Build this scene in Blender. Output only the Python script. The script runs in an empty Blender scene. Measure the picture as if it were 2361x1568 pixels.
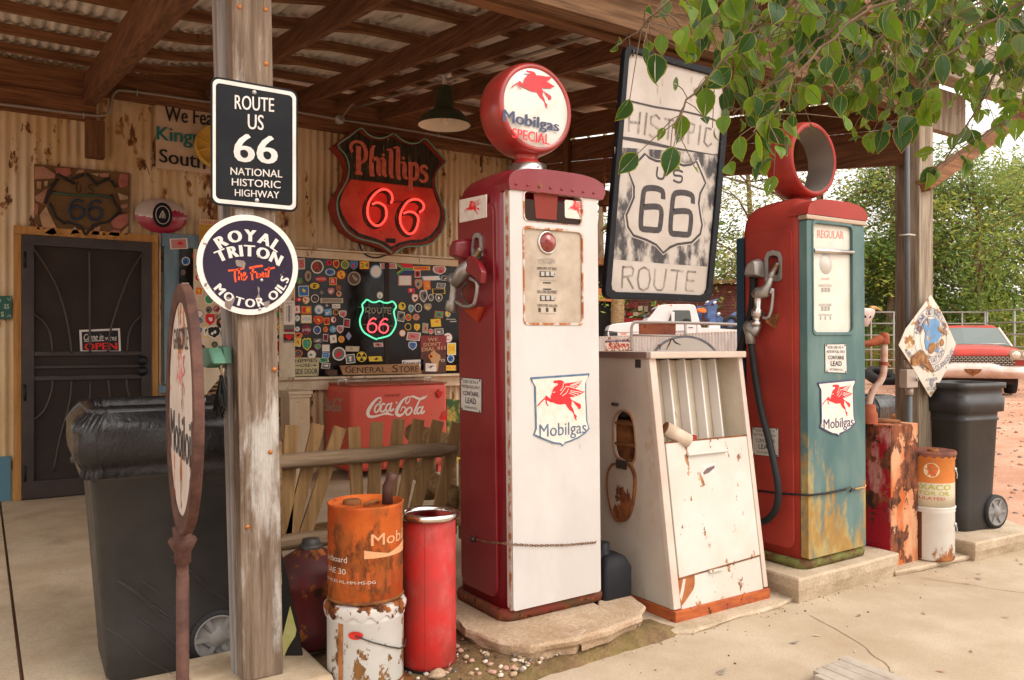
import bpy, bmesh, math, random
from mathutils import Vector, Matrix, noise
from mathutils.geometry import tessellate_polygon
sc = bpy.context.scene
# ---------------------------------------------------------------- camera
FX, CX, HY, CZ = 1850.0, 1180.0, 795.0, 1.37
ca, sa = 0.552, 0.834
cam = bpy.data.cameras.new('camera'); camo = bpy.data.objects.new('camera', cam)
sc.collection.objects.link(camo); sc.camera = camo
cam.sensor_width = 36; cam.lens = FX / 2360 * 36; cam.shift_y = 11 / 2360
cam.clip_start = .05; cam.clip_end = 3000
camo.location = (0, 0, CZ)
camo.rotation_euler = (math.pi / 2, 0, math.atan2(sa, ca) - math.pi / 2)
# ---------------------------------------------------------------- world, sun, exposure
SUN_EL, SUN_AZ = math.radians(48), math.radians(-62)      # azimuth measured from +X towards +Y
w = bpy.data.worlds.new('World'); sc.world = w; w.use_nodes = True
nt = w.node_tree; nt.nodes.clear()
sky = nt.nodes.new('ShaderNodeTexSky'); sky.sky_type = 'NISHITA'; sky.sun_disc = False
sky.sun_elevation = SUN_EL; sky.sun_rotation = math.pi / 2 - SUN_AZ
sky.dust_density = 4; sky.air_density = 1.6
hs = nt.nodes.new('ShaderNodeHueSaturation'); hs.inputs['Saturation'].default_value = .12
tn = nt.nodes.new('ShaderNodeMix'); tn.data_type = 'RGBA'; tn.blend_type = 'MULTIPLY'
tn.inputs[0].default_value = 1; tn.inputs[7].default_value = (1, .93, .87, 1)
bgn = nt.nodes.new('ShaderNodeBackground'); bgn.inputs[1].default_value = .15
wo = nt.nodes.new('ShaderNodeOutputWorld')
nt.links.new(sky.outputs[0], hs.inputs['Color']); nt.links.new(hs.outputs[0], tn.inputs[6])
ov = nt.nodes.new('ShaderNodeMix'); ov.data_type = 'RGBA'; ov.inputs[0].default_value = .55; ov.inputs[7].default_value = (7.6, 7.1, 6.7, 1)   # even cloud cover over the clear sky
nt.links.new(tn.outputs[2], ov.inputs[6]); nt.links.new(ov.outputs[2], bgn.inputs[0]); nt.links.new(bgn.outputs[0], wo.inputs[0])
sun = bpy.data.lights.new('sun', 'SUN'); sun.energy = .5; sun.angle = math.radians(30); sun.color = (1, .92, .83)
suno = bpy.data.objects.new('sun', sun); sc.collection.objects.link(suno)
sd = Vector((math.cos(SUN_EL) * math.cos(SUN_AZ), math.cos(SUN_EL) * math.sin(SUN_AZ), math.sin(SUN_EL)))
suno.rotation_euler = sd.to_track_quat('Z', 'Y').to_euler(); suno.location = (0, -4, 8)
vs = sc.view_settings; vs.view_transform = 'Standard'; vs.look = 'None'; vs.gamma = 1; vs.exposure = 1.12
sc.cycles.max_bounces = 7; sc.cycles.diffuse_bounces = 4; sc.cycles.transparent_max_bounces = 8
sc.cycles.caustics_reflective = False; sc.cycles.caustics_refractive = False
# ---------------------------------------------------------------- geometry helpers
def ray(px, py):
    r = (px - CX) / FX
    return Vector((ca + r * sa, sa - r * ca, (HY - py) / FX))
CAM = Vector((0, 0, CZ))
FW = Vector((ca, sa, 0)); RT = Vector((sa, -ca, 0)); UP = Vector((0, 0, 1))
def atD(px, py, d): return CAM + ray(px, py) * d
def atZ(px, py, z): k = ray(px, py); return CAM + k * ((z - CZ) / k.z)
def atY(px, py, Y): k = ray(px, py); return CAM + k * (Y / k.y)
class PL:                                                  # a plane in the world with two axes
    def __init__(s, o, u, v):
        s.o = Vector(o); s.u = Vector(u).normalized(); s.v = Vector(v).normalized()
        s.n = s.u.cross(s.v).normalized()
        if s.n.dot(CAM - s.o) < 0: s.n = -s.n
    def uv(s, px, py):
        k = ray(px, py); t = (s.o - CAM).dot(s.n) / k.dot(s.n); p = CAM + k * t - s.o
        return (p.dot(s.u), p.dot(s.v))
    def mp(s, a, b, h=0): return s.o + s.u * a + s.v * b + s.n * h
    def at(s, px, py, h=0): a, b = s.uv(px, py); return s.mp(a, b, h)
def PY(Y): return PL((0, Y, 0), (1, 0, 0), (0, 0, 1))
def PX(X): return PL((X, 0, 0), (0, 1, 0), (0, 0, 1))
def PD(d, yaw=0, px=1180):
    c, s = math.cos(yaw), math.sin(yaw)
    return PL(atD(px, HY, d) - Vector((0, 0, CZ)), RT * c + FW * s, UP)
_txt = {}
def glyphs(s, bold=0.0, shear=0.0, sp=1.0):
    key = (s, bold, shear, sp)
    if key not in _txt:
        cu = bpy.data.curves.new('t', 'FONT'); cu.body = s; cu.size = 1; cu.resolution_u = 3
        cu.offset = bold; cu.shear = shear; cu.space_character = sp
        ob = bpy.data.objects.new('t', cu)
        me = bpy.data.meshes.new_from_object(ob)
        vs_ = [(v.co.x, v.co.y) for v in me.vertices]; fs = [tuple(p.vertices) for p in me.polygons]
        bpy.data.objects.remove(ob); bpy.data.meshes.remove(me); bpy.data.curves.remove(cu)
        x0 = min(v[0] for v in vs_); x1 = max(v[0] for v in vs_); y0 = min(v[1] for v in vs_); y1 = max(v[1] for v in vs_)
        _txt[key] = ([((x - x0) / (x1 - x0), (y - y0) / (y1 - y0)) for x, y in vs_], fs, (x1 - x0) / (y1 - y0))
    return _txt[key]
def smooth_path(pts, n=5, closed=False):
    out = []; N = len(pts)
    rng = range(N) if closed else range(N - 1)
    for i in rng:
        if closed: p0, p1, p2, p3 = pts[(i - 1) % N], pts[i], pts[(i + 1) % N], pts[(i + 2) % N]
        else: p0, p1, p2, p3 = pts[max(i - 1, 0)], pts[i], pts[i + 1], pts[min(i + 2, N - 1)]
        for k in range(n):
            t = k / n
            out.append(tuple(.5 * (2 * b + (c - a) * t + (2 * a - 5 * b + 4 * c - d) * t * t + (3 * b - a - 3 * c + d) * t ** 3) for a, b, c, d in zip(p0, p1, p2, p3)))
    if not closed: out.append(tuple(pts[-1]))
    return out
def rrect2(x0, x1, y0, y1, r, n=4):
    out = []
    for cx, cy, a in ((x1 - r, y1 - r, 0), (x0 + r, y1 - r, 90), (x0 + r, y0 + r, 180), (x1 - r, y0 + r, 270)):
        for k in range(n + 1):
            t = math.radians(a + 90 * k / n); out.append((cx + r * math.cos(t), cy + r * math.sin(t)))
    return out
def ell(cx, cy, rx, ry, n=24, a0=0):
    return [(cx + rx * math.cos(a0 + 2 * math.pi * k / n), cy + ry * math.sin(a0 + 2 * math.pi * k / n)) for k in range(n)]
def shrink(poly, k):
    cx = sum(p[0] for p in poly) / len(poly); cy = sum(p[1] for p in poly) / len(poly)
    return [(cx + (x - cx) * k, cy + (y - cy) * k) for x, y in poly]
def root_of(o):
    while o.parent: o = o.parent
    return o
class MB:
    def __init__(s, mat=None): s.V = []; s.F = []; s.I = []; s.S = []; s.M = []; s.d = mat
    def add(s, vs_, fs, mat=None, smooth=False):
        mat = mat or s.d
        if mat not in s.M: s.M.append(mat)
        i = s.M.index(mat); b = len(s.V); s.V.extend(Vector(v) for v in vs_)
        for f in fs: s.F.append([b + k for k in f]); s.I.append(i); s.S.append(smooth)
        return s
    def box(s, x0, x1, y0, y1, z0, z1, mat=None):
        v = [(x, y, z) for x in (x0, x1) for y in (y0, y1) for z in (z0, z1)]
        return s.add(v, [(0, 1, 3, 2), (4, 6, 7, 5), (0, 4, 5, 1), (2, 3, 7, 6), (0, 2, 6, 4), (1, 5, 7, 3)], mat)
    def beam(s, p, q, w, h, mat=None, up=(0, 0, 1), off=0):
        p, q = Vector(p), Vector(q); d = (q - p).normalized(); a = d.cross(Vector(up)).normalized(); b = a.cross(d)
        v = [e + a * (w / 2 * i) + b * (h * j + off) for e in (p, q) for i in (-1, 1) for j in (-.5, .5)]
        return s.add(v, [(0, 1, 3, 2), (4, 6, 7, 5), (0, 4, 5, 1), (2, 3, 7, 6), (0, 2, 6, 4), (1, 5, 7, 3)], mat)
    def tube(s, pts, r, n=8, mat=None, caps=True, closed=False):
        pts = [Vector(p) for p in pts]; N = len(pts); R = r if isinstance(r, (list, tuple)) else [r] * N
        vs_ = []; ref = None
        for i, p in enumerate(pts):
            a = pts[(i - 1) % N] if closed else pts[max(i - 1, 0)]; b = pts[(i + 1) % N] if closed else pts[min(i + 1, N - 1)]
            d = (b - a).normalized() if (b - a).length > 1e-9 else Vector((0, 0, 1))
            if ref is None: ref = d.orthogonal().normalized()
            ref = (ref - d * ref.dot(d)); ref = ref.normalized() if ref.length > 1e-6 else d.orthogonal().normalized()
            bn = d.cross(ref)
            for k in range(n):
                t = 2 * math.pi * k / n; vs_.append(p + (ref * math.cos(t) + bn * math.sin(t)) * R[i])
        fs = [(i * n + k, i * n + (k + 1) % n, ((i + 1) % N) * n + (k + 1) % n, ((i + 1) % N) * n + k) for i in range(N if closed else N - 1) for k in range(n)]
        s.add(vs_, fs, mat, True)
        if caps and not closed:
            s.add(vs_[:n], [tuple(range(n))], mat); s.add(vs_[-n:], [tuple(range(n))], mat)
        return s
    def lathe(s, o, ax, prof, n=32, mat=None, smooth=True):     # prof: (radius, distance along axis)
        o = Vector(o); ax = Vector(ax).normalized(); a = ax.orthogonal().normalized(); b = ax.cross(a)
        vs_ = [o + ax * h + (a * math.cos(2 * math.pi * k / n) + b * math.sin(2 * math.pi * k / n)) * max(r, 1e-5) for r, h in prof for k in range(n)]
        fs = [(i * n + k, i * n + (k + 1) % n, (i + 1) * n + (k + 1) % n, (i + 1) * n + k) for i in range(len(prof) - 1) for k in range(n)]
        return s.add(vs_, fs, mat, smooth)
    def loft(s, rings, mat=None, caps=(True, True), smooth=True, closed=True):
        n = len(rings[0]); vs_ = [p for r in rings for p in r]
        m = n if closed else n - 1
        s.add(vs_, [(i * n + k, i * n + (k + 1) % n, (i + 1) * n + (k + 1) % n, (i + 1) * n + k) for i in range(len(rings) - 1) for k in range(m)], mat, smooth)
        if caps[0]: s.add(rings[0], [tuple(range(n))], mat)
        if caps[1]: s.add(rings[-1], [tuple(range(n))], mat)
        return s
    def plate(s, poly, pl, h0, h1, mat=None, holes=(), mat_side=None, back=True):   # polygon in plane units, from height h0 to h1
        loops = [list(poly)] + [list(h) for h in holes]
        tri = tessellate_polygon([[Vector((a, b, 0)) for a, b in L] for L in loops])
        flat = [p for L in loops for p in L]
        s.add([pl.mp(a, b, h1) for a, b in flat], [tuple(t) for t in tri], mat)
        if h0 != h1:
            if back: s.add([pl.mp(a, b, h0) for a, b in flat], [tuple(t) for t in tri], mat_side or mat)
            for L in loops:
                n = len(L)
                s.add([pl.mp(a, b, h0) for a, b in L] + [pl.mp(a, b, h1) for a, b in L], [(k, (k + 1) % n, n + (k + 1) % n, n + k) for k in range(n)], mat_side or mat)
        return s
    def ppx(s, pts, pl, h0, h1, mat=None, holes=(), mat_side=None, sm=0):             # same, polygon given where it lies as seen from the camera
        P = [pl.uv(*p) for p in pts]; H = [[pl.uv(*p) for p in h] for h in holes]
        if sm: P = smooth_path(P, sm, True)
        return s.plate(P, pl, h0, h1, mat, H, mat_side)
    def ribbon(s, pts, wd, pl, h, mat=None, px=False, sm=0, closed=False):
        P = [pl.uv(*p) for p in pts] if px else [tuple(p) for p in pts]
        W = list(wd) if isinstance(wd, (list, tuple)) else [wd] * len(P)
        if sm:
            Q = smooth_path([p + (w_,) for p, w_ in zip(P, W)], sm, closed); P = [q[:2] for q in Q]; W = [q[2] for q in Q]
        N = len(P); v = []
        for i, (x, y) in enumerate(P):
            a = P[(i - 1) % N] if closed else P[max(i - 1, 0)]; b = P[(i + 1) % N] if closed else P[min(i + 1, N - 1)]
            dx, dy = b[0] - a[0], b[1] - a[1]; L = math.hypot(dx, dy) or 1
            nx, ny = -dy / L * W[i] / 2, dx / L * W[i] / 2
            v += [pl.mp(x + nx, y + ny, h), pl.mp(x - nx, y - ny, h)]
        return s.add(v, [(2 * i, 2 * i + 1, 2 * ((i + 1) % N) + 1, 2 * ((i + 1) % N)) for i in range(N if closed else N - 1)], mat)
    def text(s, t, q, pl, h=.0015, mat=None, bold=0.0, shear=0.0, sp=1.0, px=True):   # q: TL, TR, BR, BL
        if len(q) == 4 and not isinstance(q[0], (tuple, list)): x0, y0, x1, y1 = q; q = ((x0, y0), (x1, y0), (x1, y1), (x0, y1))
        vs_, fs, asp = glyphs(t, 0, shear, sp)
        if bold and len(t) > 0:
            for i, dx in enumerate((-.5, .5)): s._text(vs_, fs, [(dx * bold * 1.3 / max(asp, .3), 0)], q, pl, h + .00025 * (i + 1), mat, px)
        return s._text(vs_, fs, [(0, 0)], q, pl, h, mat, px)
    def _text(s, vs_, fs, sh, q, pl, h, mat, px):
        out = []
        for a, b in vs_:
            a = min(1.02, max(-.02, a + sh[0][0]))
            x = (q[3][0] * (1 - a) + q[2][0] * a) * (1 - b) + (q[0][0] * (1 - a) + q[1][0] * a) * b
            y = (q[3][1] * (1 - a) + q[2][1] * a) * (1 - b) + (q[0][1] * (1 - a) + q[1][1] * a) * b
            if px: x, y = pl.uv(x, y)
            out.append(pl.mp(x, y, h))
        return s.add(out, fs, mat)
    def arc(s, t, c, r, hgt, a0, a1, pl, h=.0015, mat=None, bold=0.0, down=False):    # letters on a circle, angles in degrees from straight up, clockwise
        ws = [.45 if ch == ' ' else glyphs(ch)[2] + .22 for ch in t]; cs = [sum(ws[:i]) + ws[i] / 2 for i in range(len(t))]
        for i, ch in enumerate(t):
            if ch == ' ': continue
            a = math.radians(a0 + (a1 - a0) * (cs[i] - cs[0]) / (cs[-1] - cs[0]))
            vs_, fs, asp = glyphs(ch, 0); wd = hgt * asp; out = []
            if ch in '.-': hh, wd = hgt * .2, hgt * .2
            else: hh = hgt
            for u, v in vs_:
                x, y = (u - .5) * wd, v * hh
                if not down:
                    X = c[0] + math.sin(a) * (r + y) + math.cos(a) * x; Y = c[1] + math.cos(a) * (r + y) - math.sin(a) * x
                else:
                    y2 = v * hh; X = c[0] + math.sin(a) * (r - y2) - math.cos(a) * x; Y = c[1] + math.cos(a) * (r - y2) + math.sin(a) * x
                out.append(pl.mp(X, Y, h))
            s.add(out, fs, mat)
            if bold:
                tv = Vector((math.cos(a), -math.sin(a))) * hgt * bold
                for sg in (-1, 1): s.add([p + (pl.mp(tv.x, tv.y, 0) - pl.mp(0, 0, 0)) * sg * .5 + pl.n * .0002 * (sg + 2) for p in out], fs, mat)
        return s
    def _mesh(s, name, off, fix=True):
        me = bpy.data.meshes.new(name)
        me.from_pydata([v - off for v in s.V], [], s.F); me.validate(clean_customdata=False)
        for m in s.M: me.materials.append(m)
        if len(me.polygons) == len(s.I):
            me.polygons.foreach_set('material_index', s.I); me.polygons.foreach_set('use_smooth', s.S)
        else: print('faces lost in', name)
        if fix:
            bm = bmesh.new(); bm.from_mesh(me); bmesh.ops.remove_doubles(bm, verts=bm.verts, dist=1e-5)
            bmesh.ops.recalc_face_normals(bm, faces=bm.faces); bm.to_mesh(me); bm.free()
        return me
    def part(s, name, parent, label=None, bev=0, kind=None, fix=True):
        r = root_of(parent); o = bpy.data.objects.new(name, s._mesh(name, r.location.copy(), fix)); sc.collection.objects.link(o); o.parent = parent
        if label: o['label'] = label
        if kind: o['kind'] = kind
        return finish(o, bev)
    def solo(s, name, label, cat, loc, group=None, kind=None, bev=0, fix=True):
        o = bpy.data.objects.new(name, s._mesh(name, Vector(loc), fix)); sc.collection.objects.link(o); o.location = loc
        if label: o['label'] = label
        if cat: o['category'] = cat
        if group: o['group'] = group
        if kind: o['kind'] = kind
        return finish(o, bev)
def finish(o, bev):
    if bev:
        m = o.modifiers.new('b', 'BEVEL'); m.width = bev; m.segments = 2; m.limit_method = 'ANGLE'; m.angle_limit = math.radians(40)
    return o
def thing(name, label, cat, loc, group=None):
    o = bpy.data.objects.new(name, None); sc.collection.objects.link(o); o.location = loc; o.empty_display_size = .1
    o['label'] = label; o['category'] = cat
    if group: o['group'] = group
    return o
def struct(mb, name, loc=(0, 0, 0), kind='structure', **k): return mb.solo(name, None, None, loc, kind=kind, **k)
def rr3(cx, cy, w_, d_, z, r, n=4): return [Vector((x, y, z)) for x, y in rrect2(cx - w_ / 2, cx + w_ / 2, cy - d_ / 2, cy + d_ / 2, r, n)]
# ---------------------------------------------------------------- materials
_mats = {}
RUST = ((.035, .012, .006), (.28, .085, .02))
def mat(name, col, rough=.5, metal=0., col2=None, ns=6., st=(1, 1, 1), lo=.35, hi=.65, rust=0., rs=6., rst=(1, 1, 1), rc=RUST, soft=.03,
        dirt=0., ds=2.5, dc=(.12, .075, .04), bump=0., bs=60., bst=(1, 1, 1), spec=None, emit=None, es=0., coat=0., trans=0., alpha=1., fine=0., zr=None):
    if name in _mats: return _mats[name]
    m = bpy.data.materials.new(name); m.use_nodes = True; N = m.node_tree; L = N.links.new; b = N.nodes['Principled BSDF']
    def nod(t, **k):
        x = N.nodes.new(t)
        for a, v in k.items(): setattr(x, a, v)
        return x
    tc = nod('ShaderNodeTexCoord')
    def noi(scale, stretch, det=6, rg=.6, off=0, dist=0):
        mp = nod('ShaderNodeMapping'); mp.inputs['Scale'].default_value = stretch; mp.inputs['Location'].default_value = (off, off * .7, off * .3)
        L(tc.outputs['Object'], mp.inputs[0]); n = nod('ShaderNodeTexNoise'); n.inputs['Scale'].default_value = scale
        n.inputs['Detail'].default_value = det; n.inputs['Roughness'].default_value = rg; n.inputs['Distortion'].default_value = dist; L(mp.outputs[0], n.inputs[0]); return n.outputs[0]
    def rmp(src, a, c):
        r = nod('ShaderNodeMapRange'); r.clamp = True; r.interpolation_type = 'SMOOTHSTEP'
        r.inputs[1].default_value = a; r.inputs[2].default_value = c; L(src, r.inputs[0]); return r.outputs[0]
    def mix(f, A, B):
        x = nod('ShaderNodeMix', data_type='RGBA')
        for s_, i in ((f, 0), (A, 6), (B, 7)):
            if isinstance(s_, (int, float)): x.inputs[i].default_value = s_
            elif isinstance(s_, tuple): x.inputs[i].default_value = s_ + (1,)
            else: L(s_, x.inputs[i])
        return x.outputs[2]
    c = col; rg = None
    if col2: c = mix(rmp(noi(ns, st), lo, hi), col, col2)
    if fine:
        f = rmp(noi(90, (1, 1, 1), 3), .3, .7); mm = nod('ShaderNodeMath', operation='MULTIPLY'); L(f, mm.inputs[0]); mm.inputs[1].default_value = fine
        c = mix(mm.outputs[0], c, tuple(x * .45 for x in col))
    if dirt:
        f = rmp(noi(ds, (1, 1, .6), 8, .65, 3.1), .62 - dirt * .35, .85); mm = nod('ShaderNodeMath', operation='MULTIPLY'); L(f, mm.inputs[0]); mm.inputs[1].default_value = min(1, .4 + dirt * .5)
        c = mix(mm.outputs[0], c, dc)
    if rust:
        t = .70 - rust * .38; src = noi(rs, rst, 9, .68, 7.7)
        if zr:                                              # wear that grows towards one end of the object
            sx = nod('ShaderNodeSeparateXYZ'); L(tc.outputs['Object'], sx.inputs[0]); g3 = nod('ShaderNodeMapRange'); L(sx.outputs[2], g3.inputs[0])
            g3.inputs[1].default_value = zr[0]; g3.inputs[2].default_value = zr[1]; g3.inputs[3].default_value = zr[2]; g3.inputs[4].default_value = zr[3]
            ad = nod('ShaderNodeMath', operation='ADD'); L(src, ad.inputs[0]); L(g3.outputs[0], ad.inputs[1]); src = ad.outputs[0]
        mk = rmp(src, t, t + soft)
        rcx = mix(rmp(noi(rs * 2.2, (1, 1, .5), 6, .7, 1.3), .38, .62), rc[0], rc[1])
        c = mix(mk, c, rcx)
        g = nod('ShaderNodeMapRange'); L(mk, g.inputs[0]); g.inputs[3].default_value = rough; g.inputs[4].default_value = .85; rg = g.outputs[0]
        if metal: g2 = nod('ShaderNodeMapRange'); L(mk, g2.inputs[0]); g2.inputs[3].default_value = metal; g2.inputs[4].default_value = 0; L(g2.outputs[0], b.inputs['Metallic'])
    if isinstance(c, tuple): b.inputs['Base Color'].default_value = c + (1,)
    else: L(c, b.inputs['Base Color'])
    b.inputs['Roughness'].default_value = rough
    if rg is not None: L(rg, b.inputs['Roughness'])
    elif rough < .7:
        g = nod('ShaderNodeMapRange'); L(noi(9, (1, 1, 1), 4), g.inputs[0]); g.inputs[1].default_value = .3; g.inputs[2].default_value = .7
        g.inputs[3].default_value = max(0, rough - .07); g.inputs[4].default_value = rough + .1; L(g.outputs[0], b.inputs['Roughness'])
    if not (rust and metal): b.inputs['Metallic'].default_value = metal
    if bump:
        bp = nod('ShaderNodeBump'); bp.inputs['Strength'].default_value = bump; bp.inputs['Distance'].default_value = .01
        L(noi(bs, bst, 6, .6, 2.2), bp.inputs['Height']); L(bp.outputs[0], b.inputs['Normal'])
    if spec is None and rough >= .38 and not metal: spec = .22
    if spec is not None: b.inputs['Specular IOR Level'].default_value = spec
    if coat: b.inputs['Coat Weight'].default_value = coat; b.inputs['Coat Roughness'].default_value = .15
    if trans: b.inputs['Transmission Weight'].default_value = trans; b.inputs['IOR'].default_value = 1.3
    if alpha < 1: b.inputs['Alpha'].default_value = alpha
    if emit: b.inputs['Emission Color'].default_value = emit + (1,); b.inputs['Emission Strength'].default_value = es
    _mats[name] = m; return m
def wood(name, dark, light, ax='z', sc_=9., knots=True, rough=.8, paint=None, pa=.3, bump=.35):
    st = {'x': (.06, 1, 1), 'y': (1, .06, 1), 'z': (1, 1, .06)}[ax]
    kw = {}
    if paint: kw = dict(rust=pa, rs=5., rst={'x': (.25, 1, 1), 'y': (1, .25, 1), 'z': (1, 1, .22)}[ax], rc=(paint, tuple(x * .8 for x in paint)), soft=.12)
    return mat(name, dark, rough, 0, light, sc_ * 3, st, .33, .67, dirt=.25, ds=3, dc=tuple(x * .35 for x in dark), bump=bump, bs=sc_ * 9, bst=st, **kw)
W_DARK = wood('timber_dark', (.13, .058, .028), (.26, .125, .06), 'x', 14., bump=.6)
W_DARKY = wood('timber_dark_long', (.10, .046, .024), (.20, .095, .048), 'y', 14., bump=.6)
W_DARKZ = wood('timber_dark_upright', (.10, .045, .02), (.2, .10, .045), 'z')
W_HEAD = wood('timber_header', (.10, .052, .027), (.21, .12, .062), 'x', 14., bump=.7)
W_GREY = wood('timber_weathered', (.22, .18, .145), (.42, .36, .30), 'z', paint=(.6, .55, .48), pa=.25)
W_GREYX = wood('timber_weathered_long', (.26, .215, .17), (.46, .39, .32), 'x')
W_POST = wood('timber_post', (.12, .082, .056), (.25, .185, .135), 'z', 15., paint=(.50, .47, .43), pa=.44, bump=.9)
W_PLY = wood('timber_grey_ply', (.17, .15, .135), (.30, .27, .25), 'z')
W_RPOST = wood('timber_right_post', (.19, .145, .10), (.36, .30, .225), 'z', 14., bump=.8)
W_PICK = wood('picket_wood', (.20, .11, .045), (.34, .205, .09), 'z')
W_RAIL = wood('rail_wood', (.17, .11, .065), (.30, .215, .14), 'x', 14.)
W_LOG = wood('log_wood', (.17, .10, .045), (.30, .19, .09), 'x')
W_TRIM = wood('trim_ochre', (.33, .155, .045), (.46, .24, .08), 'z', pa=0)
WHITE = mat('white_paint', (.66, .63, .60), .4)
BLACKP = mat('black_paint', (.012, .012, .014), .45)
CHROME = mat('worn_chrome', (.62, .60, .57), .28, 1, rust=.12, rs=30, dirt=.2)
GREYMET = mat('grey_cast_metal', (.36, .34, .32), .42, .75, dirt=.35, ds=18, dc=(.1, .07, .05), bump=.15, bs=120)
DKMET = mat('dark_metal', (.06, .055, .05), .5, .5, rust=.25, rs=25)
RUSTM = mat('rusted_metal', (.12, .045, .02), .85, 0, (.26, .10, .03), 14, bump=.3, bs=80)
RUBBER = mat('black_rubber', (.018, .018, .019), .55, bump=.1, bs=90)
GALV = mat('galvanised', (.40, .39, .37), .5, .6, (.52, .50, .47), 8, dirt=.2)
R = random.Random(7)
WY = 8.1; FZ = 0.04
# ---------------------------------------------------------------- ground
def sstep(x, a, b): t = min(1, max(0, (x - a) / (b - a))); return t * t * (3 - 2 * t)
def gz(x, y):
    far = .33 * sstep(x, 6.3, 12)
    return far - .012
M_CONC = mat('apron_concrete', (.43, .34, .24), .85, 0, (.52, .43, .32), 1.6, dirt=.62, ds=1.5, dc=(.30, .21, .125), bump=.12, bs=140, fine=.25)
M_PORCH = mat('porch_concrete', (.44, .34, .23), .85, 0, (.53, .43, .31), 2.2, dirt=.45, ds=2.2, dc=(.18, .125, .08), bump=.12, bs=120, fine=.3)
M_DIRT = mat('red_dirt', (.46, .235, .145), .95, 0, (.60, .36, .25), 1.2, dirt=.3, ds=5, dc=(.33, .16, .10), bump=.6, bs=30, fine=.5)
M_SOIL = mat('soil', (.17, .105, .055), .95, 0, (.28, .18, .09), 12, dirt=.6, ds=7, dc=(.13, .13, .02), bump=1., bs=60, fine=.5)
mb = MB(M_DIRT); g = []
xs = [-60, -20, -8] + [-4 + .8 * i for i in range(30)] + [22, 26, 34, 50, 90, 200, 800]
ys = [-60, -20, -8, -4] + [-2 + .9 * i for i in range(26)] + [24, 30, 45, 80, 200, 800]
for x in xs:
    for y in ys: g.append((x, y, gz(x, y) + (noise.noise(Vector((x * .9, y * .9, 0))) * .02 if x > 6.5 else 0)))
ny = len(ys)
mb.add(g, [(i * ny + j, (i + 1) * ny + j, (i + 1) * ny + j + 1, i * ny + j + 1) for i in range(len(xs) - 1) for j in range(ny - 1)], smooth=True)
struct(mb, 'ground')
mb = MB(M_CONC)                                                     # apron in front of the pump island
A = [(-3, -4), (9, -4), (7.2, 2.2), (6.6, 2.6), (6.3, 3.4), (2.80, 3.4), (2.74, 2.95), (2.62, 2.84), (2.5, 2.80), (2.38, 2.765), (2.2, 2.74), (2.05, 2.71), (1.85, 2.67), (1.7, 2.60), (1.5, 2.48), (-3, 2.3)]
Pz = PL((0, 0, 0), (1, 0, 0), (0, 1, 0))
mb.plate(A, Pz, -.05, 0.0); M_CRK = mat('crack_dark', (.16, .11, .065), .95)
for K in ([(1.9, 2.6), (2.6, 1.9), (3.0, 1.75), (3.7, 1.0), (4.3, .4)], [(4.6, 2.62), (4.9, 2.0), (5.6, 1.7), (6.6, 1.5), (8, 1.1)], [(3.0, 1.75), (3.3, 2.1), (3.5, 2.55)]):
    Q = [(x + .03 * noise.noise(Vector((x * 7, y * 7, 2))), y + .03 * noise.noise(Vector((x * 7, y * 7, 9)))) for x, y in smooth_path(K, 9)]; mb.ribbon(Q, [.003 + .003 * abs(noise.noise(Vector((i * .4, 1, 1)))) for i in range(len(Q))], Pz, .002, M_CRK)
struct(mb, 'driveway')
mb = MB(M_PORCH)
mb.plate([(.145, 3.42), (5.95, 3.42), (5.75, 9.5), (.145, 9.5)], Pz, -.1, FZ); mb.plate([(-6, 2.7), (.13, 2.7), (.13, 9.5), (-6, 9.5)], Pz, -.1, FZ - .002)
mb.plate([(.145, 3.05), (1.0, 3.05), (1.0, 3.415), (.145, 3.415)], Pz, -.1, FZ)
struct(mb, 'porch_floor')
mb = MB(M_SOIL); gg = []; nx, nyy = 60, 16                                 # soil strip with a mound below the stone slab
for i in range(nx + 1):
    for j in range(nyy + 1):
        x = -.3 + i * (3.1 / nx); y = 2.22 + j * (1.25 / nyy)
        z = .008 + .018 * noise.noise(Vector((x * 5, y * 5, 1))) + .012 * noise.noise(Vector((x * 17, y * 17, 2)))
        m_ = math.exp(-((x - 2.15) / .52) ** 4) * sstep(y, 2.60, 2.83); z += .075 * m_
        z -= .09 * (1 - sstep(y, 2.58 if x < 1.8 else 2.66, 2.72)) 
        gg.append((x, y, z))
mb.add(gg, [(i * (nyy + 1) + j, (i + 1) * (nyy + 1) + j, (i + 1) * (nyy + 1) + j + 1, i * (nyy + 1) + j + 1) for i in range(nx) for j in range(nyy)], smooth=True)
struct(mb, 'soil_strip')
def pebble(mb, x, y, z, r, m):
    v, f = ico; k = [1 + .35 * noise.noise(Vector(p) * 1.7 + Vector((x * 9, y * 9, 0))) for p in v]
    a = R.random() * 6.28; c_, s_ = math.cos(a), math.sin(a); sx, sy, sz = r * R.uniform(.8, 1.4), r * R.uniform(.7, 1.1), r * R.uniform(.5, .8)
    P = []
    for p, q in zip(v, k):
        X, Y, Z = p[0] * sx * q, p[1] * sy * q, p[2] * sz * q; P.append((x + X * c_ - Y * s_, y + X * s_ + Y * c_, z + Z))
    mb.add(P, f, m, True)
def _ico(n):
    bm = bmesh.new(); bmesh.ops.create_icosphere(bm, subdivisions=n, radius=1); v = [tuple(q.co) for q in bm.verts]; f = [[q.index for q in p.verts] for p in bm.faces]; bm.free(); return v, f
ico = _ico(1); ico2 = _ico(3)
PEB = [mat('pebble_%s' % n, c, .9) for n, c in (('tan', (.42, .30, .19)), ('pink', (.45, .27, .2)), ('grey', (.24, .2, .17)), ('pale', (.6, .52, .42)), ('dark', (.1, .075, .06)))]
mb = MB()
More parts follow.
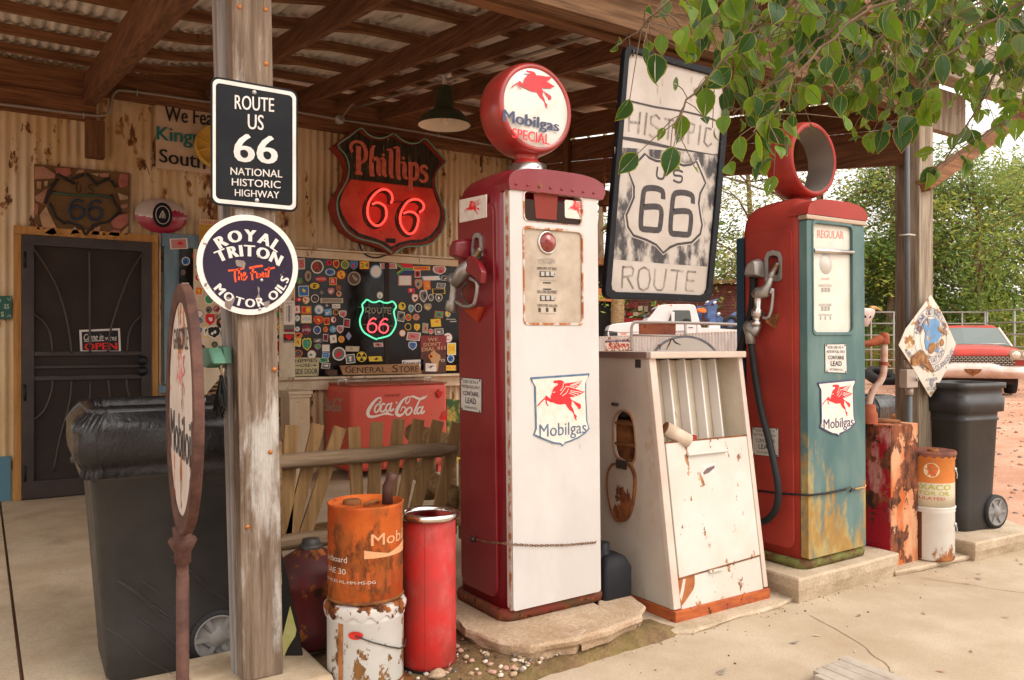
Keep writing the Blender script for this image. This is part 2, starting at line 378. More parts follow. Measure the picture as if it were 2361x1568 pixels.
for i in range(900):
    x = R.uniform(.95, 2.6); y = R.uniform(2.62, 3.1) if x < 1.8 else 2.70 + (x - 1.8) * .12 + abs(R.gauss(0, .05))
    pebble(mb, x, y, .012 + .07 * math.exp(-((x - 2.15) / .52) ** 4) * sstep(y, 2.60, 2.83), R.choice((.003, .004, .006, .009, .014)) * (1 if x < 1.9 else .6), R.choice(PEB))
for i in range(120): pebble(mb, R.uniform(2.2, 5.2), 2.74 - abs(R.gauss(0, .07)), .002, R.uniform(.002, .006), R.choice(PEB))
struct(mb, 'gravel', kind='stuff')
mb = MB()                                                            # twigs, dry leaves and chips lying on the driveway
for i in range(64):
    x = R.uniform(1.2, 6.5); y = 2.5 - abs(R.gauss(0, .7))
    if R.random() < .5: pebble(mb, x, y, .003, R.uniform(.003, .007), R.choice(PEB))
    else:
        a = R.random() * 6.28; l = R.uniform(.012, .03); d = Vector((math.cos(a), math.sin(a), 0)); n_ = Vector((-d.y, d.x, 0)); p = Vector((x, y, .006))
        mb.add([p - d * l, p + n_ * l * .35, p + d * l + Vector((0, 0, .008)), p - n_ * l * .35], [(0, 1, 2, 3)], R.choice(PEB[:3] + PEB[4:]))
struct(mb, 'litter', kind='stuff')
mb = MB(M_DIRT)
for i in range(700):
    d = R.uniform(5.6, 19); px = R.uniform(1960, 2400); p = atD(px, 795, d)
    if p.x > 6.0: pebble(mb, p.x, p.y, gz(p.x, p.y) + .005, R.uniform(.008, .03), R.choice(PEB[:4] + [M_DIRT] * 3))
struct(mb, 'yard_stones', kind='stuff')
# ---------------------------------------------------------------- porch
def zoff(x): return -.2 * (1 - sstep(x, .9, 2.5))
def rafz(y): return 3.81 - .1265 * (8.1 - y)
def sheetz(x, y): return rafz(y) + .235 + zoff(x)
porch = thing('porch', 'timber porch with corrugated metal roof and weathered posts in front of the store', 'porch', (.86, 3.1, FZ))
M_SHEET = mat('roof_sheet', (.50, .46, .42), .6, 0, (.74, .69, .64), 9, (1, .12, 1), .3, .7, rust=.32, rs=4, rst=(1, .2, 1), rc=((.13, .08, .05), (.30, .2, .14)), soft=.1, dirt=.2, ds=5, dc=(.08, .05, .035))
for k, (x0, x1) in enumerate(((-3.0, -.62), (-.68, .84), (.80, 2.74), (2.68, 4.2), (4.14, 5.62))):
    mb = MB(M_SHEET); nx = int((x1 - x0) / .0127); v = []
    for i in range(nx + 1):
        x = x0 + (x1 - x0) * i / nx
        for y in (2.78, 4.0, 5.5, 7.0, 8.35): v.append((x, y, sheetz(x, y) + .010 * math.sin(x * 2 * math.pi / .076) + .004 * k + .006 * noise.noise(Vector((x * 3, y, k)))))
    mb.add(v, [(i * 5 + j, (i + 1) * 5 + j, (i + 1) * 5 + j + 1, i * 5 + j + 1) for i in range(nx) for j in range(4)], smooth=True)
    mb.part('roof_sheet', porch)
for x, h, w_ in ((-1.75, .15, .045), (-.9, .15, .045), (.80, .26, .09), (1.80, .15, .045), (2.71, .15, .045), (3.13, .09, .04), (3.62, .15, .045), (4.5, .15, .045)):
    mb = MB(W_DARKY); top = lambda y: rafz(y) + .15 + zoff(x)
    mb.beam((x, 2.75, top(2.75) - h / 2), (x, WY, top(WY) - h / 2), w_, h); mb.part('rafter', porch)
for y in (2.75, 3.35, 4.02, 4.70, 5.40, 6.08, 6.78, 7.48):
    X = [-3, .8, 1.3, 1.8, 2.3, 2.71, 5.55]
    mb = MB(W_DARK)
    for a, b in zip(X, X[1:]): mb.beam((a, y, rafz(y) + .185 + zoff(a)), (b + .004, y, rafz(y) + .185 + zoff(b)), .055, .062)
    mb.part('purlin', porch)
mb = MB(W_DARK)                                                      # boards along the wall head
mb.box(-3, .86, WY - .10, WY - .02, 3.36, 3.56); mb.box(-3, .84, WY - .08, WY - .02, 3.565, 3.80); mb.part('wall_plate', porch)
mb = MB(W_DARK); mb.box(.875, 5.45, WY - .09, WY - .02, 3.60, 3.78); mb.box(.875, 5.45, WY - .07, WY - .02, 3.785, 4.02); mb.part('wall_plate', porch)
P = PY(WY - .02); (a, b), (c_, d_) = P.uv(195, 280), P.uv(238, 370); mb = MB(W_DARKZ); mb.box(a, c_, WY - .14, WY - .02, d_, 3.36); mb.part('post_stub', porch, bev=.004)
mb = MB(W_HEAD); mb.box(.62, 5.46, 2.96, 3.05, 2.92, 3.155); mb.part('header_beam', porch, bev=.004)
mb = MB(W_DARK); mb.box(-3, .60, 3.14, 3.24, 3.02, 3.2); mb.part('header_beam', porch)
mb = MB(W_DARK); mb.box(.62, 5.46, 3.16, 3.24, 2.96, 3.17); mb.part('header_beam', porch)
a = PY(2.86).uv(1975, 50)[0]
mb = MB(W_GREYX); mb.box(a, 8.6, 2.82, 2.955, 3.145, 3.47); mb.part('fascia_beam', porch, label='wide pale weathered beam bolted outside the header', bev=.006)
for px, py in ((2196, 320 * 0 + 205), ((2996 + 1810 / 1.742) / 1.7356, 195 + 50), ):
    p = PY(2.82).at(px, py - 40); mb = MB(BLACKP); mb.lathe(p, (0, -1, 0), [(.001, .014), (.016, .012), (.02, 0)], 10); mb.part('bolt', porch)
# end beam wall under the roof slope, several boards with struts
def slz(y, z): return z + .128 * (y - 3.05)
for z0, z1, xx in ((2.61, 2.86, 5.36), (2.875, 3.10, 5.37), (3.125, 3.36, 5.36)):
    mb = MB(W_DARKY); mb.beam((xx, 3.05, (z0 + z1) / 2), (xx, 8.1, slz(8.1, (z0 + z1) / 2)), .05, z1 - z0); mb.part('end_board', porch)
for y in (3.9, 4.9, 5.9, 6.9):
    mb = MB(W_DARKZ); mb.box(5.29, 5.33, y, y + .1, slz(y, 2.7), slz(y, 3.3)); mb.part('strut', porch)
# posts
def lean(o, ax, ang): o.rotation_euler = (0, ang, 0) if ax == 'y' else (ang, 0, 0)
postL = PY(3.05)
mb = MB(W_POST); x0 = postL.uv(561, 1540)[0]; x1 = postL.uv(653, 1540)[0]
def sheared_box(mb, x0, x1, y0, y1, z0, z1, sh, mat_=None, n=1):
    v = [(x - (z - z0) * sh, y, z) for x in (x0, x1) for y in (y0, y1) for z in (z0, z1)]
    mb.add(v, [(0, 1, 3, 2), (4, 6, 7, 5), (0, 4, 5, 1), (2, 3, 7, 6), (0, 2, 6, 4), (1, 5, 7, 3)], mat_)
sheared_box(mb, x0, x1, 3.05, 3.13, .11, 2.98, .0175)
post_l = mb.part('post', porch, bev=.004)
mb = MB(W_PLY); sheared_box(mb, PY(3.133).uv(544, 1540)[0], x1 - .03, 3.133, 3.21, .1, 3.1, .028); mb.part('post', porch, label='grey second ply of the left post', bev=.004)
for px, py in ((552, 16), (612, 22), (613, 147), (632, 852), (623, 1042), (570, 1555 * 0 + 1215)):
    p = postL.at(px, py); p.y = 3.05; mb = MB(mat('post_screw', (.45, .17, .05), .6, .6)); mb.lathe(p, (0, -1, 0), [(.001, .005), (.008, .004), (.0095, 0)], 10); mb.part('screw_head', post_l)
PR = PY(2.99); xa = PR.uv(2120, 900)[0]; xb = PR.uv(2151, 900)[0]; xm = PY(3.26).uv(2070, 900)[0]
mb = MB(W_RPOST); mb.box(xa - .005, xb, 2.99, 3.08, .02, 2.92); post_r = mb.part('post', porch, bev=.005)
mb = MB(W_RPOST); mb.box(xm, xb - .01, 3.09, 3.26, .02, 2.92); mb.part('post', porch, bev=.004)
mb = MB(W_DARK); p = PR.at(2120, 430); q = PR.at(2365, 265); mb.beam(p + Vector((0, -.02, 0)), q + Vector((.1, -.02, .08)), .09, .085); mb.part('brace', porch, bev=.004)
mb = MB(W_RPOST); mb.beam((xb + .12, 3.12, 3.05), (xb + .62, 3.12, 3.05), .06, .3); mb.part('brace_block', porch)
# footing stones
mb = MB(mat('footing_concrete', (.40, .30, .19), .9, 0, (.5, .4, .28), 8, dirt=.4, bump=.4, bs=60))
mb.box(.66, 1.13, 2.93, 3.42, -.02, .108); mb.solo('post_footing', 'small tan concrete footing under the near left porch post', 'footing', (.9, 3.2, 0), bev=.02)
# ---------------------------------------------------------------- store building
store = thing('store_building', 'old general store with peeling cream corrugated walls, screen door and sticker covered windows', 'building', (3, WY, FZ))
M_WALL = mat('wall_tin', (.64, .52, .36), .65, 0, (.54, .38, .19), 1.6, (2.2, 1, .5), .32, .68, rust=.37, rs=4.2, rst=(1.4, 1, .6), rc=((.09, .032, .015), (.36, .19, .06)), soft=.035, dirt=.40, ds=2.4, dc=(.30, .16, .06), bump=.35, bs=26, bst=(1, 1, .5))
def corr(mb, x0, x1, zs, y, pitch=.076, amp=.010, fr=0):
    nx = int((x1 - x0) / (pitch / 7)); v = []; n = len(zs)
    for i in range(nx + 1):
        x = x0 + (x1 - x0) * i / nx
        for z in zs: v.append((x, y - amp * math.sin(x * 2 * math.pi / pitch) + .004 * noise.noise(Vector((x * 2, z * 2, 5))), z + (fr * noise.noise(Vector((x * 9, 1, 1))) if z in (zs[0],) else 0)))
    mb.add(v, [(i * n + j, (i + 1) * n + j, (i + 1) * n + j + 1, i * n + j + 1) for i in range(nx) for j in range(n - 1)], smooth=True)
mb = MB(M_WALL); zseam = PY(WY).uv(120, 358)[1]
corr(mb, -3.2, 5.5, [0, .6, 1.2, 1.8, 2.4, zseam + .05], WY); corr(mb, -3.2, 5.5, [zseam, 3.2, 4.0], WY - .012, fr=.01)
mb.part('wall', store)
v = []                                                               # east side wall
for i in range(250):
    y = WY + i * .03
    for z in (0, 4.0): v.append((5.5 + .01 * math.sin(y * 2 * math.pi / .076), y, z))
mb = MB(M_WALL); mb.add(v, [(2 * i, 2 * i + 1, 2 * i + 3, 2 * i + 2) for i in range(249)], smooth=True); mb.part('wall', store)
mb = MB(M_SHEET); mb.add([(-3.3, WY - .05, 4.1), (5.62, WY - .05, 4.1), (5.62, 16, 4.7), (-3.3, 16, 4.7)], [(0, 1, 2, 3)]); mb.part('roof', store)
# door
PW = PY(WY - .05)
def pbox(mb, px0, py0, px1, py1, pl, h0, h1, m=None):
    (a, b), (c_, d_) = pl.uv(px0, (py0 + py1) / 2), pl.uv(px1, (py0 + py1) / 2); 
    z1 = (pl.uv(px0, py0)[1] + pl.uv(px1, py0)[1]) / 2; z0 = (pl.uv(px0, py1)[1] + pl.uv(px1, py1)[1]) / 2
    mb.plate([(a, z0), (c_, z0), (c_, z1), (a, z1)], pl, h0, h1, m)
M_DOOR = mat('door_metal', (.022, .014, .012), .45, .2, (.035, .022, .018), 5, dirt=.2)
M_MESH = mat('screen_mesh', (.020, .012, .009), .75, .1, (.028, .017, .012), 3, bump=.5, bs=400)
x0, x1 = PW.uv(50, 800)[0], PW.uv(348, 800)[0]; zt = PW.uv(200, 551)[1]; xl, xr = PW.uv(31, 800)[0], PW.uv(364, 800)[0]
trim = MB(W_TRIM); trim.box(xl, x0 - .002, WY - .075, WY - .015, FZ, zt); trim.box(x1 + .002, xr, WY - .075, WY - .015, FZ, zt); trim.box(xl, xr, WY - .078, WY - .015, zt + .002, zt + .075)
trim = trim.part('door_frame', store, bev=.003)
fw = (PW.uv(78, 800)[0] - x0)
mb = MB(M_DOOR); outer = [(x0, FZ + .01), (x1, FZ + .01), (x1, zt), (x0, zt)]; inner = [(x0 + fw, FZ + .16), (x1 - fw, FZ + .16), (x1 - fw, zt - fw), (x0 + fw, zt - fw)]
mb.plate(outer, PW, 0, .05, None, [inner]); z_ = lambda c: PW.uv(200, c)[1]
for py, hh in ((815, .02), (845, .014), (870, .02)): mb.box(x0 + fw, x1 - fw, WY - .095, WY - .06, z_(py) - hh, z_(py) + hh)
door = mb.part('screen_door', store, bev=.003)
mb = MB(M_MESH); mb.plate([(x0 + fw, FZ + .16), (x1 - fw, FZ + .16), (x1 - fw, zt - fw), (x0 + fw, zt - fw)], PW, .012, .018); mb.part('screen', door)
def c1(x, y): return (x / 1.742 / 1.7356, (850 + y / 1.742) / 1.7356)
for pts in (((235, 260), (330, 400), (400, 540), (450, 700), (480, 850), (495, 980)), ((985, 290), (900, 430), (830, 610), (785, 750), (757, 860), (748, 975)), ((618, 265), (620, 500), (622, 980)),
            ((235, 710), (300, 760), (345, 840), (365, 975)), ((985, 715), (920, 780), (890, 860), (880, 975)), ((365, 1170), (355, 1250), (310, 1370), (240, 1440)), ((495, 1170), (480, 1330), (415, 1568), (370, 1800)),
            ((625, 1170), (622, 1500), (620, 1850)), ((750, 1165), (762, 1290), (790, 1450), (840, 1650)), ((875, 1160), (885, 1250), (930, 1340), (985, 1400))):
    mb = MB(mat('door_bar', (.05, .034, .028), .45, .4)); mb.tube([PW.at(*c1(*p), h=.055) for p in smooth_path(pts, 5)], .009, 6); mb.part('bar', door)
for py in (831, 855):
    mb = MB(BLACKP); p = PW.at(326, py, .05); mb.lathe(p, (0, -1, 0), [(.045, 0), (.045, .012), (.03, .016), (.03, .035), (.036, .05), (.02, .06), (.001, .06)], 20); mb.part('knob', door)
for py in (600, 905, 1090): p = PW.at(57, py, .05); mb = MB(BLACKP); mb.tube([p - UP * .07, p + UP * .07], .011, 8); mb.part('hinge', door)
# open sign
P = PY(WY - .075); o = thing('door_sign', 'small white bordered black sign reading come in we\'re open behind the screen door bars', 'sign', P.at(230, 812))
def c2(x, y): return c1(x, y)
mb = MB(WHITE); q = [c1(552, 820), c1(835, 808), c1(843, 978), c1(560, 975)]; mb.ppx(q, P, .0, .004); mb.ppx([c1(568, 833), c1(822, 822), c1(828, 964), c1(574, 962)], P, .004, .006, BLACKP); mb.part('panel', o)
mb = MB(WHITE); mb.text('Come in', [c1(582, 848), c1(718, 845), c1(720, 888), c1(584, 892)], P, .0075, WHITE, .02, .35); mb.ribbon([c1(586, 899), c1(725, 893)], .006, P, .0075, WHITE, px=True)
mb.text("WE'RE", [c1(730, 868), c1(812, 866), c1(812, 893), c1(732, 894)], P, .0075, WHITE, .03); mb.part('lettering', o)
mb = MB(mat('open_red', (.7, .02, .015), .4)); mb.text('OPEN', [c1(590, 912), c1(812, 906), c1(815, 956), c1(592, 960)], P, .0075, None, .06); mb.part('lettering', o)
# windows
M_PANE = mat('window_glass_dark', (.012, .010, .009), .05, 0, spec=.16)
M_CREAM = mat('cream_trim', (.56, .43, .28), .7, 0, (.66, .56, .42), 5, (1, 1, .4), rust=.25, rs=8, rst=(1, 1, .4), rc=((.15, .07, .03), (.35, .2, .09)), dirt=.35, bump=.3, bs=60)
M_BLUE = mat('blue_trim', (.10, .17, .22), .7, 0, (.16, .24, .29), 7, (1, 1, .3), rust=.2, rs=10, rst=(1, 1, .4), rc=((.13, .08, .05), (.4, .33, .25)), dirt=.3, bump=.3)
PG = PY(WY - .045)
mb = MB(M_CREAM)
a0, a1 = PG.uv(677, 730)[0], PG.uv(1110, 730)[0]; s0, s1 = PG.uv(800, 866)[1], PG.uv(800, 600)[1]
mb.box(a0 - .16, a0, WY - .09, WY - .02, .98, s1 + .02)                # jamb
mb.box(a0 - .17, a1, WY - .085, WY - .02, s1 + .0, s1 + .075); mb.box(a0 - .17, a1, WY - .11, WY - .02, s1 + .08, s1 + .1)
mb.box(a0 - .17, a1, WY - .10, WY - .02, s0 - .14, s0 - .025); mb.box(a1, a1 + .1, WY - .09, WY - .02, .98, s1 + .02)
win = mb.part('window', store, bev=.004)
mb = MB(M_CREAM); mb.box(a0 - .2, a1 + .12, WY - .19, WY - .02, s0 - .025, s0 - .002); mb.part('sill', win, bev=.004)
mb = MB(M_PANE); mb.box(a0, a1, WY - .06, WY - .045, s0, s1); mb.part('pane', win)
mb = MB(mat('dark_room', (.03, .02, .015), .7)); xm2 = PG.uv(895, 730)[0]; mb.box(xm2 - .05, xm2 - .0, WY - .066, WY - .0605, s0, s1); mb.part('mullion', win)
# blue window
mb = MB(M_BLUE); b0, b1 = PG.uv(377, 730)[0], PG.uv(412, 730)[0]; bt, bb = PG.uv(420, 549)[1], PG.uv(420, 572)[1]; bx1 = PG.uv(640, 730)[0]
mb.box(b0, b1 - .02, WY - .085, WY - .02, PG.uv(380, 885)[1], bt - .002); mb.box(b1 - .05, b1 + .0, WY - .06, WY - .02, 1.1, bb); mb.box(b0 - .02, a0 - .2, WY - .09, WY - .02, bb, bt + .03)
mb.box(b0 - .05, b0 + .3, WY - .12, WY - .02, PG.uv(380, 905)[1], PG.uv(380, 888)[1])
blue = mb.part('window', store, label='blue framed window beside the screen door', bev=.004)
mb = MB(M_PANE); mb.box(b1, PG.uv(450, 700)[0], WY - .05, WY - .04, 1.05, bb); mb.part('pane', blue)
mb = MB(M_CREAM); mb.box(PG.uv(445, 700)[0], a0 - .165, WY - .075, WY - .02, FZ, bb - .002); post_t = mb.part('trim_board', store, label='cream boards covered with stickers between the two windows')
mb = MB(M_CREAM); mb.box(xr + .01, b0 - .025, WY - .05, WY - .02, FZ, bt + .02); mb.part('trim_board', store)
mb = MB(mat('dado_blue', (.09, .2, .27), .7, dirt=.5)); q = PG.uv(-20, 1055), PG.uv(30, 1055); mb.box(q[0][0], xl - .02, WY - .022, WY - .0115, FZ, q[0][1]); mb.part('painted_dado', store)
# ---------------------------------------------------------------- gas pumps
class PLL(PL):                                            # plane on a leaning object: measured upright, the lean is applied to the whole object afterwards
    def __init__(s, o, u, v, k=0, base=0): super().__init__(o, u, v); s.k = k; s.b = base
    def uv(s, px, py): return super().uv(px + s.k * (s.b - py), py)
PEGC = [(465,235),(478,197),(530,198),(580,190),(630,195),(662,215),(685,265),(720,252),(900,235),(1025,205),(985,270),(935,325),(890,358),(980,385),(1080,420),(1030,455),(960,490),(850,522),(790,524),(800,545),(822,580),(880,605),(940,640),(985,655),(1003,690),(1003,740),(975,765),(950,755),(940,720),(900,680),(860,620),(828,595),(822,640),(818,700),(848,745),(866,800),(878,850),(915,880),(932,915),(905,905),(925,982),(885,950),(870,900),(858,840),(820,800),(780,775),(740,720),(700,655),(600,668),(530,655),(450,620),(420,622),(360,588),(300,562),(230,622),(190,675),(150,697),(165,660),(220,600),(290,535),(306,530),(310,500),(335,485),(380,528),(415,550),(410,510),(435,440),(450,380),(480,330),(555,280),(540,250),(500,252),(472,250)]
PEGL = [(308,555),(335,575),(348,645),(380,692),(345,680),(322,645)]
PEGW = [[(700,318),(780,325),(900,360),(1050,418)],[(800,315),(985,245)],[(790,295),(1000,220)],[(830,335),(940,300)],[(600,470),(655,400),(700,335)],[(800,395),(1020,440)],[(790,420),(960,470)],[(770,445),(900,500)],[(640,500),(720,440),(760,360)],[(660,250),(650,330),(600,400)],[(450,430),(500,420)]]
SHC = [(30,130),(600,100),(1172,68),(1165,120),(1108,230),(1108,480),(1122,760),(1132,1000),(1177,1145),(1100,1235),(950,1330),(800,1390),(700,1420),(657,1478),(620,1440),(470,1420),(300,1350),(180,1300),(85,1250),(125,1140),(122,900),(108,500),(105,290),(38,180)]
def crp(x, y): return ((2090 + x / 4.9) / 1.7356, (1480 + y / 4.9) / 1.7356)
P1 = dict(X=1.96, Y=3.02, Z=.13, k=.0117, b=1437); P2 = dict(X=3.758, Y=2.79, Z=.14, k=.0095, b=1312)
_f1 = PLL((0, 3.02, 0), (1, 0, 0), (0, 0, 1), .0117, 1437)
_sh = [_f1.uv(*crp(*p)) for p in SHC]
_bx = (min(p[0] for p in _sh), min(p[1] for p in _sh), max(p[0] for p in _sh), max(p[1] for p in _sh))
def nrm(p): a, b = _f1.uv(*crp(*p)); return ((a - _bx[0]) / (_bx[2] - _bx[0]), (b - _bx[1]) / (_bx[3] - _bx[1]))
SH = [nrm(p) for p in SHC]; PEG = [nrm(p) for p in PEGC]; PEGLEG = [nrm(p) for p in PEGL]; PEGWH = [[nrm(p) for p in q] for q in PEGW]
M_EW = mat('emblem_white', (.72, .66, .60), .25, 0, (.66, .58, .50), 30, rust=.08, rs=25)
M_ER = mat('emblem_red', (.70, .012, .02), .3); M_EB = mat('emblem_navy', (.03, .045, .11), .3); M_EBL = mat('emblem_faded_navy', (.07, .13, .2), .4, 0, (.12, .2, .28), 20)
def fit(P, b, src=(0, 0, 1, 1)): return [(b[0] + (x - src[0]) / (src[2] - src[0]) * (b[2] - b[0]), b[1] + (y - src[1]) / (src[3] - src[1]) * (b[3] - b[1])) for x, y in P]
pb = (min(p[0] for p in PEG), min(p[1] for p in PEG), max(p[0] for p in PEG), max(p[1] for p in PEG))
def pegasus(mb, b, pl, h, red, wh):
    mb.plate(fit(PEG, b, pb), pl, h, h, red); mb.plate(fit(PEGLEG, b, pb), pl, h, h, red)
    wd = (b[2] - b[0]) * .012
    for q in PEGWH: mb.ribbon(fit(q, b, pb), wd, pl, h + .0007, wh)
def emblem(parent, b, pl, navy, word, th=.004, name='emblem_plate'):
    full = fit(SH, b); mb = MB(); mb.plate(full, pl, 0, th, navy); mb.plate(shrink(full, .945), pl, th, th + .0006, M_EW)
    e = mb.part(name, parent)
    mb = MB(); pegasus(mb, fit([(pb[0], pb[1]), (pb[2], pb[3])], b)[0] + fit([(pb[0], pb[1]), (pb[2], pb[3])], b)[1], pl, th + .0015, M_ER, M_EW); mb.part('winged_horse', e)
    mb = MB(); t = fit([(.13, .33), (.93, .38), (.93, .10), (.13, .10)], b)
    mb.text('Mobilgas', [t[0], (t[1][0], t[0][1]), (t[2][0], t[3][1]), t[3]], pl, th + .0015, word, .012, px=False); mb.part('lettering', e)
    return e
M_SIGNW = mat('small_sign_white', (.60, .58, .55), .35, 0, (.52, .48, .42), 40, rust=.08, rs=40)
def lead_sign(parent, q, pl):
    u = [pl.uv(*p) for p in q]; mb = MB(BLACKP); mb.plate(u, pl, 0, .003)
    mb.plate(shrink(u, .97), pl, .003, .0035, M_SIGNW); s_ = mb.part('warning_plate', parent, bev=0)
    mb = MB(BLACKP)
    def L_(t, x0, x1, y0, y1, bold=.0):
        def B(a, b):
            return tuple((u[0][i] * (1 - a) + u[1][i] * a) * (1 - b) + (u[3][i] * (1 - a) + u[2][i] * a) * b for i in (0, 1))
        mb.text(t, [B(x0, y0), B(x1, y0), B(x1, y1), B(x0, y1)], pl, .0048, None, bold, px=False)
    L_('FOR USE AS A', .14, .86, .07, .16); L_('MOTOR FUEL ONLY', .07, .93, .22, .31); L_('CONTAINS', .14, .86, .40, .53, .01); L_('LEAD', .25, .75, .59, .76, .02); L_('(TETRAETHYL)', .2, .8, .85, .94)
    mb.part('lettering', s_)
    for x, y in ((.07, .05), (.93, .05), (.07, .95), (.93, .95)):
        p = [(u[0][i] * (1 - x) + u[1][i] * x) * (1 - y) + (u[3][i] * (1 - x) + u[2][i] * x) * y for i in (0, 1)]
        mb = MB(DKMET); mb.lathe(pl.mp(p[0], p[1], .0035), pl.n, [(.005, 0), (.004, .003), (.0001, .004)], 8); mb.part('screw', s_)
RED1 = mat('pump_crimson', (.17, .003, .009), .34, 0, (.20, .010, .018), 3, dirt=.25, ds=2, dc=(.09, .02, .02), coat=.25, rust=.06, rs=9)
RED1E = mat('pump_crimson_worn', (.19, .015, .022), .5, 0, (.28, .10, .085), 2.4, (1, 1, .15), .4, .62)
WH1 = mat('pump_white_enamel', (.57, .55, .53), .3, 0, (.50, .47, .45), 2.5, (1, 1, .5), rust=.17, rs=5, rst=(2, 1, .5), rc=((.30, .12, .04), (.50, .26, .09)), soft=.12, coat=.2, bump=.25, bs=5)
EDGE = mat('rusty_edge', (.36, .12, .035), .8, 0, (.60, .52, .46), 22, lo=.42, hi=.6)
RED2 = mat('pump_faded_red', (.36, .042, .028), .5, 0, (.25, .03, .022), 2, dirt=.2, ds=3, dc=(.14, .03, .02), rust=.07, rs=12)
TEAL = mat('pump_teal', (.06, .125, .125), .5, 0, (.12, .19, .18), 4, (1, 1, .4), .35, .7, rust=.62, rs=4.5, rst=(1.6, 1, .55), rc=((.30, .17, .05), (.36, .28, .11)), soft=.14, zr=(.15, 1.6, .06, -.30))
BASE1 = mat('pump_base_red', (.20, .03, .02), .8, 0, (.10, .05, .025), 12, rust=.4, rs=16, bump=.3)
BASE2 = mat('pump_base_mossy', (.11, .05, .025), .85, 0, (.16, .17, .05), 14, rust=.3, rs=16, bump=.3)
DIAL = mat('dial_face', (.50, .42, .33), .45, .1, (.38, .31, .235), 5, dirt=.3, ds=6, dc=(.2, .13, .08))
DIALW = mat('dial_white', (.66, .64, .57), .4, 0, (.58, .55, .47), 5)
PRINT = mat('dial_print', (.06, .05, .045), .6); PRINTF = mat('dial_print_faded', (.30, .28, .25), .6)
def body(X, Y, Z, red, base):
    W, D = .562, .42; cx, cy = X + W / 2, Y + D / 2
    mb = MB(red)
    prof = [(.045, 0), (1.88, 0), (1.95, .008), (1.99, .022), (2.025, .05), (2.05, .095), (2.068, .15), (2.075, .19)]
    mb.loft([rr3(cx, cy, W - 2 * e, D - 2 * e * .9, Z + z, max(.055 - e * .2, .02), 5) for z, e in prof])
    mbb = MB(base); mbb.loft([rr3(cx, cy, W + a, D + a, Z + z, .06, 5) for z, a in ((0, .035), (.03, .045), (.05, .03), (.052, -.01))])
    return mb, mbb, cx, cy
# ---- near pump, crimson with white front
X, Y, Z = P1['X'], P1['Y'], P1['Z']; k, b_ = P1['k'], P1['b']
p1 = thing('gas_pump', 'dark crimson gas pump with white enamel front and round glass globe on top', 'gas pump', (X + .28, Y + .2, Z), 'gas pumps on the island')
mb, mbb, cx, cy = body(X, Y, Z, RED1, BASE1); bod = mb.part('body', p1); mbb.part('base', p1)
F = PLL((0, Y, 0), (1, 0, 0), (0, 0, 1), k, b_); F2 = PLL((0, Y - .045, 0), (1, 0, 0), (0, 0, 1), k, b_)
zt = 2.085; zb = .185; fx0, fx1 = X + .018, X + .522
def fpx(px0, py0, px1, py1, pl, r=.02): a, b = pl.uv(px0, py1); c_, d_ = pl.uv(px1, (py0 + 0)); a2, b2 = pl.uv(px0, py0); return rrect2(a, c_, pl.uv(px0, py1)[1], b2, r, 4)
h1 = fpx(1206, 440, 1338, 508, F2, .022); h2 = fpx(1207, 524, 1338, 745, F2, .022)
mb = MB(WH1); mb.plate(rrect2(fx0, fx1, zb, zt - .02, .012, 2), F2, -.05, 0, None, [h1, h2]); front = mb.part('front_panel', p1, bev=.016)
for q, nm in ((h1, 'window_rim'), (h2, 'dial_rim')):
    mb = MB(EDGE); mb.plate(shrink(q, 1.035), F2, -.02, .004, None, [shrink(q, .985)]); mb.part(nm, front, bev=.002)
mb = MB(EDGE); mb.plate([(fx0 - .003, zb), (fx0 + .004, zb), (fx0 + .004, zt - .02), (fx0 - .003, zt - .02)], F2, -.03, -.012); mb.part('rust_edge', front)
# crown band with rivets
mb = MB(RED1); top = [(fx0 - .004, zt - .022), (X + .55, zt - .022)] + [(X + .2875 + .278 * math.copysign(abs(math.cos(t)) ** .6, math.cos(t)), zt + .008 + .078 * math.sin(t) ** .75) for t in [math.pi * i / 20 for i in range(21)]]
mb.plate(top, F2, -.12, .008); cap = mb.part('top_cap', p1, bev=.008)
for i in range(8): p = F2.mp(fx0 + .03 + i * (fx1 - fx0 - .06) / 7, zt + .004, .008); mb = MB(RED1); mb.lathe(p, (0, -1, 0), [(.008, 0), (.006, .004), (.0001, .006)], 10); mb.part('rivet', cap)
# interior behind upper opening
mb = MB(mat('pump_inside', (.03, .018, .014), .8)); u = h1; mb.box(X + .06, X + .5, Y - .036, Y - .004, Z + 1.56, Z + 1.9); mb.part('inner_box', p1)
mb = MB(mat('inner_bracket', (.20, .03, .02), .6)); a, b = F.uv(1222, 506); c_, d_ = F.uv(1268, 445); mb.plate([(a, b), (c_, b), (c_ + .01, d_), (a - .012, d_)], F2, -.012, -.007); mb.part('bracket', p1)
mb = MB(DIALW); a, b = F.uv(1288, 506); c_, d_ = F.uv(1330, 470); mb.plate(rrect2(a, c_, b, d_, .01), F2, -.012, -.006); mb.part('inner_glass', p1)
mb = MB(); pegasus(mb, (a + .02, b + .01, c_ - .005, d_ + .0), F2, -.004, M_ER, M_EW); mb.part('winged_horse', p1)
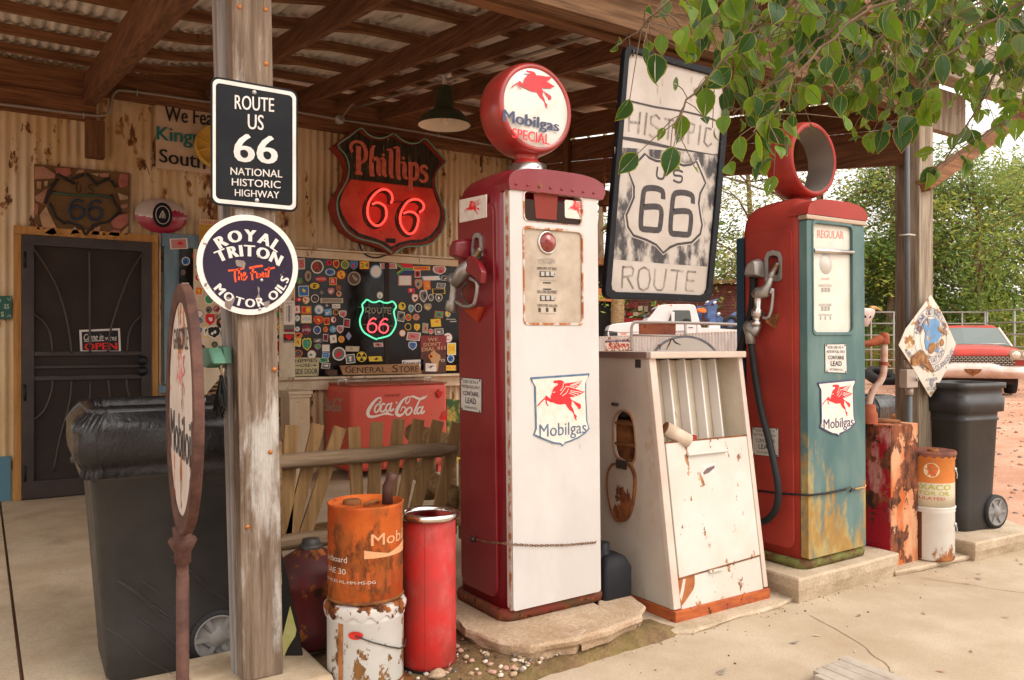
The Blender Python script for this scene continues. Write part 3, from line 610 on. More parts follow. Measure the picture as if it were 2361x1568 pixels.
# dial
DL = PLL((0, Y - .038, 0), (1, 0, 0), (0, 0, 1), k, b_)
mb = MB(DIAL); mb.plate(shrink(h2, 1.02), DL, 0, .002); dial = mb.part('dial_face', p1)
mb = MB(PRINT)
def dc(x, y): return ((1780 + x / 2.903) / 1.7356, (840 + y / 2.903) / 1.7356)
for t, x0, y0, x1, y1 in (('AMOUNT OF SALE', 1055, 665, 1280, 697), ('TAX INCLUDED', 1085, 812, 1270, 824), ('GALLONS DELIVERED', 1058, 935, 1285, 970), ('CENTS PER GALLON', 1060, 1095, 1287, 1125), ('TAX INCLUDED', 1080, 1197, 1272, 1208)):
    dy = (x1 - x0) * .05; mb.text(t, [dc(x0, y0 - dy / 2), dc(x1, y0 + dy / 2), dc(x1, y1 + dy / 2), dc(x0, y1 - dy / 2)], DL, .004, PRINT if y1 - y0 > 20 else PRINTF, .01)
mb.text('TOKHEIM', [dc(1070, 578), dc(1262, 582), dc(1262, 632), dc(1070, 628)], DL, .004, PRINTF, .0, .25); mb.ribbon([dc(1065, 578), dc(1150, 568), dc(1255, 574)], .002, DL, .004, PRINTF, px=True)
for x0, y0, x1, y1 in ((1085, 712, 1262, 778), (1092, 990, 1268, 1054)): mb.ppx([dc(x0, y0), dc(x1 - 12, y0 + 8), dc(x1, (y0 + y1) / 2 + 6), dc(x1 - 12, y1 + 4), dc(x0, y1)], DL, .003, .003, PRINT)
for x0, y0 in ((1122, 840), (1126, 913)): mb.ppx([dc(x0, y0), dc(x0 + 95, y0 + 3), dc(x0 + 95, y0 + 17), dc(x0, y0 + 14)], DL, .003, .003, BLACKP)
for x0 in (1072, 1160, 1248): mb.ppx([dc(x0, 1135), dc(x0 + 28, 1137), dc(x0 + 28, 1185), dc(x0, 1183)], DL, .003, .003, PRINT)
mb.part('lettering', dial)
for yy, o_ in ((716, 0), (994, 6)):
    for i in range(3):
        x0 = 1090 + o_ + i * 56; mb = MB(mat('number_wheel', (.42, .40, .37), .5)); mb.ppx([dc(x0 + 3, yy + 4), dc(x0 + 44, yy + 6), dc(x0 + 44, yy + 56), dc(x0 + 3, yy + 54)], DL, .004, .009); mb.part('number_wheel', dial, bev=.002)
p = DL.at(*dc(1172, 383)); r_ = (DL.uv(*dc(1275, 383))[0] - DL.uv(*dc(1068, 383))[0]) / 2
mb = MB(CHROME); mb.lathe(p, (0, -1, 0), [(r_ * 1.05, 0), (r_ * 1.05, .006), (r_ * .93, .012), (r_ * .9, .006)], 28); eye = mb.part('flow_indicator', dial)
mb = MB(mat('indicator_red', (.20, .02, .018), .08, .2, (.32, .08, .06), 20, coat=.6)); mb.lathe(p, (0, -1, 0), [(r_ * .92, .004), (r_ * .8, .016), (r_ * .5, .026), (.0001, .031)], 28); mb.part('lens', eye)
emblem(p1, _bx, F2, M_EBL, M_EBL)
# left side
S = PLL((X, 0, 0), (0, 1, 0), (0, 0, 1), k, b_)
side = [(Y + .045, .22), (Y + .375, .22)] + [(y, z) for y, z in rrect2(Y + .045, Y + .375, 1.4, 2.02, .06, 4) if z > 1.5][::-1][::-1]
sd_ = rrect2(Y + .05, Y + .372, .22, 2.02, .05, 4)
mb = MB(RED1E); mb.plate(sd_, S, -.02, .008, RED1); mb.d = RED1; sp = MB(RED1).plate(sd_, S, -.02, .010).part('side_panel', p1, bev=.008)
q = [(1062, 461), (1125, 448), (1125, 501), (1062, 514)]; u = [S.uv(*p) for p in q]
mb = MB(M_EW); mb.plate(smooth_path(u, 1, True), S, .008, .014); gl = mb.part('side_glass', p1, bev=.004)
uu = shrink(u, .62); mb = MB(); pegasus(mb, (uu[0][0], uu[2][1], uu[1][0], uu[0][1]), S, .016, M_ER, M_EW); mb.part('winged_horse', gl)
lead_sign(p1, [(1062, 868), (1110, 872), (1110, 951), (1062, 943)], PLL((X - .010, 0, 0), (0, 1, 0), (0, 0, 1), k, b_))
# nozzle hanging on the side: path points lie where the photo shows them, each with its own stand-off from the side
def SP(px, py, off, X=X, k=k, b=b_): return PLL((X - off, 0, 0), (0, 1, 0), (0, 0, 1), k, b).at(px, py)
def nozzle(parent, pts, boot, cover, loop, bracket, cov_mat, X, k, b, guard_red):
    q = lambda p: SP(p[0], p[1], p[2], X, k, b)
    mb = MB(GREYMET); u = [PLL((X - .008, 0, 0), (0, 1, 0), (0, 0, 1), k, b).uv(*p) for p in boot]; pl_ = PLL((X - .008, 0, 0), (0, 1, 0), (0, 0, 1), k, b)
    mb.plate(u, pl_, 0, .012, None, [shrink(u, .62)]); mb.plate(shrink(u, .66), pl_, 0, .002, BLACKP); mb.part('nozzle_boot', parent, bev=.004)
    n_ = MB(GREYMET); n_.tube([q(p[:3]) for p in pts['spout']], [p[3] for p in pts['spout']], 12); nz = n_.part('nozzle', parent)
    mb = MB(mat('spring_brass', (.25, .17, .09), .4, .8)); a, c2_ = q(pts['spout'][0][:3]), q(pts['spout'][1][:3])
    for i in range(6): pp = a.lerp(c2_, .15 + i * .14); mb.lathe(pp, c2_ - a, [(.012, -.004), (.0175, 0), (.012, .004)], 12)
    mb.part('spring', nz)
    mb = MB(GREYMET); mb.tube([q(p[:3]) for p in pts['body']], [p[3] for p in pts['body']], 12); mb.part('valve_body', nz)
    mb = MB(CHROME if not guard_red else GREYMET); mb.tube([q(p[:3]) for p in pts['grip']], [p[3] for p in pts['grip']], 10); mb.part('grip', nz)
    mb = MB(GREYMET); L_ = smooth_path([tuple(q(p)) for p in loop], 4); mb.tube(L_, .009, 8); mb.part('guard', nz)
    mb = MB(DKMET); mb.tube(smooth_path([tuple(q(p)) for p in pts['lever']], 4), .006, 6); mb.part('lever', nz)
    mb = MB(cov_mat); C0 = [q(p) for p in cover]; mid = sum(C0, Vector()) / len(C0)
    out = [p + Vector((-.045, 0, 0)) * 1 for p in C0]; out = [mid + Vector((-.045, 0, 0)) + (p - mid - Vector((-.045, 0, 0))) * .72 for p in out]
    base_ = [Vector((X - .009, p.y, p.z)) for p in C0]
    mb.loft([base_, C0, out]); mb.part('hook_cover', parent, bev=.006)
    mb = MB(mat('bracket_red', (.38, .05, .02), .6, rust=.2, rs=20) if guard_red else RUSTM); B0 = [q(p) for p in bracket]
    mb.loft([[Vector((X - .009, p.y, p.z)) for p in B0], B0]); mb.part('bracket', parent, bev=.003); return nz
nz = nozzle(p1, dict(spout=[(1106, 572, .03, .011), (1092, 592, .045, .014), (1081, 610, .06, .02)], body=[(1083, 607, .062, .024), (1068, 622, .07, .036), (1055, 640, .075, .034), (1049, 655, .075, .026)],
    grip=[(1040, 638, .075, .030), (1046, 648, .075, .022), (1044, 668, .075, .018), (1042, 690, .075, .020), (1040, 695, .075, .029), (1038, 712, .075, .031), (1037, 716, .075, .02)], lever=[(1075, 650, .07), (1062, 668, .072), (1065, 685, .072), (1078, 700, .07)]),
    [(1092, 545), (1097, 537), (1106, 536), (1111, 544), (1113, 590), (1106, 597), (1090, 598), (1088, 575)], [(1047, 596, .04), (1049, 570, .04), (1058, 552, .04), (1067, 548, .04), (1072, 556, .04), (1072, 596, .04)],
    [(1082, 640, .07), (1098, 652, .07), (1095, 685, .07), (1088, 702, .07), (1068, 704, .072), (1050, 694, .074)], [(1066, 712, .05), (1100, 706, .05), (1098, 742, .02)], RED1, X, k, b_, True)
mb = MB(RED1); cc = [SP(x, y, .085) for x, y in ((1078, 588), (1098, 604), (1108, 625), (1106, 652), (1086, 634), (1062, 618))]; mb.loft([cc, [p + Vector((.03, 0, 0)) for p in cc]]); mb.part('guard_cover', nz, bev=.003)
# globe
def globe(parent, c_, Rr, body_m, lens):
    ax = Vector((0, -1, 0)); T_ = .085
    mb = MB(body_m); pr = [(Rr * .84, T_ + .004), (Rr * .9, T_ + .012), (Rr * .96, T_), (Rr, T_ * .55), (Rr * 1.01, 0), (Rr, -T_ * .55), (Rr * .96, -T_), (Rr * .9, -T_ - .012), (Rr * .84, -T_ - .004)]
    mb.lathe(c_, ax, pr, 56)
    if not lens: mb.lathe(c_, ax, [(Rr * .845, T_ + .002), (Rr * .835, 0), (Rr * .845, -T_ - .002)], 56, mat('globe_inner', (.24, .21, .185), .5, .4))
    g = mb.part('globe', parent)
    mb = MB(body_m); z0 = c_.z - Rr; mb.lathe((c_.x, c_.y, z0 - .035), (0, 0, 1), [(.075, 0), (.06, .015), (.055, .03), (.075, .055)], 28); mb.part('neck', g)
    mb = MB(CHROME); mb.lathe((c_.x, c_.y, z0 - .085), (0, 0, 1), [(.098, 0), (.098, .045), (.06, .052), (.0001, .052)], 32); mb.part('collar', g)
    mb = MB(CHROME); mb.lathe((c_.x, c_.y - .098, z0 - .06), (0, -1, 0), [(.007, 0), (.005, .006), (.0001, .007)], 8); mb.part('screw', g)
    return g
gc = Vector((X + .2875, Y + .21, 2.505)); g = globe(p1, gc, .222, mat('globe_red', (.42, .03, .022), .35, 0, (.28, .03, .025), 8, coat=.3), True)
mb = MB(mat('globe_glass', (.66, .64, .58), .12, 0, (.60, .58, .52), 5, coat=.5)); mb.lathe(gc, (0, -1, 0), [(.188, .087), (.15, .095), (.09, .101), (.0001, .104)], 48); lens = mb.part('lens', g)
GP = PLL((0, gc.y - .106, 0), (1, 0, 0), (0, 0, 1), k, b_)
def gq(x, y): return ((2000 + x / 1.742) / 1.7356, y / 1.742 / 1.7356)
a = GP.uv(*gq(35, 800)); b = GP.uv(*gq(352, 545)); mb = MB(); pegasus(mb, (gc.x - .155, gc.z + .0, gc.x + .10, gc.z + .165), GP, -.001, M_ER, M_ER); mb.part('winged_horse', g)
mb = MB(M_EB); mb.text('Mobilgas', [GP.uv(*gq(18, 765)), GP.uv(*gq(402, 855)), GP.uv(*gq(400, 948)), GP.uv(*gq(16, 878))], GP, .0, M_EB, .045, px=False)
mb.text('SPECIAL', [GP.uv(*gq(80, 895)), GP.uv(*gq(338, 945)), GP.uv(*gq(335, 1018)), GP.uv(*gq(78, 962))], GP, .0, M_ER, .05, px=False); mb.part('lettering', g)
p1.rotation_euler = (0, -.0117, 0)
# rusty chain round the pump
o = []
ch = [SP(1070, 1233, .012), SP(1092, 1243, .012), SP(1120, 1250, .014), SP(1158, 1253, .02)] + [F2.at(x, y, .006) for x, y in ((1170, 1254), (1230, 1257), (1300, 1256), (1368, 1250))]
ch.append(Vector((X + .585, Y + .03, ch[-1].z + .004)))
mb = MB(mat('chain_rust', (.16, .075, .04), .7, .4, (.30, .18, .10), 40)); tot = []
for a, b in zip(ch, ch[1:]):
    n_ = max(1, int((b - a).length / .014)); tot += [a.lerp(b, i / n_) for i in range(n_)]
for i in range(0, len(tot) - 1):
    p, q = tot[i], tot[i + 1]; d = (q - p).normalized(); s_ = d.cross(UP).normalized() if i % 2 else UP
    mb.tube([p - d * .003, p + s_ * .004, q + s_ * .004, q + d * .003, q - s_ * .004, p - s_ * .004], .0018, 4, closed=True)
mb.tube([ch[1] + Vector((-.01, 0, -.01)), ch[1] + Vector((-.01, .0, .012))], .012, 8, DKMET)
mb.solo('chain', 'thin rusty chain strung around the white fronted crimson gas pump', 'chain', ch[3])
# ---- far pump, faded red with teal front
X, Y, Z = P2['X'], P2['Y'], P2['Z']; k, b_ = P2['k'], P2['b']
p2 = thing('gas_pump', 'faded red gas pump with teal front, empty red ring on top and black hose', 'gas pump', (X + .28, Y + .2, Z), 'gas pumps on the island')
mb, mbb, cx, cy = body(X, Y, Z, RED2, BASE2); mb.part('body', p2); mbb.part('base', p2)
F = PLL((0, Y - .035, 0), (1, 0, 0), (0, 0, 1), k, b_)
h1 = fpx(1876, 516, 1953, 572, F, .02); h2 = fpx(1876, 584, 1957, 764, F, .02)
fx0, fx1 = X + .005, X + .535; zt, zb = 2.055, .20
both = [fpx(1873, 514, 1960, 765, F, .028)]
mb = MB(TEAL); mb.plate(rrect2(fx0, fx1, zb, zt, .012, 2), F, -.05, 0, None, both); front = mb.part('front_panel', p2, bev=.014)
mb = MB(TEAL); big = both[0]; mb.plate(shrink(big, 1.06), F, -.01, .006, None, [shrink(big, 1.0)]); mb.part('dial_rim', front, bev=.003)
mb = MB(mat('dial_rusty_rim', (.42, .34, .24), .6, rust=.3, rs=30)); mb.plate(shrink(big, 1.0), F, -.014, -.003, None, [shrink(h2, .985), shrink(h1, .985)]) if False else None
DL = PLL((0, Y - .021, 0), (1, 0, 0), (0, 0, 1), k, b_)
mb = MB(DIALW); mb.plate(shrink(big, 1.01), DL, -.004, .0); dial = mb.part('dial_face', p2)
mb = MB(CHROME); mb.tube([F.at(1872, 577, .0), F.at(1963, 583, .0)], .012, 10); mb.part('trim_bar', p2)
def dq(x, y): return ((2996 + x / 1.742) / 1.7356, (850 + y / 1.742) / 1.7356)
mb = MB(mat('print_pink', (.62, .27, .22), .6)); mb.text('REGULAR', [dq(468, 122), dq(650, 135), dq(650, 188), dq(468, 176)], DL, .001, None, .03); mb.text('TOKHEIM', [dq(490, 455), dq(552, 457), dq(552, 472), dq(490, 470)], DL, .001, None, 0); mb.part('lettering', dial)
mb = MB(PRINTF)
for t, x0, y0, x1, y1 in (('AMOUNT OF SALE', 478, 500, 568, 518), ('GALLONS DELIVERED', 478, 634, 570, 652), ('CENTS PER GALLON', 478, 706, 570, 720)): mb.text(t, [dq(x0, y0), dq(x1, y0 + 2), dq(x1, y1 + 2), dq(x0, y1)], DL, .001, None, 0)
for y0 in (525, 655):
    for i in range(3): x0 = 493 + i * 22; mb.ppx([dq(x0, y0), dq(x0 + 17, y0), dq(x0 + 20, y0 + 15), dq(x0 + 17, y0 + 30), dq(x0, y0 + 30), dq(x0 + 5, y0 + 15)], DL, .001, .001)
for x0 in (487, 520, 555): mb.ppx([dq(x0, 724), dq(x0 + 9, 724), dq(x0 + 9, 748), dq(x0, 748)], DL, .001, .001)
mb.part('lettering', dial)
mb = MB(mat('indicator_pale', (.50, .48, .43), .3)); mb.lathe(DL.at(*dq(527, 360)), (0, -1, 0), [(.058, 0), (.054, .004), (.0001, .009)], 24); mb.part('flow_indicator', dial)
mb = MB(RED2); xm = X + .275; top = [(fx0 - .004, zt + .03), (fx1 + .012, zt + .03)] + [(X + .2875 + .276 * math.copysign(abs(math.cos(t)) ** .6, math.cos(t)), zt + .035 + .09 * math.sin(t) ** .75) for t in [math.pi * i / 20 for i in range(21)]]
mb.plate(top, F, -.12, .004); mb.part('top_cap', p2, bev=.01)
mb = MB(mat('trim_worn', (.40, .30, .22), .4, .6, rust=.2, rs=20)); mb.box(fx0 - .006, fx1 + .01, Y - .043, Y + .02, zt + .001, zt + .028); mb.part('trim_band', p2, bev=.006)
S = PLL((X, 0, 0), (0, 1, 0), (0, 0, 1), k, b_); MB(RED2).plate(rrect2(Y + .05, Y + .372, .24, 2.02, .05, 4), S, -.02, .010).part('side_panel', p2, bev=.008)
lead_sign(p2, [(1898, 793), (1947, 793), (1949, 861), (1899, 858)], F)
lead_sign(p2, [(1733, 983), (1794, 986), (1795, 1053), (1734, 1047)], PLL((X - .010, 0, 0), (0, 1, 0), (0, 0, 1), k, b_))
a, b = F.uv(1883, 1006)[0], F.uv(1925, 1006)[1]; c_, d_ = F.uv(1968, 874)[0], F.uv(1925, 876)[1]; emblem(p2, (a, b, c_, d_), F, M_EB, M_EB, .006)
def N2(x, y): return ((2950 + x / 3.136) / 1.7356, (950 + y / 3.136) / 1.7356)
def n2(x, y, o, r=None): p = N2(x, y); return (p[0], p[1], o) + ((r,) if r else ())
nz = nozzle(p2, dict(spout=[n2(490, 320, .03, .011), n2(420, 450, .05, .015), n2(400, 510, .06, .017)], body=[n2(405, 500, .06, .016), n2(370, 600, .065, .02), n2(335, 680, .07, .036), n2(260, 700, .075, .034), n2(215, 690, .075, .032)],
    grip=[n2(240, 690, .075, .036), n2(250, 750, .075, .024), n2(245, 880, .075, .022), n2(240, 905, .075, .032), n2(238, 980, .075, .034), n2(236, 990, .075, .024), n2(230, 1040, .075, .024), n2(228, 1045, .075, .033), n2(225, 1100, .075, .033)], lever=[n2(330, 930, .07), n2(310, 990, .07), n2(380, 1010, .07)]),
    [N2(*p) for p in ((340, 260), (370, 180), (450, 155), (530, 180), (555, 250), (552, 520), (520, 548), (345, 540))], [n2(*p, .04) for p in ((108, 500), (118, 400), (160, 310), (240, 258), (285, 300), (302, 500))],
    [n2(400, 700, .07), n2(430, 640, .06), n2(425, 800, .06), n2(400, 950, .065), n2(360, 1005, .07), n2(310, 1000, .074)], [n2(330, 990, .05), n2(500, 945, .03), n2(460, 1150, .015), n2(340, 1060, .05)], GREYMET, X, k, b_, False)
mb = MB(GREYMET); mb.tube([SP(*N2(225, 1100), .075, X, k, b_), SP(*N2(215, 1170), .078, X, k, b_), SP(*N2(150, 1120), .08, X, k, b_), SP(*N2(100, 1100), .08, X, k, b_)], [.03, .034, .036, .03], 12); mb.tube([SP(*N2(140, 1140), .08, X, k, b_), SP(*N2(150, 1220), .08, X, k, b_), SP(*N2(155, 1330), .08, X, k, b_)], [.033, .028, .026], 12); mb.part('swivel', nz)
mb = MB(RUBBER)
hp = [SP(*N2(160, 1320), .08, X, k, b_)] + [SP(x, y, o, X, k, b_) for x, y, o in ((1738, 860, .085), (1752, 940, .09), (1770, 1010, .10), (1786, 1080, .11), (1793, 1130, .11), (1788, 1170, .10), (1770, 1195, .09), (1752, 1202, .09), (1742, 1200, .08))]
hp += [Vector((X - .07, Y + .43, hp[-1].z + .03)), Vector((X + .1, Y + .47, hp[-1].z + .1))]
mb.tube(smooth_path([tuple(p) for p in hp], 6), .019, 12); mb.part('hose', p2)
mb = MB(RUBBER); hq = [SP(*N2(185, 500), .03, X, k, b_), SP(*N2(180, 700), .03, X, k, b_), SP(*N2(150, 950), .02, X, k, b_)]; hq += [Vector((X - .03, Y + .40, 1.35)), Vector((X + .0, Y + .46, 1.1)), Vector((X + .1, Y + .47, .9))]; mb.tube(smooth_path([tuple(p) for p in hq], 6), .02, 10); mb.part('hose', p2)
mb = MB(mat('side_trim_blue', (.02, .05, .08), .5)); mb.box(X - .004, X + .06, Y + .39, Y + .445, .2, 2.0); mb.part('rear_panel', p2)
gc = Vector((X + .2875, Y + .21, 2.445)); globe(p2, gc, .222, mat('ring_red', (.36, .045, .03), .45, 0, (.28, .03, .025), 8, rust=.04, rs=20), False)
p2.rotation_euler = (0, -.0095, 0)
mb = MB(RUBBER)
bp = [SP(x, y, .016, X, k, b_) for x, y in ((1742, 1131), (1800, 1138), (1835, 1140))] + [F.at(x, y, .012) for x, y in ((1860, 1141), (1900, 1136), (1940, 1128))]
mb.tube(bp, .006, 8); mb.tube([F.at(1938, 1129, .014), F.at(1950, 1121, .02), F.at(1956, 1126, .014), F.at(1950, 1132, .02), F.at(1966, 1127, .014)], .005, 6, DKMET)
mb.tube([F.at(1962, 1127, .015), F.at(1984, 1122, .02), F.at(1985, 1116, .02)], .006, 8, mat('brass_hook', (.45, .28, .12), .4, .8))
mb.solo('elastic_cord', 'black elastic cord with hooks stretched around the teal fronted gas pump', 'cord', bp[3])
# ---------------------------------------------------------------- white slanted oil cabinet
M_CAB = mat('cabinet_white', (.56, .53, .48), .35, 0, (.50, .46, .40), 3, rust=.27, rs=12, rst=(1, 1, .55), soft=.02, rc=((.13, .05, .02), (.42, .19, .06)), coat=.2)
M_CABS = mat('cabinet_side', (.50, .44, .37), .5, 0, (.44, .37, .30), 3, rust=.34, rs=3.4, rst=(1, 1, .6), soft=.16, rc=((.30, .14, .05), (.46, .24, .08)), dirt=.1)
M_CABB = mat('cabinet_base_rust', (.42, .11, .03), .75, 0, (.30, .07, .03), 9, (1, 1, 4), rust=.25, rs=14)
cab = thing('oil_cabinet', 'white slant fronted metal cabinet with open ribbed top and rusty base', 'cabinet', (3.1, 3.1, .02))
CX0, CX1, CY0, CYB = 2.81, 3.50, 2.815, 3.42; kz = .185 / 1.29
def cyf(z): return CY0 + kz * (z - .02)
nrm_ = Vector((0, -1, kz)).normalized(); sv = Vector((0, kz, 1)).normalized()
CF = PL((0, CY0, .02), (1, 0, 0), sv)
mb = MB(M_CABB); mb.box(CX0 - .004, CX1 + .004, CY0 - .012, CYB, -.01, .075); mb.part('base', cab, bev=.004)
def sidepoly(x0, x1, zlo, zhi, m, d0=0): 
    mb = MB(m); mb.loft([[Vector((x, cyf(zlo) + d0, zlo)), Vector((x, CYB, zlo)), Vector((x, CYB, zhi)), Vector((x, cyf(zhi) + d0, zhi))] for x in (x0, x1)], smooth=False); return mb
SX = PX(CX0)
mb = MB(M_CABS); hatch = [SX.uv(*p) for p in [(1414, 1000), (1416, 968), (1426, 950), (1440, 947), (1454, 958), (1462, 985), (1466, 1040), (1462, 1062), (1452, 1068), (1424, 1055), (1416, 1035)]]
mb.plate([(cyf(.078), .078), (CYB, .078), (CYB, 1.30), (cyf(1.30), 1.30)], SX, -.02, 0, None, [smooth_path(hatch, 3, True)]); sidep = mb.part('side_panel', cab, bev=.002)
mb = MB(mat('hatch_rim', (.30, .22, .16), .6, 0, (.36, .14, .05), 20)); hp = smooth_path(hatch, 3, True); mb.plate(shrink(hp, 1.05), SX, -.005, .006, None, [shrink(hp, .97)]); mb.part('hatch_rim', sidep)
mb = MB(RUSTM); mb.box(CX0 + .03, CX0 + .2, 3.17, 3.35, .5, .97); mb.part('hatch_box', sidep)
mb = MB(DKMET)
for z in (.72, .84, .95): mb = MB(mat('shelf_rust', (.16, .07, .03), .7)); mb.box(CX0 + .003, CX0 + .028, 3.0, 3.4, z, z + .012); mb.part('shelf', sidep)
door_ = [(1405, 1095), (1412, 1075), (1425, 1068), (1452, 1070), (1463, 1085), (1467, 1110), (1462, 1160), (1452, 1190), (1440, 1200), (1424, 1196), (1412, 1170), (1405, 1130)]
hp = smooth_path([SX.uv(*p) for p in door_], 3, True)
M_HD = mat('hatch_door', (.42, .35, .28), .55, 0, (.36, .28, .21), 5, rust=.5, rs=4, zr=(.25, .75, .22, -.22), rc=((.09, .03, .015), (.30, .10, .03)))
mb = MB(M_HD); mb.plate(hp, SX, .004, .014); hd = mb.part('hatch_door', sidep, bev=.004); mb = MB(RUSTM); mb.plate(shrink(hp, 1.04), SX, .002, .018, None, [shrink(hp, .95)]); mb.part('hatch_rim', hd)
mb = MB(DKMET); pbox(mb, 1426, 1061, 1450, 1080, SX, .004, .02); mb.part('hinge', sidep)
mb = MB(DKMET); p = SX.at(1422, 932); mb.tube([p + Vector((-.015, .02, 0)), p + Vector((-.015, -.02, 0))], .009, 8); mb.part('latch', sidep)
mb = MB(mat('dark_patch', (.045, .038, .038), .6)); pbox(mb, 1464, 829, 1477, 848, SX, .0005, .0015); mb.part('tape_patch', sidep)
sidepoly(CX1 - .02, CX1, .078, 1.30, M_CABS).part('side_panel', cab, bev=.002)
mb = MB(M_CABS); mb.box(CX0 + .02, CX1 - .02, CYB - .02, CYB, .078, 1.3); mb.part('back_panel', cab)
M_FRM = mat('cabinet_frame', (.56, .47, .40), .45, 0, (.50, .40, .33), 4, rust=.1, rs=9)
for xa_, xb_ in ((CX0 - .002, CX0 + .045), (CX1 - .03, CX1 + .002)):
    mb = MB(M_FRM); u0 = CF.uv(1555, 1400)[1]; mb.plate([(xa_, .06), (xb_, .06), (xb_, 1.30), (xa_, 1.30)], CF, -.02, .008); mb.part('frame_post', cab, bev=.003)
mb = MB(M_FRM); mb.box(CX0 - .012, CX1 + .012, cyf(1.30) - .03, CYB + .01, 1.30, 1.335); mb.part('top', cab, bev=.006)
mb = MB(mat('side_top_dark', (.20, .13, .11), .5)); mb.box(CX0 - .016, CX0 - .0125, cyf(1.3) + .0, CYB + .01, 1.302, 1.333); mb.part('top_edge', cab)
v = lambda py: CF.uv(1640, py)[1]
mb = MB(M_CAB); mb.plate([(CX0 + .052, v(1316)), (CX1 - .036, v(1303)), (CX1 - .036, v(1011)), (CX0 + .052, v(1011))], CF, -.012, .010); fr = mb.part('front_door', cab, bev=.004)
mb = MB(RUSTM); mb.plate([(CX0 + .05, v(1316) - .003), (CX1 - .034, v(1303) - .003), (CX1 - .034, v(1303) + .002), (CX0 + .05, v(1316) + .002)], CF, -.01, .0115); mb.plate([(CX0 + .05, v(1011) - .004), (CX1 - .034, v(1011) - .004), (CX1 - .034, v(1011) + .004), (CX0 + .05, v(1011) + .004)], CF, -.01, .0115); mb.part('rust_edge', fr)
mb = MB(M_CAB); a = CF.uv(1578, 1049); b = CF.uv(1670, 1043); mb.plate([(a[0], a[1] - .006), (b[0], a[1] - .006), (b[0], a[1] + .008), (a[0], a[1] + .008)], CF, .012, .03); mb.part('handle', fr, bev=.004)
mb = MB(M_CAB); mb.plate([(CX0 + .052, v(1416)), (CX1 - .036, v(1403)), (CX1 - .036, v(1306)), (CX0 + .052, v(1319))], CF, -.012, .006); dr = mb.part('drawer', cab, bev=.003)
mb = MB(M_CAB); a = CF.uv(1628, 1288 + 0); a = CF.uv(1630, 1318); b = CF.uv(1662, 1314); mb.plate([(a[0], a[1] - .004), (b[0], a[1] - .004), (b[0], a[1] + .008), (a[0], a[1] + .008)], CF, .006, .022); mb.part('handle', dr, bev=.003)
mb = MB(mat('rust_flake', (.20, .06, .03), .85, 0, (.34, .12, .04), 12)); mb.ppx([(1556, 1326), (1598, 1319), (1599, 1345), (1596, 1358), (1578, 1385), (1566, 1400), (1560, 1395), (1556, 1360)], CF, .006, .0072); mb.part('rust_patch', dr)
mb = MB(M_CAB); mb.ppx([(1572, 1335), (1578, 1334), (1574, 1360), (1568, 1385), (1564, 1375)], CF, .0074, .0078); mb.part('peeled_strip', dr)
mb = MB(M_SIGNW); mb.ppx([(1612, 1074), (1645, 1066), (1646, 1088), (1614, 1098)], CF, .010, .0108); dd = mb.part('sticker', fr); mb = MB(mat('sticker_brown', (.2, .12, .06), .5, 0, (.1, .08, .15), 60)); mb.ppx([(1617, 1089), (1625, 1080), (1643, 1073), (1643, 1079), (1630, 1090), (1618, 1095)], CF, .0112, .0114); mb.part('picture', dd)
# recess with ribs
RB = PL((0, cyf(.95) + .10, .95), (1, 0, 0), sv)
mb = MB(mat('recess_back', (.58, .52, .42), .5, 0, (.50, .42, .31), 4, rust=.12, rs=6, rst=(1, 1, .4))); lo_, hi_ = v(1011) - .03, 1.30
mb.add([CF.mp(CX0 + .04, lo_, -.15), CF.mp(CX1 - .025, lo_, -.15), CF.mp(CX1 - .025, hi_, -.15), CF.mp(CX0 + .04, hi_, -.15)], [(0, 1, 2, 3)])
mb.add([CF.mp(CX1 - .025, lo_, -.15), CF.mp(CX1 - .025, lo_, -.012), CF.mp(CX1 - .025, hi_, -.012), CF.mp(CX1 - .025, hi_, -.15)], [(0, 1, 2, 3)]); mb.add([CF.mp(CX0 + .05, lo_, -.15), CF.mp(CX1 - .025, lo_, -.15), CF.mp(CX1 - .025, lo_, -.012), CF.mp(CX0 + .05, lo_, -.012)], [(0, 1, 2, 3)]); mb.part('recess', cab)
for i in range(5):
    x = CX0 + .10 + i * .118; mb = MB(WHITE); mb.plate([(x, lo_), (x + .012, lo_), (x + .012, hi_), (x, hi_)], CF, -.149, -.085); mb.part('rib', cab, bev=.003)
p = CF.at(1555, 1000, -.05); mb = MB(mat('paper_roll', (.60, .50, .40), .8, 0, (.5, .38, .28), 12)); d = Vector((.75, -.25, -.42)).normalized()
rb = CF.at(1538, 987, -.02); mb.lathe(rb, d, [(.036, 0), (.038, .0), (.038, .15), (.03, .15), (.03, .01), (.0001, .01)], 20); mb.lathe(rb, d, [(.0362, -.001), (.0001, -.001)], 20, RUSTM)
mb.solo('cardboard_roll', 'rust ended cardboard roll lying in the open top of the white cabinet', 'roll', rb)
p = CF.at(1603, 1008, -.06); mb = MB(mat('lid_red', (.35, .02, .02), .4)); mb.lathe(p, (0, 0, 1), [(.0001, .004), (.045, .004), (.05, .012), (.052, .0), (.04, -.02), (.0001, -.02)], 24); mb.solo('tin_lid', 'small red tin lid resting in the open top of the white cabinet', 'lid', p)
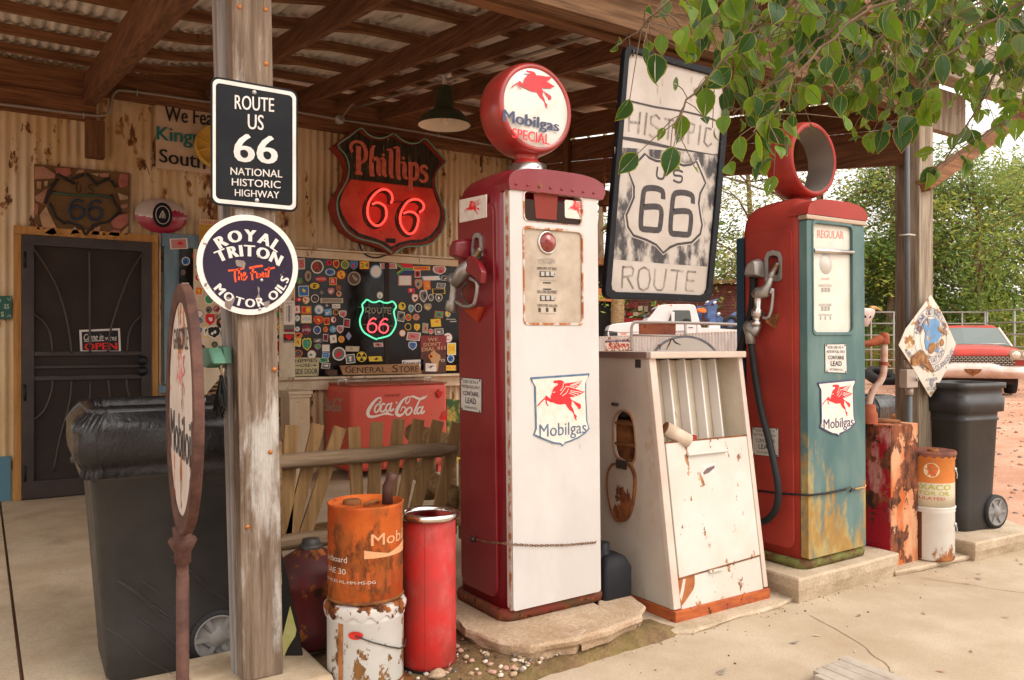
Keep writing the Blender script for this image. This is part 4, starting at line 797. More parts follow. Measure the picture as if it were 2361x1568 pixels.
# ---------------------------------------------------------------- slabs and kerbs
M_STONE = mat('stone_slab', (.44, .31, .20), .9, 0, (.54, .41, .29), 5, dirt=.45, ds=6, dc=(.27, .16, .10), bump=.9, bs=38, fine=.45)
def rough_slab(name, poly, z0, z1, label, cat, m=M_STONE, amp=.012, sub=.03, group=None):
    P = []
    for (a, b), (c_, d_) in zip(poly, poly[1:] + poly[:1]):
        n_ = max(1, int(math.hypot(c_ - a, d_ - b) / sub)); P += [(a + (c_ - a) * i / n_, b + (d_ - b) * i / n_) for i in range(n_)]
    cx_ = sum(p[0] for p in P) / len(P); cy_ = sum(p[1] for p in P) / len(P); rings = []
    for i, (z, k_) in enumerate(((z0, .93), (z0 + (z1 - z0) * .35, .965), (z0 + (z1 - z0) * .6, 1.0), (z1 - .012, 1.01), (z1, .995))):
        r = []
        for x, y in P:
            n1 = noise.noise(Vector((x * 9, y * 9, z * 30))) * amp * (1.6 if i < 3 else 1) ; L_ = math.hypot(x - cx_, y - cy_)
            dx, dy = (x - cx_) / L_, (y - cy_) / L_; sh = (k_ - 1) * .5
            r.append(Vector((x + dx * (n1 + sh), y + dy * (n1 + sh), z + (noise.noise(Vector((x * 6, y * 6, 3))) * .003))))
        rings.append(r)
    mb = MB(m); mb.loft(rings, smooth=False); return mb.solo(name, label, cat, (cx_, cy_, z0), group=group, bev=.004)
def G(px, py, z=0): p = atZ(px, py, z); return (p.x, p.y)
rough_slab('stone_slab', [G(1075, 1448, .13), G(1150, 1478, .13), G(1222, 1486, .13), G(1332, 1466, .13), (2.44, 2.86), (2.56, 3.55), (1.86, 3.6)], .045, .128, 'cracked tan sandstone slab under the crimson and white gas pump', 'slab', amp=.016)
rough_slab('stone_slab', [(2.36, 2.84), G(1335, 1465, .13), G(1400, 1447, .13), G(1478, 1415, .13), G(1486, 1395, .13), G(1440, 1360, .13), (2.56, 3.1)], .052, .127, 'pointed right piece of broken sandstone beside the crimson and white gas pump', 'slab', amp=.012)
M_BLOCK = mat('block_concrete', (.46, .36, .25), .9, 0, (.56, .45, .33), 6, dirt=.45, ds=5, dc=(.24, .20, .10), bump=.5, bs=55, fine=.4)
rough_slab('concrete_block', [(3.59, 2.69), (4.53, 2.70), (4.55, 3.4), (3.62, 3.4)], -.02, .138, 'pale mossy concrete block under the teal fronted gas pump', 'block', M_BLOCK, .006)
rough_slab('kerb', [G(1470, 1465), G(1600, 1462), G(1700, 1428), G(1790, 1405), G(1842, 1380), (3.585, 3.0), (2.6, 3.3)], -.03, .022, 'low broken stone kerb under the white slant fronted cabinet', 'kerb', M_BLOCK, .012)
rough_slab('kerb', [G(2064, 1330), G(2150, 1312), G(2235, 1292), (5.35, 2.62), (5.4, 3.3), (4.56, 3.3)], -.03, .035, 'low concrete kerb under the rust eaten box and the oil pails', 'kerb', M_BLOCK, .006)
p0 = G(2248, 1297); p1_ = G(2360, 1268)
rough_slab('concrete_block', [p0, (p1_[0] + .1, p1_[1] - .02), (6.35, 3.15), (5.25, 3.25)], -.02, .125, 'mossy concrete block under the big black bin beside the right porch post', 'block', M_BLOCK, .006)
# ---------------------------------------------------------------- cans, pails, barrels
def can_uv(o, r): 
    class C:
        def mp(s, a, b, h=0):
            t = a / r; return Vector((o[0] + math.cos(t) * (r + h), o[1] + math.sin(t) * (r + h), b))
    return C()
TOC = math.atan2(-1, -0.35)                                # angle on a can that faces the camera is computed per can
def facing(o): return math.atan2(-o[1], -o[0])
o = (1.283, 3.0); rC = .148
M_OR = mat('oil_can_orange', (.54, .12, .02), .55, 0, (.36, .06, .012), 5, rust=.62, rs=7, rst=(1, 1, .6), rc=((.13, .04, .015), (.36, .10, .02)), soft=.12, zr=(-.1, .5, .06, -.02))
M_ORD = mat('oil_can_deep', (.38, .085, .02), .6, 0, (.26, .05, .015), 6); M_ORL = mat('oil_can_print', (.62, .32, .16), .6)
can = thing('oil_can', 'rusty orange round oil can with a dark spout stacked on the white pail', 'can', (o[0], o[1], .372), 'oil cans and pails')
mb = MB(M_OR); mb.lathe((o[0], o[1], 0), (0, 0, 1), [(.0001, .373), (rC - .004, .373), (rC, .377), (rC, .735), (rC + .004, .745), (rC - .002, .747), (rC - .005, .735), (.0001, .732)], 48); cb = mb.part('body', can)
mb = MB(RUSTM); mb.lathe((o[0], o[1], 0), (0, 0, 1), [(rC + .001, .373), (rC + .005, .377), (rC + .001, .386)], 48); mb.part('bottom_rim', cb)
C = can_uv(o, rC); f0 = facing(o)
def cyl_text(mb, t, a0, a1, z0, z1, bold=.0, h=.0012, seg=None):
    vs_, fs, _ = glyphs(t)
    if bold: cyl_text(mb, t, a0 + 22 * bold, a1 + 22 * bold, z0, z1, 0, h + .0003)
    mb.add([C.mp((f0 + math.radians(a0 + (a1 - a0) * u)) * C_r, z0 + (z1 - z0) * v_, h) for u, v_ in vs_], fs)
def cyl_patch(mb, a0, a1, z0, z1, h=.0008, m=None, n=10, top=None):
    P = []
    for i in range(n + 1):
        a = math.radians(a0 + (a1 - a0) * i / n); zt_ = z1 if top is None else top(i / n)
        P += [C.mp((f0 + a) * C_r, z0, h), C.mp((f0 + a) * C_r, zt_, h)]
    mb.add(P, [(2 * i, 2 * i + 1, 2 * i + 3, 2 * i + 2) for i in range(n)], m)
C_r = rC
mb = MB(M_ORL); cyl_text(mb, 'Mobil', 8, 78, .60, .645, .03); mb.part('lettering', can)
mb = MB(M_ORD); cyl_patch(mb, -80, 88, .435, .50); mb.part('band', can)
mb = MB(M_ORL); cyl_patch(mb, -2, 35, .552, .582, top=lambda t: .585 - .02 * t); cyl_patch(mb, 35, 85, .552, .57, top=lambda t: .563 + .035 * t); mb.part('chevron', can)
mb = MB(mat('print_white', (.6, .5, .42), .6)); cyl_text(mb, 'outboard', -78, -28, .535, .558, .01); mb.part('lettering', can)
mb = MB(mat('print_white', (.6, .5, .42), .6)); cyl_text(mb, 'SAE 30', -72, -30, .49, .512, .015); mb.part('lettering', can)
mb = MB(mat('print_white', (.6, .5, .42), .6)); cyl_text(mb, 'SERVICES ML-MM-MS-DG', -80, 15, .455, .467, .0, .0016); mb.part('lettering', can)
mb = MB(RUSTM); mb.lathe((o[0] - .045, o[1] + .03, 0), (0, 0, 1), [(.036, .732), (.036, .748), (.03, .752), (.0001, .752)], 20); mb.part('cap', can)
mb = MB(mat('spout_dark', (.09, .04, .03), .6, .4)); q = Vector((o[0] + .075, o[1] - .045, .73)); mb.tube([q, q + UP * .07, q + Vector((.012, -.006, .10)), q + Vector((.02, -.01, .125))], [.022, .021, .02, .022], 14); mb.part('spout', can)
mb = MB(RUSTM); mb.tube([Vector((o[0] - .03, o[1] - .06, .742)), Vector((o[0] + .02, o[1] - .05, .752)), Vector((o[0] + .04, o[1] - .03, .742))], .006, 6); mb.part('handle', can)
M_PW = mat('pail_white', (.62, .62, .59), .45, 0, (.55, .55, .51), 4, rust=.30, rs=7, rst=(1, 1, .7), soft=.015, rc=((.16, .08, .03), (.28, .14, .05)), zr=(.0, .12, .14, .02))
pail = thing('pail', 'white metal pail with rust patches and a red handle plate under the orange oil can', 'pail', (o[0], o[1], .01), 'oil cans and pails')
mb = MB(M_PW); mb.lathe((o[0], o[1], 0), (0, 0, 1), [(.0001, .01), (.146, .01), (.150, .02), (.151, .30), (.156, .305), (.154, .316), (.156, .335)], 48); pb_ = mb.part('body', pail)
mb = MB(mat('pail_lid', (.45, .42, .38), .6, 0, (.5, .47, .43), 5, rust=.6, rs=9)); v = []
for i in range(96):
    a = 2 * math.pi * i / 96; l = .012 * math.sin(a * 16)
    for r_, z in ((.162 + l * .2, .322 + l), (.163, .348), (.150, .366), (.02, .368)): v.append((o[0] + r_ * math.cos(a), o[1] + r_ * math.sin(a), z))
mb.add(v, [(i * 4 + j, ((i + 1) % 96) * 4 + j, ((i + 1) % 96) * 4 + j + 1, i * 4 + j + 1) for i in range(96) for j in range(3)], smooth=True); mb.part('lid', pail)
C = can_uv(o, .151); C_r = .151
mb = MB(mat('rust_streak', (.42, .16, .05), .8, 0, (.25, .09, .03), 20)); cyl_patch(mb, -42, -34, .01, .318, .002, n=4); mb.part('rust_streak', pb_)
mb = MB(RUSTM); cyl_patch(mb, -80, 80, .045, .058, .0012, n=24); mb.part('rust_band', pb_)
mb = MB(mat('handle_red', (.5, .03, .02), .45)); mb.add([C.mp((f0 + math.radians(-14) + .19 * math.cos(t)) * C_r, .262 + .016 * math.sin(t), .004) for t in [i * .39 for i in range(16)]], [tuple(range(16))]); mb.part('handle_plate', pail)
mb = MB(DKMET); mb.tube([C.mp((f0 + math.radians(a)) * C_r, z, .008) for a, z in ((-14, .262), (10, .235), (35, .205), (58, .178), (74, .172), (84, .19))], .003, 6); mb.part('wire_handle', pail)
o = (1.585, 3.03); tb = thing('canister', 'tall red round canister with chrome rim beside the orange oil can', 'canister', (o[0], o[1], .02))
M_RC = mat('canister_red', (.44, .018, .014), .5, 0, (.30, .03, .022), 6, dirt=.45, ds=7, dc=(.5, .16, .15), rust=.03, rs=30, zr=(0, .08, .12, 0), rc=((.45, .2, .2), (.5, .25, .22)))
mb = MB(M_RC); mb.lathe((o[0], o[1], 0), (0, 0, 1), [(.0001, .03), (.112, .03), (.114, .045), (.111, .64), (.108, .64), (.106, .3), (.0001, .29)], 48); mb.part('body', tb)
mb = MB(RUBBER); mb.lathe((o[0], o[1], 0), (0, 0, 1), [(.0001, .012), (.108, .012), (.113, .02), (.112, .032)], 40); mb.part('base', tb)
mb = MB(mat('chrome_bright', (.72, .70, .67), .12, 1)); mb.lathe((o[0], o[1], .655), (0, 0, 1), [(.112, -.018), (.120, -.014), (.122, 0), (.116, .012), (.104, .010), (.098, 0), (.100, -.015), (.106, -.04)], 48); mb.part('rim', tb)
mb = MB(mat('seam_dark', (.16, .01, .01), .6)); f0 = facing(o); C = can_uv(o, .1135); C_r = .1135; cyl_patch(mb, -9.5, -9, .03, .63, .0006, n=1); mb.part('seam', tb)
mb = MB(RUSTM); mb.add([(1.38, 2.85, .012), (1.78, 2.82, .016), (1.82, 3.1, .016), (1.4, 3.15, .012), (1.38, 2.85, .006), (1.78, 2.82, .008), (1.82, 3.1, .008), (1.4, 3.15, .006)], [(0, 1, 2, 3), (4, 5, 6, 7), (0, 1, 5, 4), (1, 2, 6, 5), (2, 3, 7, 6), (3, 0, 4, 7)]); mb.solo('rusty_sheet', 'thin rusty metal sheet lying under the tall red canister', 'sheet', (1.6, 3, .01))
o = (1.235, 3.5); br = thing('barrel', 'small dark red ribbed metal barrel with cone top standing behind the orange oil can', 'barrel', (o[0], o[1], .03))
M_BR = mat('barrel_red', (.10, .012, .012), .5, 0, (.05, .02, .018), 5, rust=.35, rs=7)
mb = MB(M_BR); mb.lathe((o[0], o[1], 0), (0, 0, 1), [(.0001, .045), (.15, .045), (.155, .06), (.15, .1), (.155, .115), (.15, .13), (.15, .3), (.157, .315), (.15, .33), (.15, .37), (.14, .385), (.12, .42), (.06, .455), (.05, .46)], 40); mb.part('body', br)
mb = MB(DKMET); mb.lathe((o[0], o[1], 0), (0, 0, 1), [(.05, .455), (.052, .475), (.045, .48), (.04, .48), (.038, .50), (.0001, .503)], 20); mb.part('cap', br)
# leaning yellow and black plank
p, q = atD(660, 1262, 3.3), atD(676, 1558, 3.25); mb = MB(mat('warning_stripe', (.016, .014, .012), .6)); P_ = PL(q, (sa, -ca, 0), p - q)
pts = [(652, 1265), (668, 1268), (676, 1300), (684, 1380), (696, 1450), (704, 1560), (668, 1560), (654, 1500), (652, 1380)]; mb.ppx(pts, P_, -.012, 0)
plank = mb.solo('striped_plank', 'narrow bent black and yellow strip leaning against the near left porch post', 'plank', q)
mb = MB(mat('stripe_yellow', (.42, .40, .12), .6, 0, (.5, .47, .2), 20)); mb.ppx([(656, 1295), (660, 1270), (668, 1320), (667, 1345), (656, 1375)], P_, .001, .002); mb.part('stripe', plank); mb = MB(mat('stripe_yellow', (.4, .4, .1), .6)); mb.ppx([(682, 1395), (692, 1450), (688, 1465), (668, 1495), (656, 1520), (658, 1470)], P_, .001, .002); mb.part('stripe', plank)
# jerry can
jx, jy = 2.66, 3.22; jc = thing('jerry_can', 'black plastic jerry can standing behind the stone slab between crimson pump and white cabinet', 'can', (jx, jy, .02)); p = atD(1420, 1395, 4.0)
M_J = mat('jerry_black', (.012, .012, .015), .6, bump=.1, bs=200); cj = Vector((2.61, 3.08, 0))
mb = MB(M_J); mb.loft([rr3(cj.x, cj.y, w_, d_, z, .02, 3) for z, w_, d_ in ((.03, .17, .17), (.04, .18, .18), (.27, .18, .18), (.32, .13, .14), (.335, .08, .09))]); mb.part('body', jc)
mb = MB(M_J); mb.lathe((cj.x - .03, cj.y, 0), (0, 0, 1), [(.035, .32), (.035, .35), (.032, .35), (.034, .385), (.028, .39), (.0001, .39)], 16); mb.part('cap', jc)
mb = MB(M_J); mb.tube([(cj.x - .085, cj.y - .03, .25), (cj.x - .10, cj.y - .04, .32), (cj.x - .06, cj.y - .03, .35)], .014, 8); mb.part('handle', jc)
# rocks near the post
for px, py, r_, lab in ((610, 1556, .05, 'rounded tan rock at the foot of the near left porch post'), (698, 1560, .055, 'pinkish tan rock in front of the striped plank'), (1010, 1562, .03, 'small tan stone below the tall red canister'), (1108, 1538, .018, 'small white stone on the gravel beside the tall red canister'), (1190, 1548, .022, 'dull reddish stone on the soil below the sandstone slab')):
    g_ = G(px, py, .02); mb = MB(); pb0 = ico2; v, f = ico2; K = []
    for q in v: n_ = 1 + .3 * noise.noise(Vector(q) * 1.3 + Vector((px, 0, 0))); K.append((g_[0] + q[0] * r_ * n_ * 1.2, g_[1] + q[1] * r_ * n_, .02 + r_ * .4 + q[2] * r_ * n_ * .65))
    mb.add(K, f, M_STONE if r_ > .02 else PEB[3]); mb.solo('rock', lab, 'rock', (g_[0], g_[1], .02), group='rocks around the island')
# ---------------------------------------------------------------- rust eaten box with hand pump
M_RB = mat('box_flaking', (.44, .10, .02), .8, 0, (.55, .30, .17), 7, (1, 1, .4), rust=.55, rs=6.5, rst=(1, 1, .7), rc=((.05, .022, .015), (.22, .07, .03)), soft=.02, bump=.4, bs=40)
M_RBS = mat('box_flaking_side', (.30, .01, .02), .7, 0, (.48, .24, .2), 6, (1, 1, .4), .52, .62, rust=.50, rs=5, rc=((.04, .02, .015), (.26, .09, .04)), soft=.02, bump=.4, bs=40)
bx0, bx1, by0, by1 = 4.556, 4.845, 2.76, 3.06
rb = thing('oil_dispenser', 'rust eaten red and orange metal box with bent hand pump pipe on top', 'dispenser', (4.7, 2.9, .03))
mb = MB(M_RB); mb.box(bx0, bx1, by0, by1, .0, .885); mb.part('body', rb, bev=.004)
mb = MB(M_RBS); mb.box(bx0 - .003, bx0 - .0005, by0 + .004, by1 - .004, .03, .87); mb.part('side_panel', rb)
mb = MB(RUSTM); mb.lathe((4.72, 2.92, .885), (0, 0, 1), [(.10, 0), (.105, .008), (.10, .016), (.0001, .02)], 24); lid = mb.part('lid', rb); MB(RUSTM).tube([(4.80, 2.9, .895), (4.80, 2.9, .925), (4.815, 2.9, .93), (4.825, 2.9, .9)], .006, 6).part('hasp', lid)
M_PP = mat('pump_pipe', (.35, .10, .045), .75, 0, (.24, .06, .03), 12, rust=.3, rs=18); M_PPL = mat('pump_pipe_pale', (.52, .40, .32), .7, 0, (.36, .12, .07), 10, rust=.25, rs=14)
hx = PX(4.60)
D_ = lambda x, y, o_=0: Vector(atD(x, y, 4.95 - o_))
mb = MB(M_PP); c0 = D_(2003, 975); mb.lathe((c0.x, c0.y, .885), (0, 0, 1), [(.05, 0), (.05, .06), (.04, .08), (.04, .11), (.03, .12)], 16); mb.part('cylinder', rb)
mb = MB(M_PPL); mb.tube(smooth_path([tuple(D_(*p)) for p in ((2001, 950), (2003, 928), (2010, 905), (2028, 880), (2036, 860), (2038, 820), (2038, 790))], 4), .021, 12); mb.part('pipe', rb)
mb = MB(M_PP); mb.lathe(D_(2038, 790), (0, 0, 1), [(.03, -.01), (.034, 0), (.03, .015), (.03, .04), (.022, .06), (.0001, .065)], 14); mb.tube([D_(2040, 778), D_(2022, 785), D_(2005, 792), D_(1975, 793), D_(1950, 793)], [.026, .03, .02, .018, .018], 10); mb.part('crank_arm', rb)
mb = MB(M_PP); mb.lathe(D_(2038, 838), (0, 0, 1), [(.026, -.01), (.026, .01)], 12); mb.tube([D_(2036, 838), D_(2052, 845)], .008, 6); mb.part('collar', rb)
# ---------------------------------------------------------------- two oil pails by the right post
o = (4.98, 2.75); C_r = .13; C = can_uv(o, C_r); f0 = facing(o)
M_TO = mat('pail_orange', (.56, .19, .045), .5, 0, (.50, .15, .04), 5, rust=.2, rs=10); M_TC = mat('pail_cream', (.58, .52, .38), .5, 0, (.5, .42, .3), 6, rust=.2, rs=9)
tp = thing('pail', 'orange and cream oil pail with a red star by the right post', 'pail', (o[0], o[1], .37), 'oil cans and pails')
mb = MB(M_TC); mb.lathe((o[0], o[1], 0), (0, 0, 1), [(.0001, .372), (C_r, .372), (C_r, .455), (C_r, .5), (C_r, .52)], 44); mb.lathe((o[0], o[1], 0), (0, 0, 1), [(C_r, .52), (C_r, .66), (.135, .665), (.133, .69)], 44, M_TO); mb.part('body', tp)
mb = MB(mat('lid_rust', (.12, .045, .035), .7, 0, (.2, .07, .04), 9)); v = []
for i in range(96):
    a = 2 * math.pi * i / 96; l = .009 * math.sin(a * 18)
    for r_, z in ((.140 + l * .2, .683 + l), (.141, .70), (.136, .712), (.124, .705), (.01, .705)): v.append((o[0] + r_ * math.cos(a), o[1] + r_ * math.sin(a), z))
mb.add(v, [(i * 5 + j, ((i + 1) % 96) * 5 + j, ((i + 1) % 96) * 5 + j + 1, i * 5 + j + 1) for i in range(96) for j in range(4)], smooth=True); lid = mb.part('lid', tp)
mb = MB(RUSTM); mb.lathe((o[0] - .02, o[1] - .02, .705), (0, 0, 1), [(.032, 0), (.032, .015), (.02, .018), (.018, .008), (.0001, .008)], 18); mb.part('cap', lid)
mb = MB(mat('disc_cream', (.62, .52, .32), .5)); mb.add([C.mp((f0) * C_r + .045 * math.cos(t), .60 + .045 * math.sin(t), .001) for t in [i * math.pi / 12 for i in range(24)]], [tuple(range(24))]); dsk = mb.part('disc', tp)
mb = MB(mat('star_red', (.6, .10, .04), .5)); mb.add([C.mp((f0) * C_r + (.042 if i % 2 == 0 else .016) * math.sin(i * math.pi / 5), .598 + (.042 if i % 2 == 0 else .016) * math.cos(i * math.pi / 5), .0018) for i in range(10)] + [C.mp(f0 * C_r, .598, .002)], [(i, (i + 1) % 10, 10) for i in range(10)]); mb.part('star', dsk)
mb = MB(mat('t_green', (.16, .2, .05), .5)); mb.add([C.mp(f0 * C_r + x, .598 + z, .0024) for x, z in ((-.012, .014), (.012, .014), (.012, .008), (.003, .008), (.003, -.016), (-.003, -.016), (-.003, .008), (-.012, .008))], [tuple(range(8))]); mb.part('lettering', dsk)
OLV = mat('print_olive', (.40, .38, .06), .5)
mb = MB(OLV); cyl_text(mb, 'TEXACO', -62, 52, .480, .513, .04); mb.part('lettering', tp)
mb = MB(OLV); cyl_text(mb, 'MOTOR OIL', -66, 50, .447, .470, .025); mb.part('lettering', tp)
mb = MB(mat('print_red', (.5, .09, .05), .5)); cyl_text(mb, 'INSULATED', -58, 34, .418, .435, .02); mb.part('lettering', tp)
tq = thing('pail', 'white rust streaked pail under the orange and cream pail by the right post', 'pail', (o[0], o[1], .04), 'oil cans and pails')
M_P4 = mat('pail_white_rusty', (.60, .57, .52), .45, 0, (.55, .5, .44), 5, rust=.5, rs=6, rst=(1, 1, .6), rc=((.16, .05, .02), (.42, .17, .06)), soft=.06, zr=(.0, .33, .06, -.22))
mb = MB(M_P4); mb.lathe((o[0], o[1], 0), (0, 0, 1), [(.0001, .04), (C_r - .004, .04), (C_r, .05), (C_r, .335), (C_r + .004, .342), (C_r, .35), (C_r + .006, .362), (C_r + .006, .37), (.0001, .37)], 44); mb.part('body', tq)
mb = MB(mat('rust_streak_dark', (.12, .035, .015), .8)); cyl_patch(mb, -42, -24, .05, .345, .0012, n=4); mb.part('rust_streak', tq)
for z_, par in ((.60, tp), (.26, tq)):
    mb = MB(GALV); a_ = f0 + math.radians(78); q = Vector((o[0] + math.cos(a_) * .132, o[1] + math.sin(a_) * .132, z_)); mb.lathe(q, (math.cos(a_), math.sin(a_), 0), [(.014, 0), (.01, .008), (.0001, .01)], 10); mb.tube([q + Vector((.01, 0, 0)), q + Vector((.016, -.004, -.03)), q + Vector((.004, -.01, -.055))], .003, 6); mb.part('handle', par)
# ---------------------------------------------------------------- bins
M_BIN = mat('bin_plastic', (.014, .014, .015), .45, 0, (.026, .025, .025), 3, bump=.12, bs=120, spec=.55)
M_BAG = mat('bin_bag', (.010, .010, .011), .3, spec=.4, bump=1., bs=14, bst=(1, 1, .5))
def bin_(name, label, c_, w_, d_, H, rotz, z0, wheels=True, bag=False, group='black wheeled bins'):
    t = thing(name, label, 'bin', (c_[0], c_[1], z0), group); X0, Y0 = c_
    R_ = lambda z, k_, ex=0: [Vector((X0 + (.02 * (1 - (z - z0) / H) if bag else 0), Y0, 0)) + p for p in rr3(0, 0, w_ * k_ + ex, d_ * k_ + ex, z, .07, 5)]
    mb = MB(M_BIN)
    rings = [R_(z0 + z * H, k_, (e - .07 if bag and z > .78 else e)) for z, k_, e in ((0, .79, -.02), (.01, .79, 0), (.18, .82, 0), (.74, .93, 0), (.745, .93, .015), (.76, .93, .015), (.765, .94, 0), (.80, .945, 0), (.805, .95, .05), (.90, .96, .055), (.905, .96, .03), (.96, .97, .03), (.965, .97, .06), (1.0, .97, .06), (1.0, .97, .0), (.88, .95, -.03), (.4, .85, -.04), (.05, .75, -.06))]
    mb.loft(rings); mb.part('body', t)
    if wheels:
        for s_ in (-1, 1):
            p = Vector((X0 + w_ * (.30 if bag else .37), Y0 + s_ * (d_ * .40 + .0), z0 + .115)); mb = MB(RUBBER); ax = Vector((0, s_, 0)); mb.lathe(p, ax, [(.06, -.022), (.112, -.02), (.115, 0), (.112, .02), (.095, .022)], 32); wh = mb.part('wheel', t)
            mb = MB(mat('wheel_grey', (.22, .21, .2), .5)); mb.lathe(p, ax, [(.095, .02), (.09, .026), (.082, .012), (.05, .010), (.035, .02), (.03, .028), (.0001, .03)], 28)
            for i in range(6): a_ = i * math.pi / 3; d3 = Vector((math.cos(a_), 0, math.sin(a_))); mb.beam(p + d3 * .03 + ax * .014, p + d3 * .088 + ax * .016, .02, .012, up=(0, 1, 0))
            mb.part('rim', wh)
        mb = MB(M_BIN); mb.tube([(X0 + w_ * .56, Y0 - d_ * .34, z0 + H * .93), (X0 + w_ * .60, Y0 - d_ * .34, z0 + H * .91), (X0 + w_ * .60, Y0 + d_ * .34, z0 + H * .91), (X0 + w_ * .56, Y0 + d_ * .34, z0 + H * .93)], .016, 8); mb.part('handle', t)
    if bag:
        mb = MB(M_BAG); rings = []; n_ = 160
        base = [Vector((X0, Y0, 0)) + p for p in rr3(0, 0, w_ * .97 + .07, d_ * .97 + .07, 0, .08, 39)]
        L = [(.80, -.13, 1.0), (.97, -.12, 1.0), (1.0, -.105, 1.0), (1.012, -.085, 1.0), (1.0, -.07, 1.0), (.98, -.045, 1.0), (.955, -.018, 1.0), (.932, .002, 1.0), (.92, .008, 1.0), (.89, .010, 1.0), (.86, .010, 1.0), (.825, .004, 1.0), (.812, -.008, 1.0), (.80, -.022, 1.0), (.785, -.03, 1.0), (.77, -.022, 1.0), (.755, -.03, 1.0)]
        for j, (h_, ex, sc_2) in enumerate(L):
            r = []
            for i, p in enumerate(base):
                d3 = Vector((p.x - X0, p.y - Y0, 0)).normalized(); a_ = math.hypot(p.x - X0, p.y - Y0) * 3 + i / len(base) * 34
                k_ = (abs(noise.noise(Vector((a_ * .9, h_ * 5, 1)))) * .035 + noise.noise(Vector((a_ * 1.9 + h_ * 9, h_ * 4, 2))) * .016) * (1.0 if 4 <= j <= 7 else .9 if j > 12 else .16)
                dz = noise.noise(Vector((a_ * .6, 2, 7))) * (.02 if j == len(L) - 1 else .008)
                q = Vector((X0, Y0, 0)) + (p - Vector((X0, Y0, 0))) * 1 + d3 * (ex + k_); q.z = z0 + h_ * H + dz; r.append(q)
            rings.append(r)
        mb.loft(rings, caps=(False, False)); mb.part('bag', t)
        for _ in range(9):
            a = R.uniform(-.25, .05); z_ = z0 + H * R.uniform(.2, .55); q = [(X0 + a + t * .3 + .01, Y0 - d_ * .5 * (.80 + .17 * (z_ - t * .3 - z0) / H) - .012, z_ - t * .3 + .01 * math.sin(t * 9)) for t in (0, .25, .5, .75, 1)]; mb = MB(mat('scratch', (.07, .066, .062), .7)); mb.tube(q, .0012, 3); mb.part('scratch', t)
    t.rotation_euler = (0, 0, rotz); return t
tb1 = bin_('rubbish_bin', 'tall black wheeled bin lined with a glossy black bag beside the near left porch post', (.645, 3.72), .62, .62, 1.08, math.radians(-2), FZ, True, True)
tb2 = bin_('rubbish_bin', 'large open black bin standing on the concrete block beside the right porch post', (5.60, 2.90), .43, .36, .99, math.radians(-8), .125)
tb3 = bin_('rubbish_bin', 'smaller black bin with a bag half hidden behind the right porch post', (5.72, 3.75), .5, .45, .92, math.radians(10), .05, False, True)
# ---------------------------------------------------------------- board in the foreground
A_, B_, C_ = atZ(1861, 1553, .045), atZ(1951, 1514, .045), atZ(2090, 1568, .045); dv = (C_ - B_).normalized(); wv = B_ - A_
mb = MB(mat('board_grey', (.30, .25, .20), .9, 0, (.42, .36, .30), 5, dirt=.4, ds=9))
for i in range(9):
    a = A_ + wv * ((i + .5) / 9) + dv * (.012 * R.random() + (.03 if i == 0 else 0)); mb.beam(a, a + dv * .9, wv.length / 9 - .0015, .05 + .006 * R.random(), off=-.02)
mb.solo('bench_board', 'grey weathered board end poking in at the bottom of the driveway', 'board', A_)
# ---------------------------------------------------------------- signs on the near post
BORD = mat('sign_white_rim', (.62, .59, .56), .35, 0, (.52, .48, .44), 9)
P = PY(3.035); o = thing('road_sign', 'black route 66 national historic highway sign at the top of the near left post', 'sign', P.at(586, 335))
def rq(x0, y0, x1, y1, pl, r): a = pl.uv(x0, (y0 + y1) / 2)[0]; b = pl.uv(x1, (y0 + y1) / 2)[0]; m_ = (x0 + x1) / 2; return rrect2(a, b, pl.uv(m_, y1)[1], pl.uv(m_, y0)[1], r, 6)
M_SB = mat('sign_black', (.006, .007, .009), .4, 0, (.011, .012, .015), 5, spec=.12)
mb = MB(M_SB); mb.plate(rq(486, 192, 686, 481, P, .028), P, -.004, 0); pn = mb.part('panel', o, bev=.0015)
mb = MB(BORD); mb.plate(rq(490, 197, 682, 476, P, .024), P, .001, .0015, None, [rq(497, 206, 674, 467, P, .016)]); mb.part('border', pn)
mb = MB(BORD)
for t, q, b in (('ROUTE', ((541, 219), (631, 227), (631, 259), (541, 252)), .03), ('US', ((571, 263), (607, 266), (607, 301), (571, 298)), .03), ('66', ((540, 307), (638, 315), (638, 379), (540, 373)), .05),
                ('NATIONAL', ((531, 386), (650, 393), (650, 410), (531, 403)), .02), ('HISTORIC', ((534, 411), (646, 418), (646, 435), (534, 428)), .02), ('HIGHWAY', ((541, 436), (643, 442), (643, 458), (541, 452)), .02)):
    mb.text(t, list(q), P, .002, None, b)
mb.part('lettering', o)
for px, py in ((586, 213), (592, 462)): mb = MB(GALV); mb.lathe(P.at(px, py, .001), (0, -1, 0), [(.0085, 0), (.007, .003), (.0001, .004)], 12); mb.part('bolt', o)
P = PY(3.03); c0 = P.uv(574, 611); rr_ = (P.uv(691, 611)[0] - P.uv(457, 611)[0]) / 2; o = thing('round_sign', 'round navy motor oil sign with chipped white rim below the black route sign', 'sign', P.at(574, 611))
M_NV = mat('sign_navy', (.014, .008, .024), .35, 0, (.020, .012, .032), 5, spec=.2, rust=.10, rs=20, rc=((.12, .09, .07), (.25, .2, .16)), soft=.01)
mb = MB(BORD); mb.plate(ell(*c0, rr_, rr_, 64), P, -.003, .0, mat('sign_rim_chipped', (.64, .60, .56), .35, rust=.2, rs=30, rst=(1, 1, 1), rc=((.15, .12, .1), (.4, .3, .22)))); pn = mb.part('panel', o, bev=.001)
mb = MB(M_NV); mb.plate(ell(*c0, rr_ * .885, rr_ * .885, 64), P, .0008, .0012); mb.part('face', pn)
px_ = rr_ / 117; LW = mat('letter_white', (.62, .58, .54), .4)
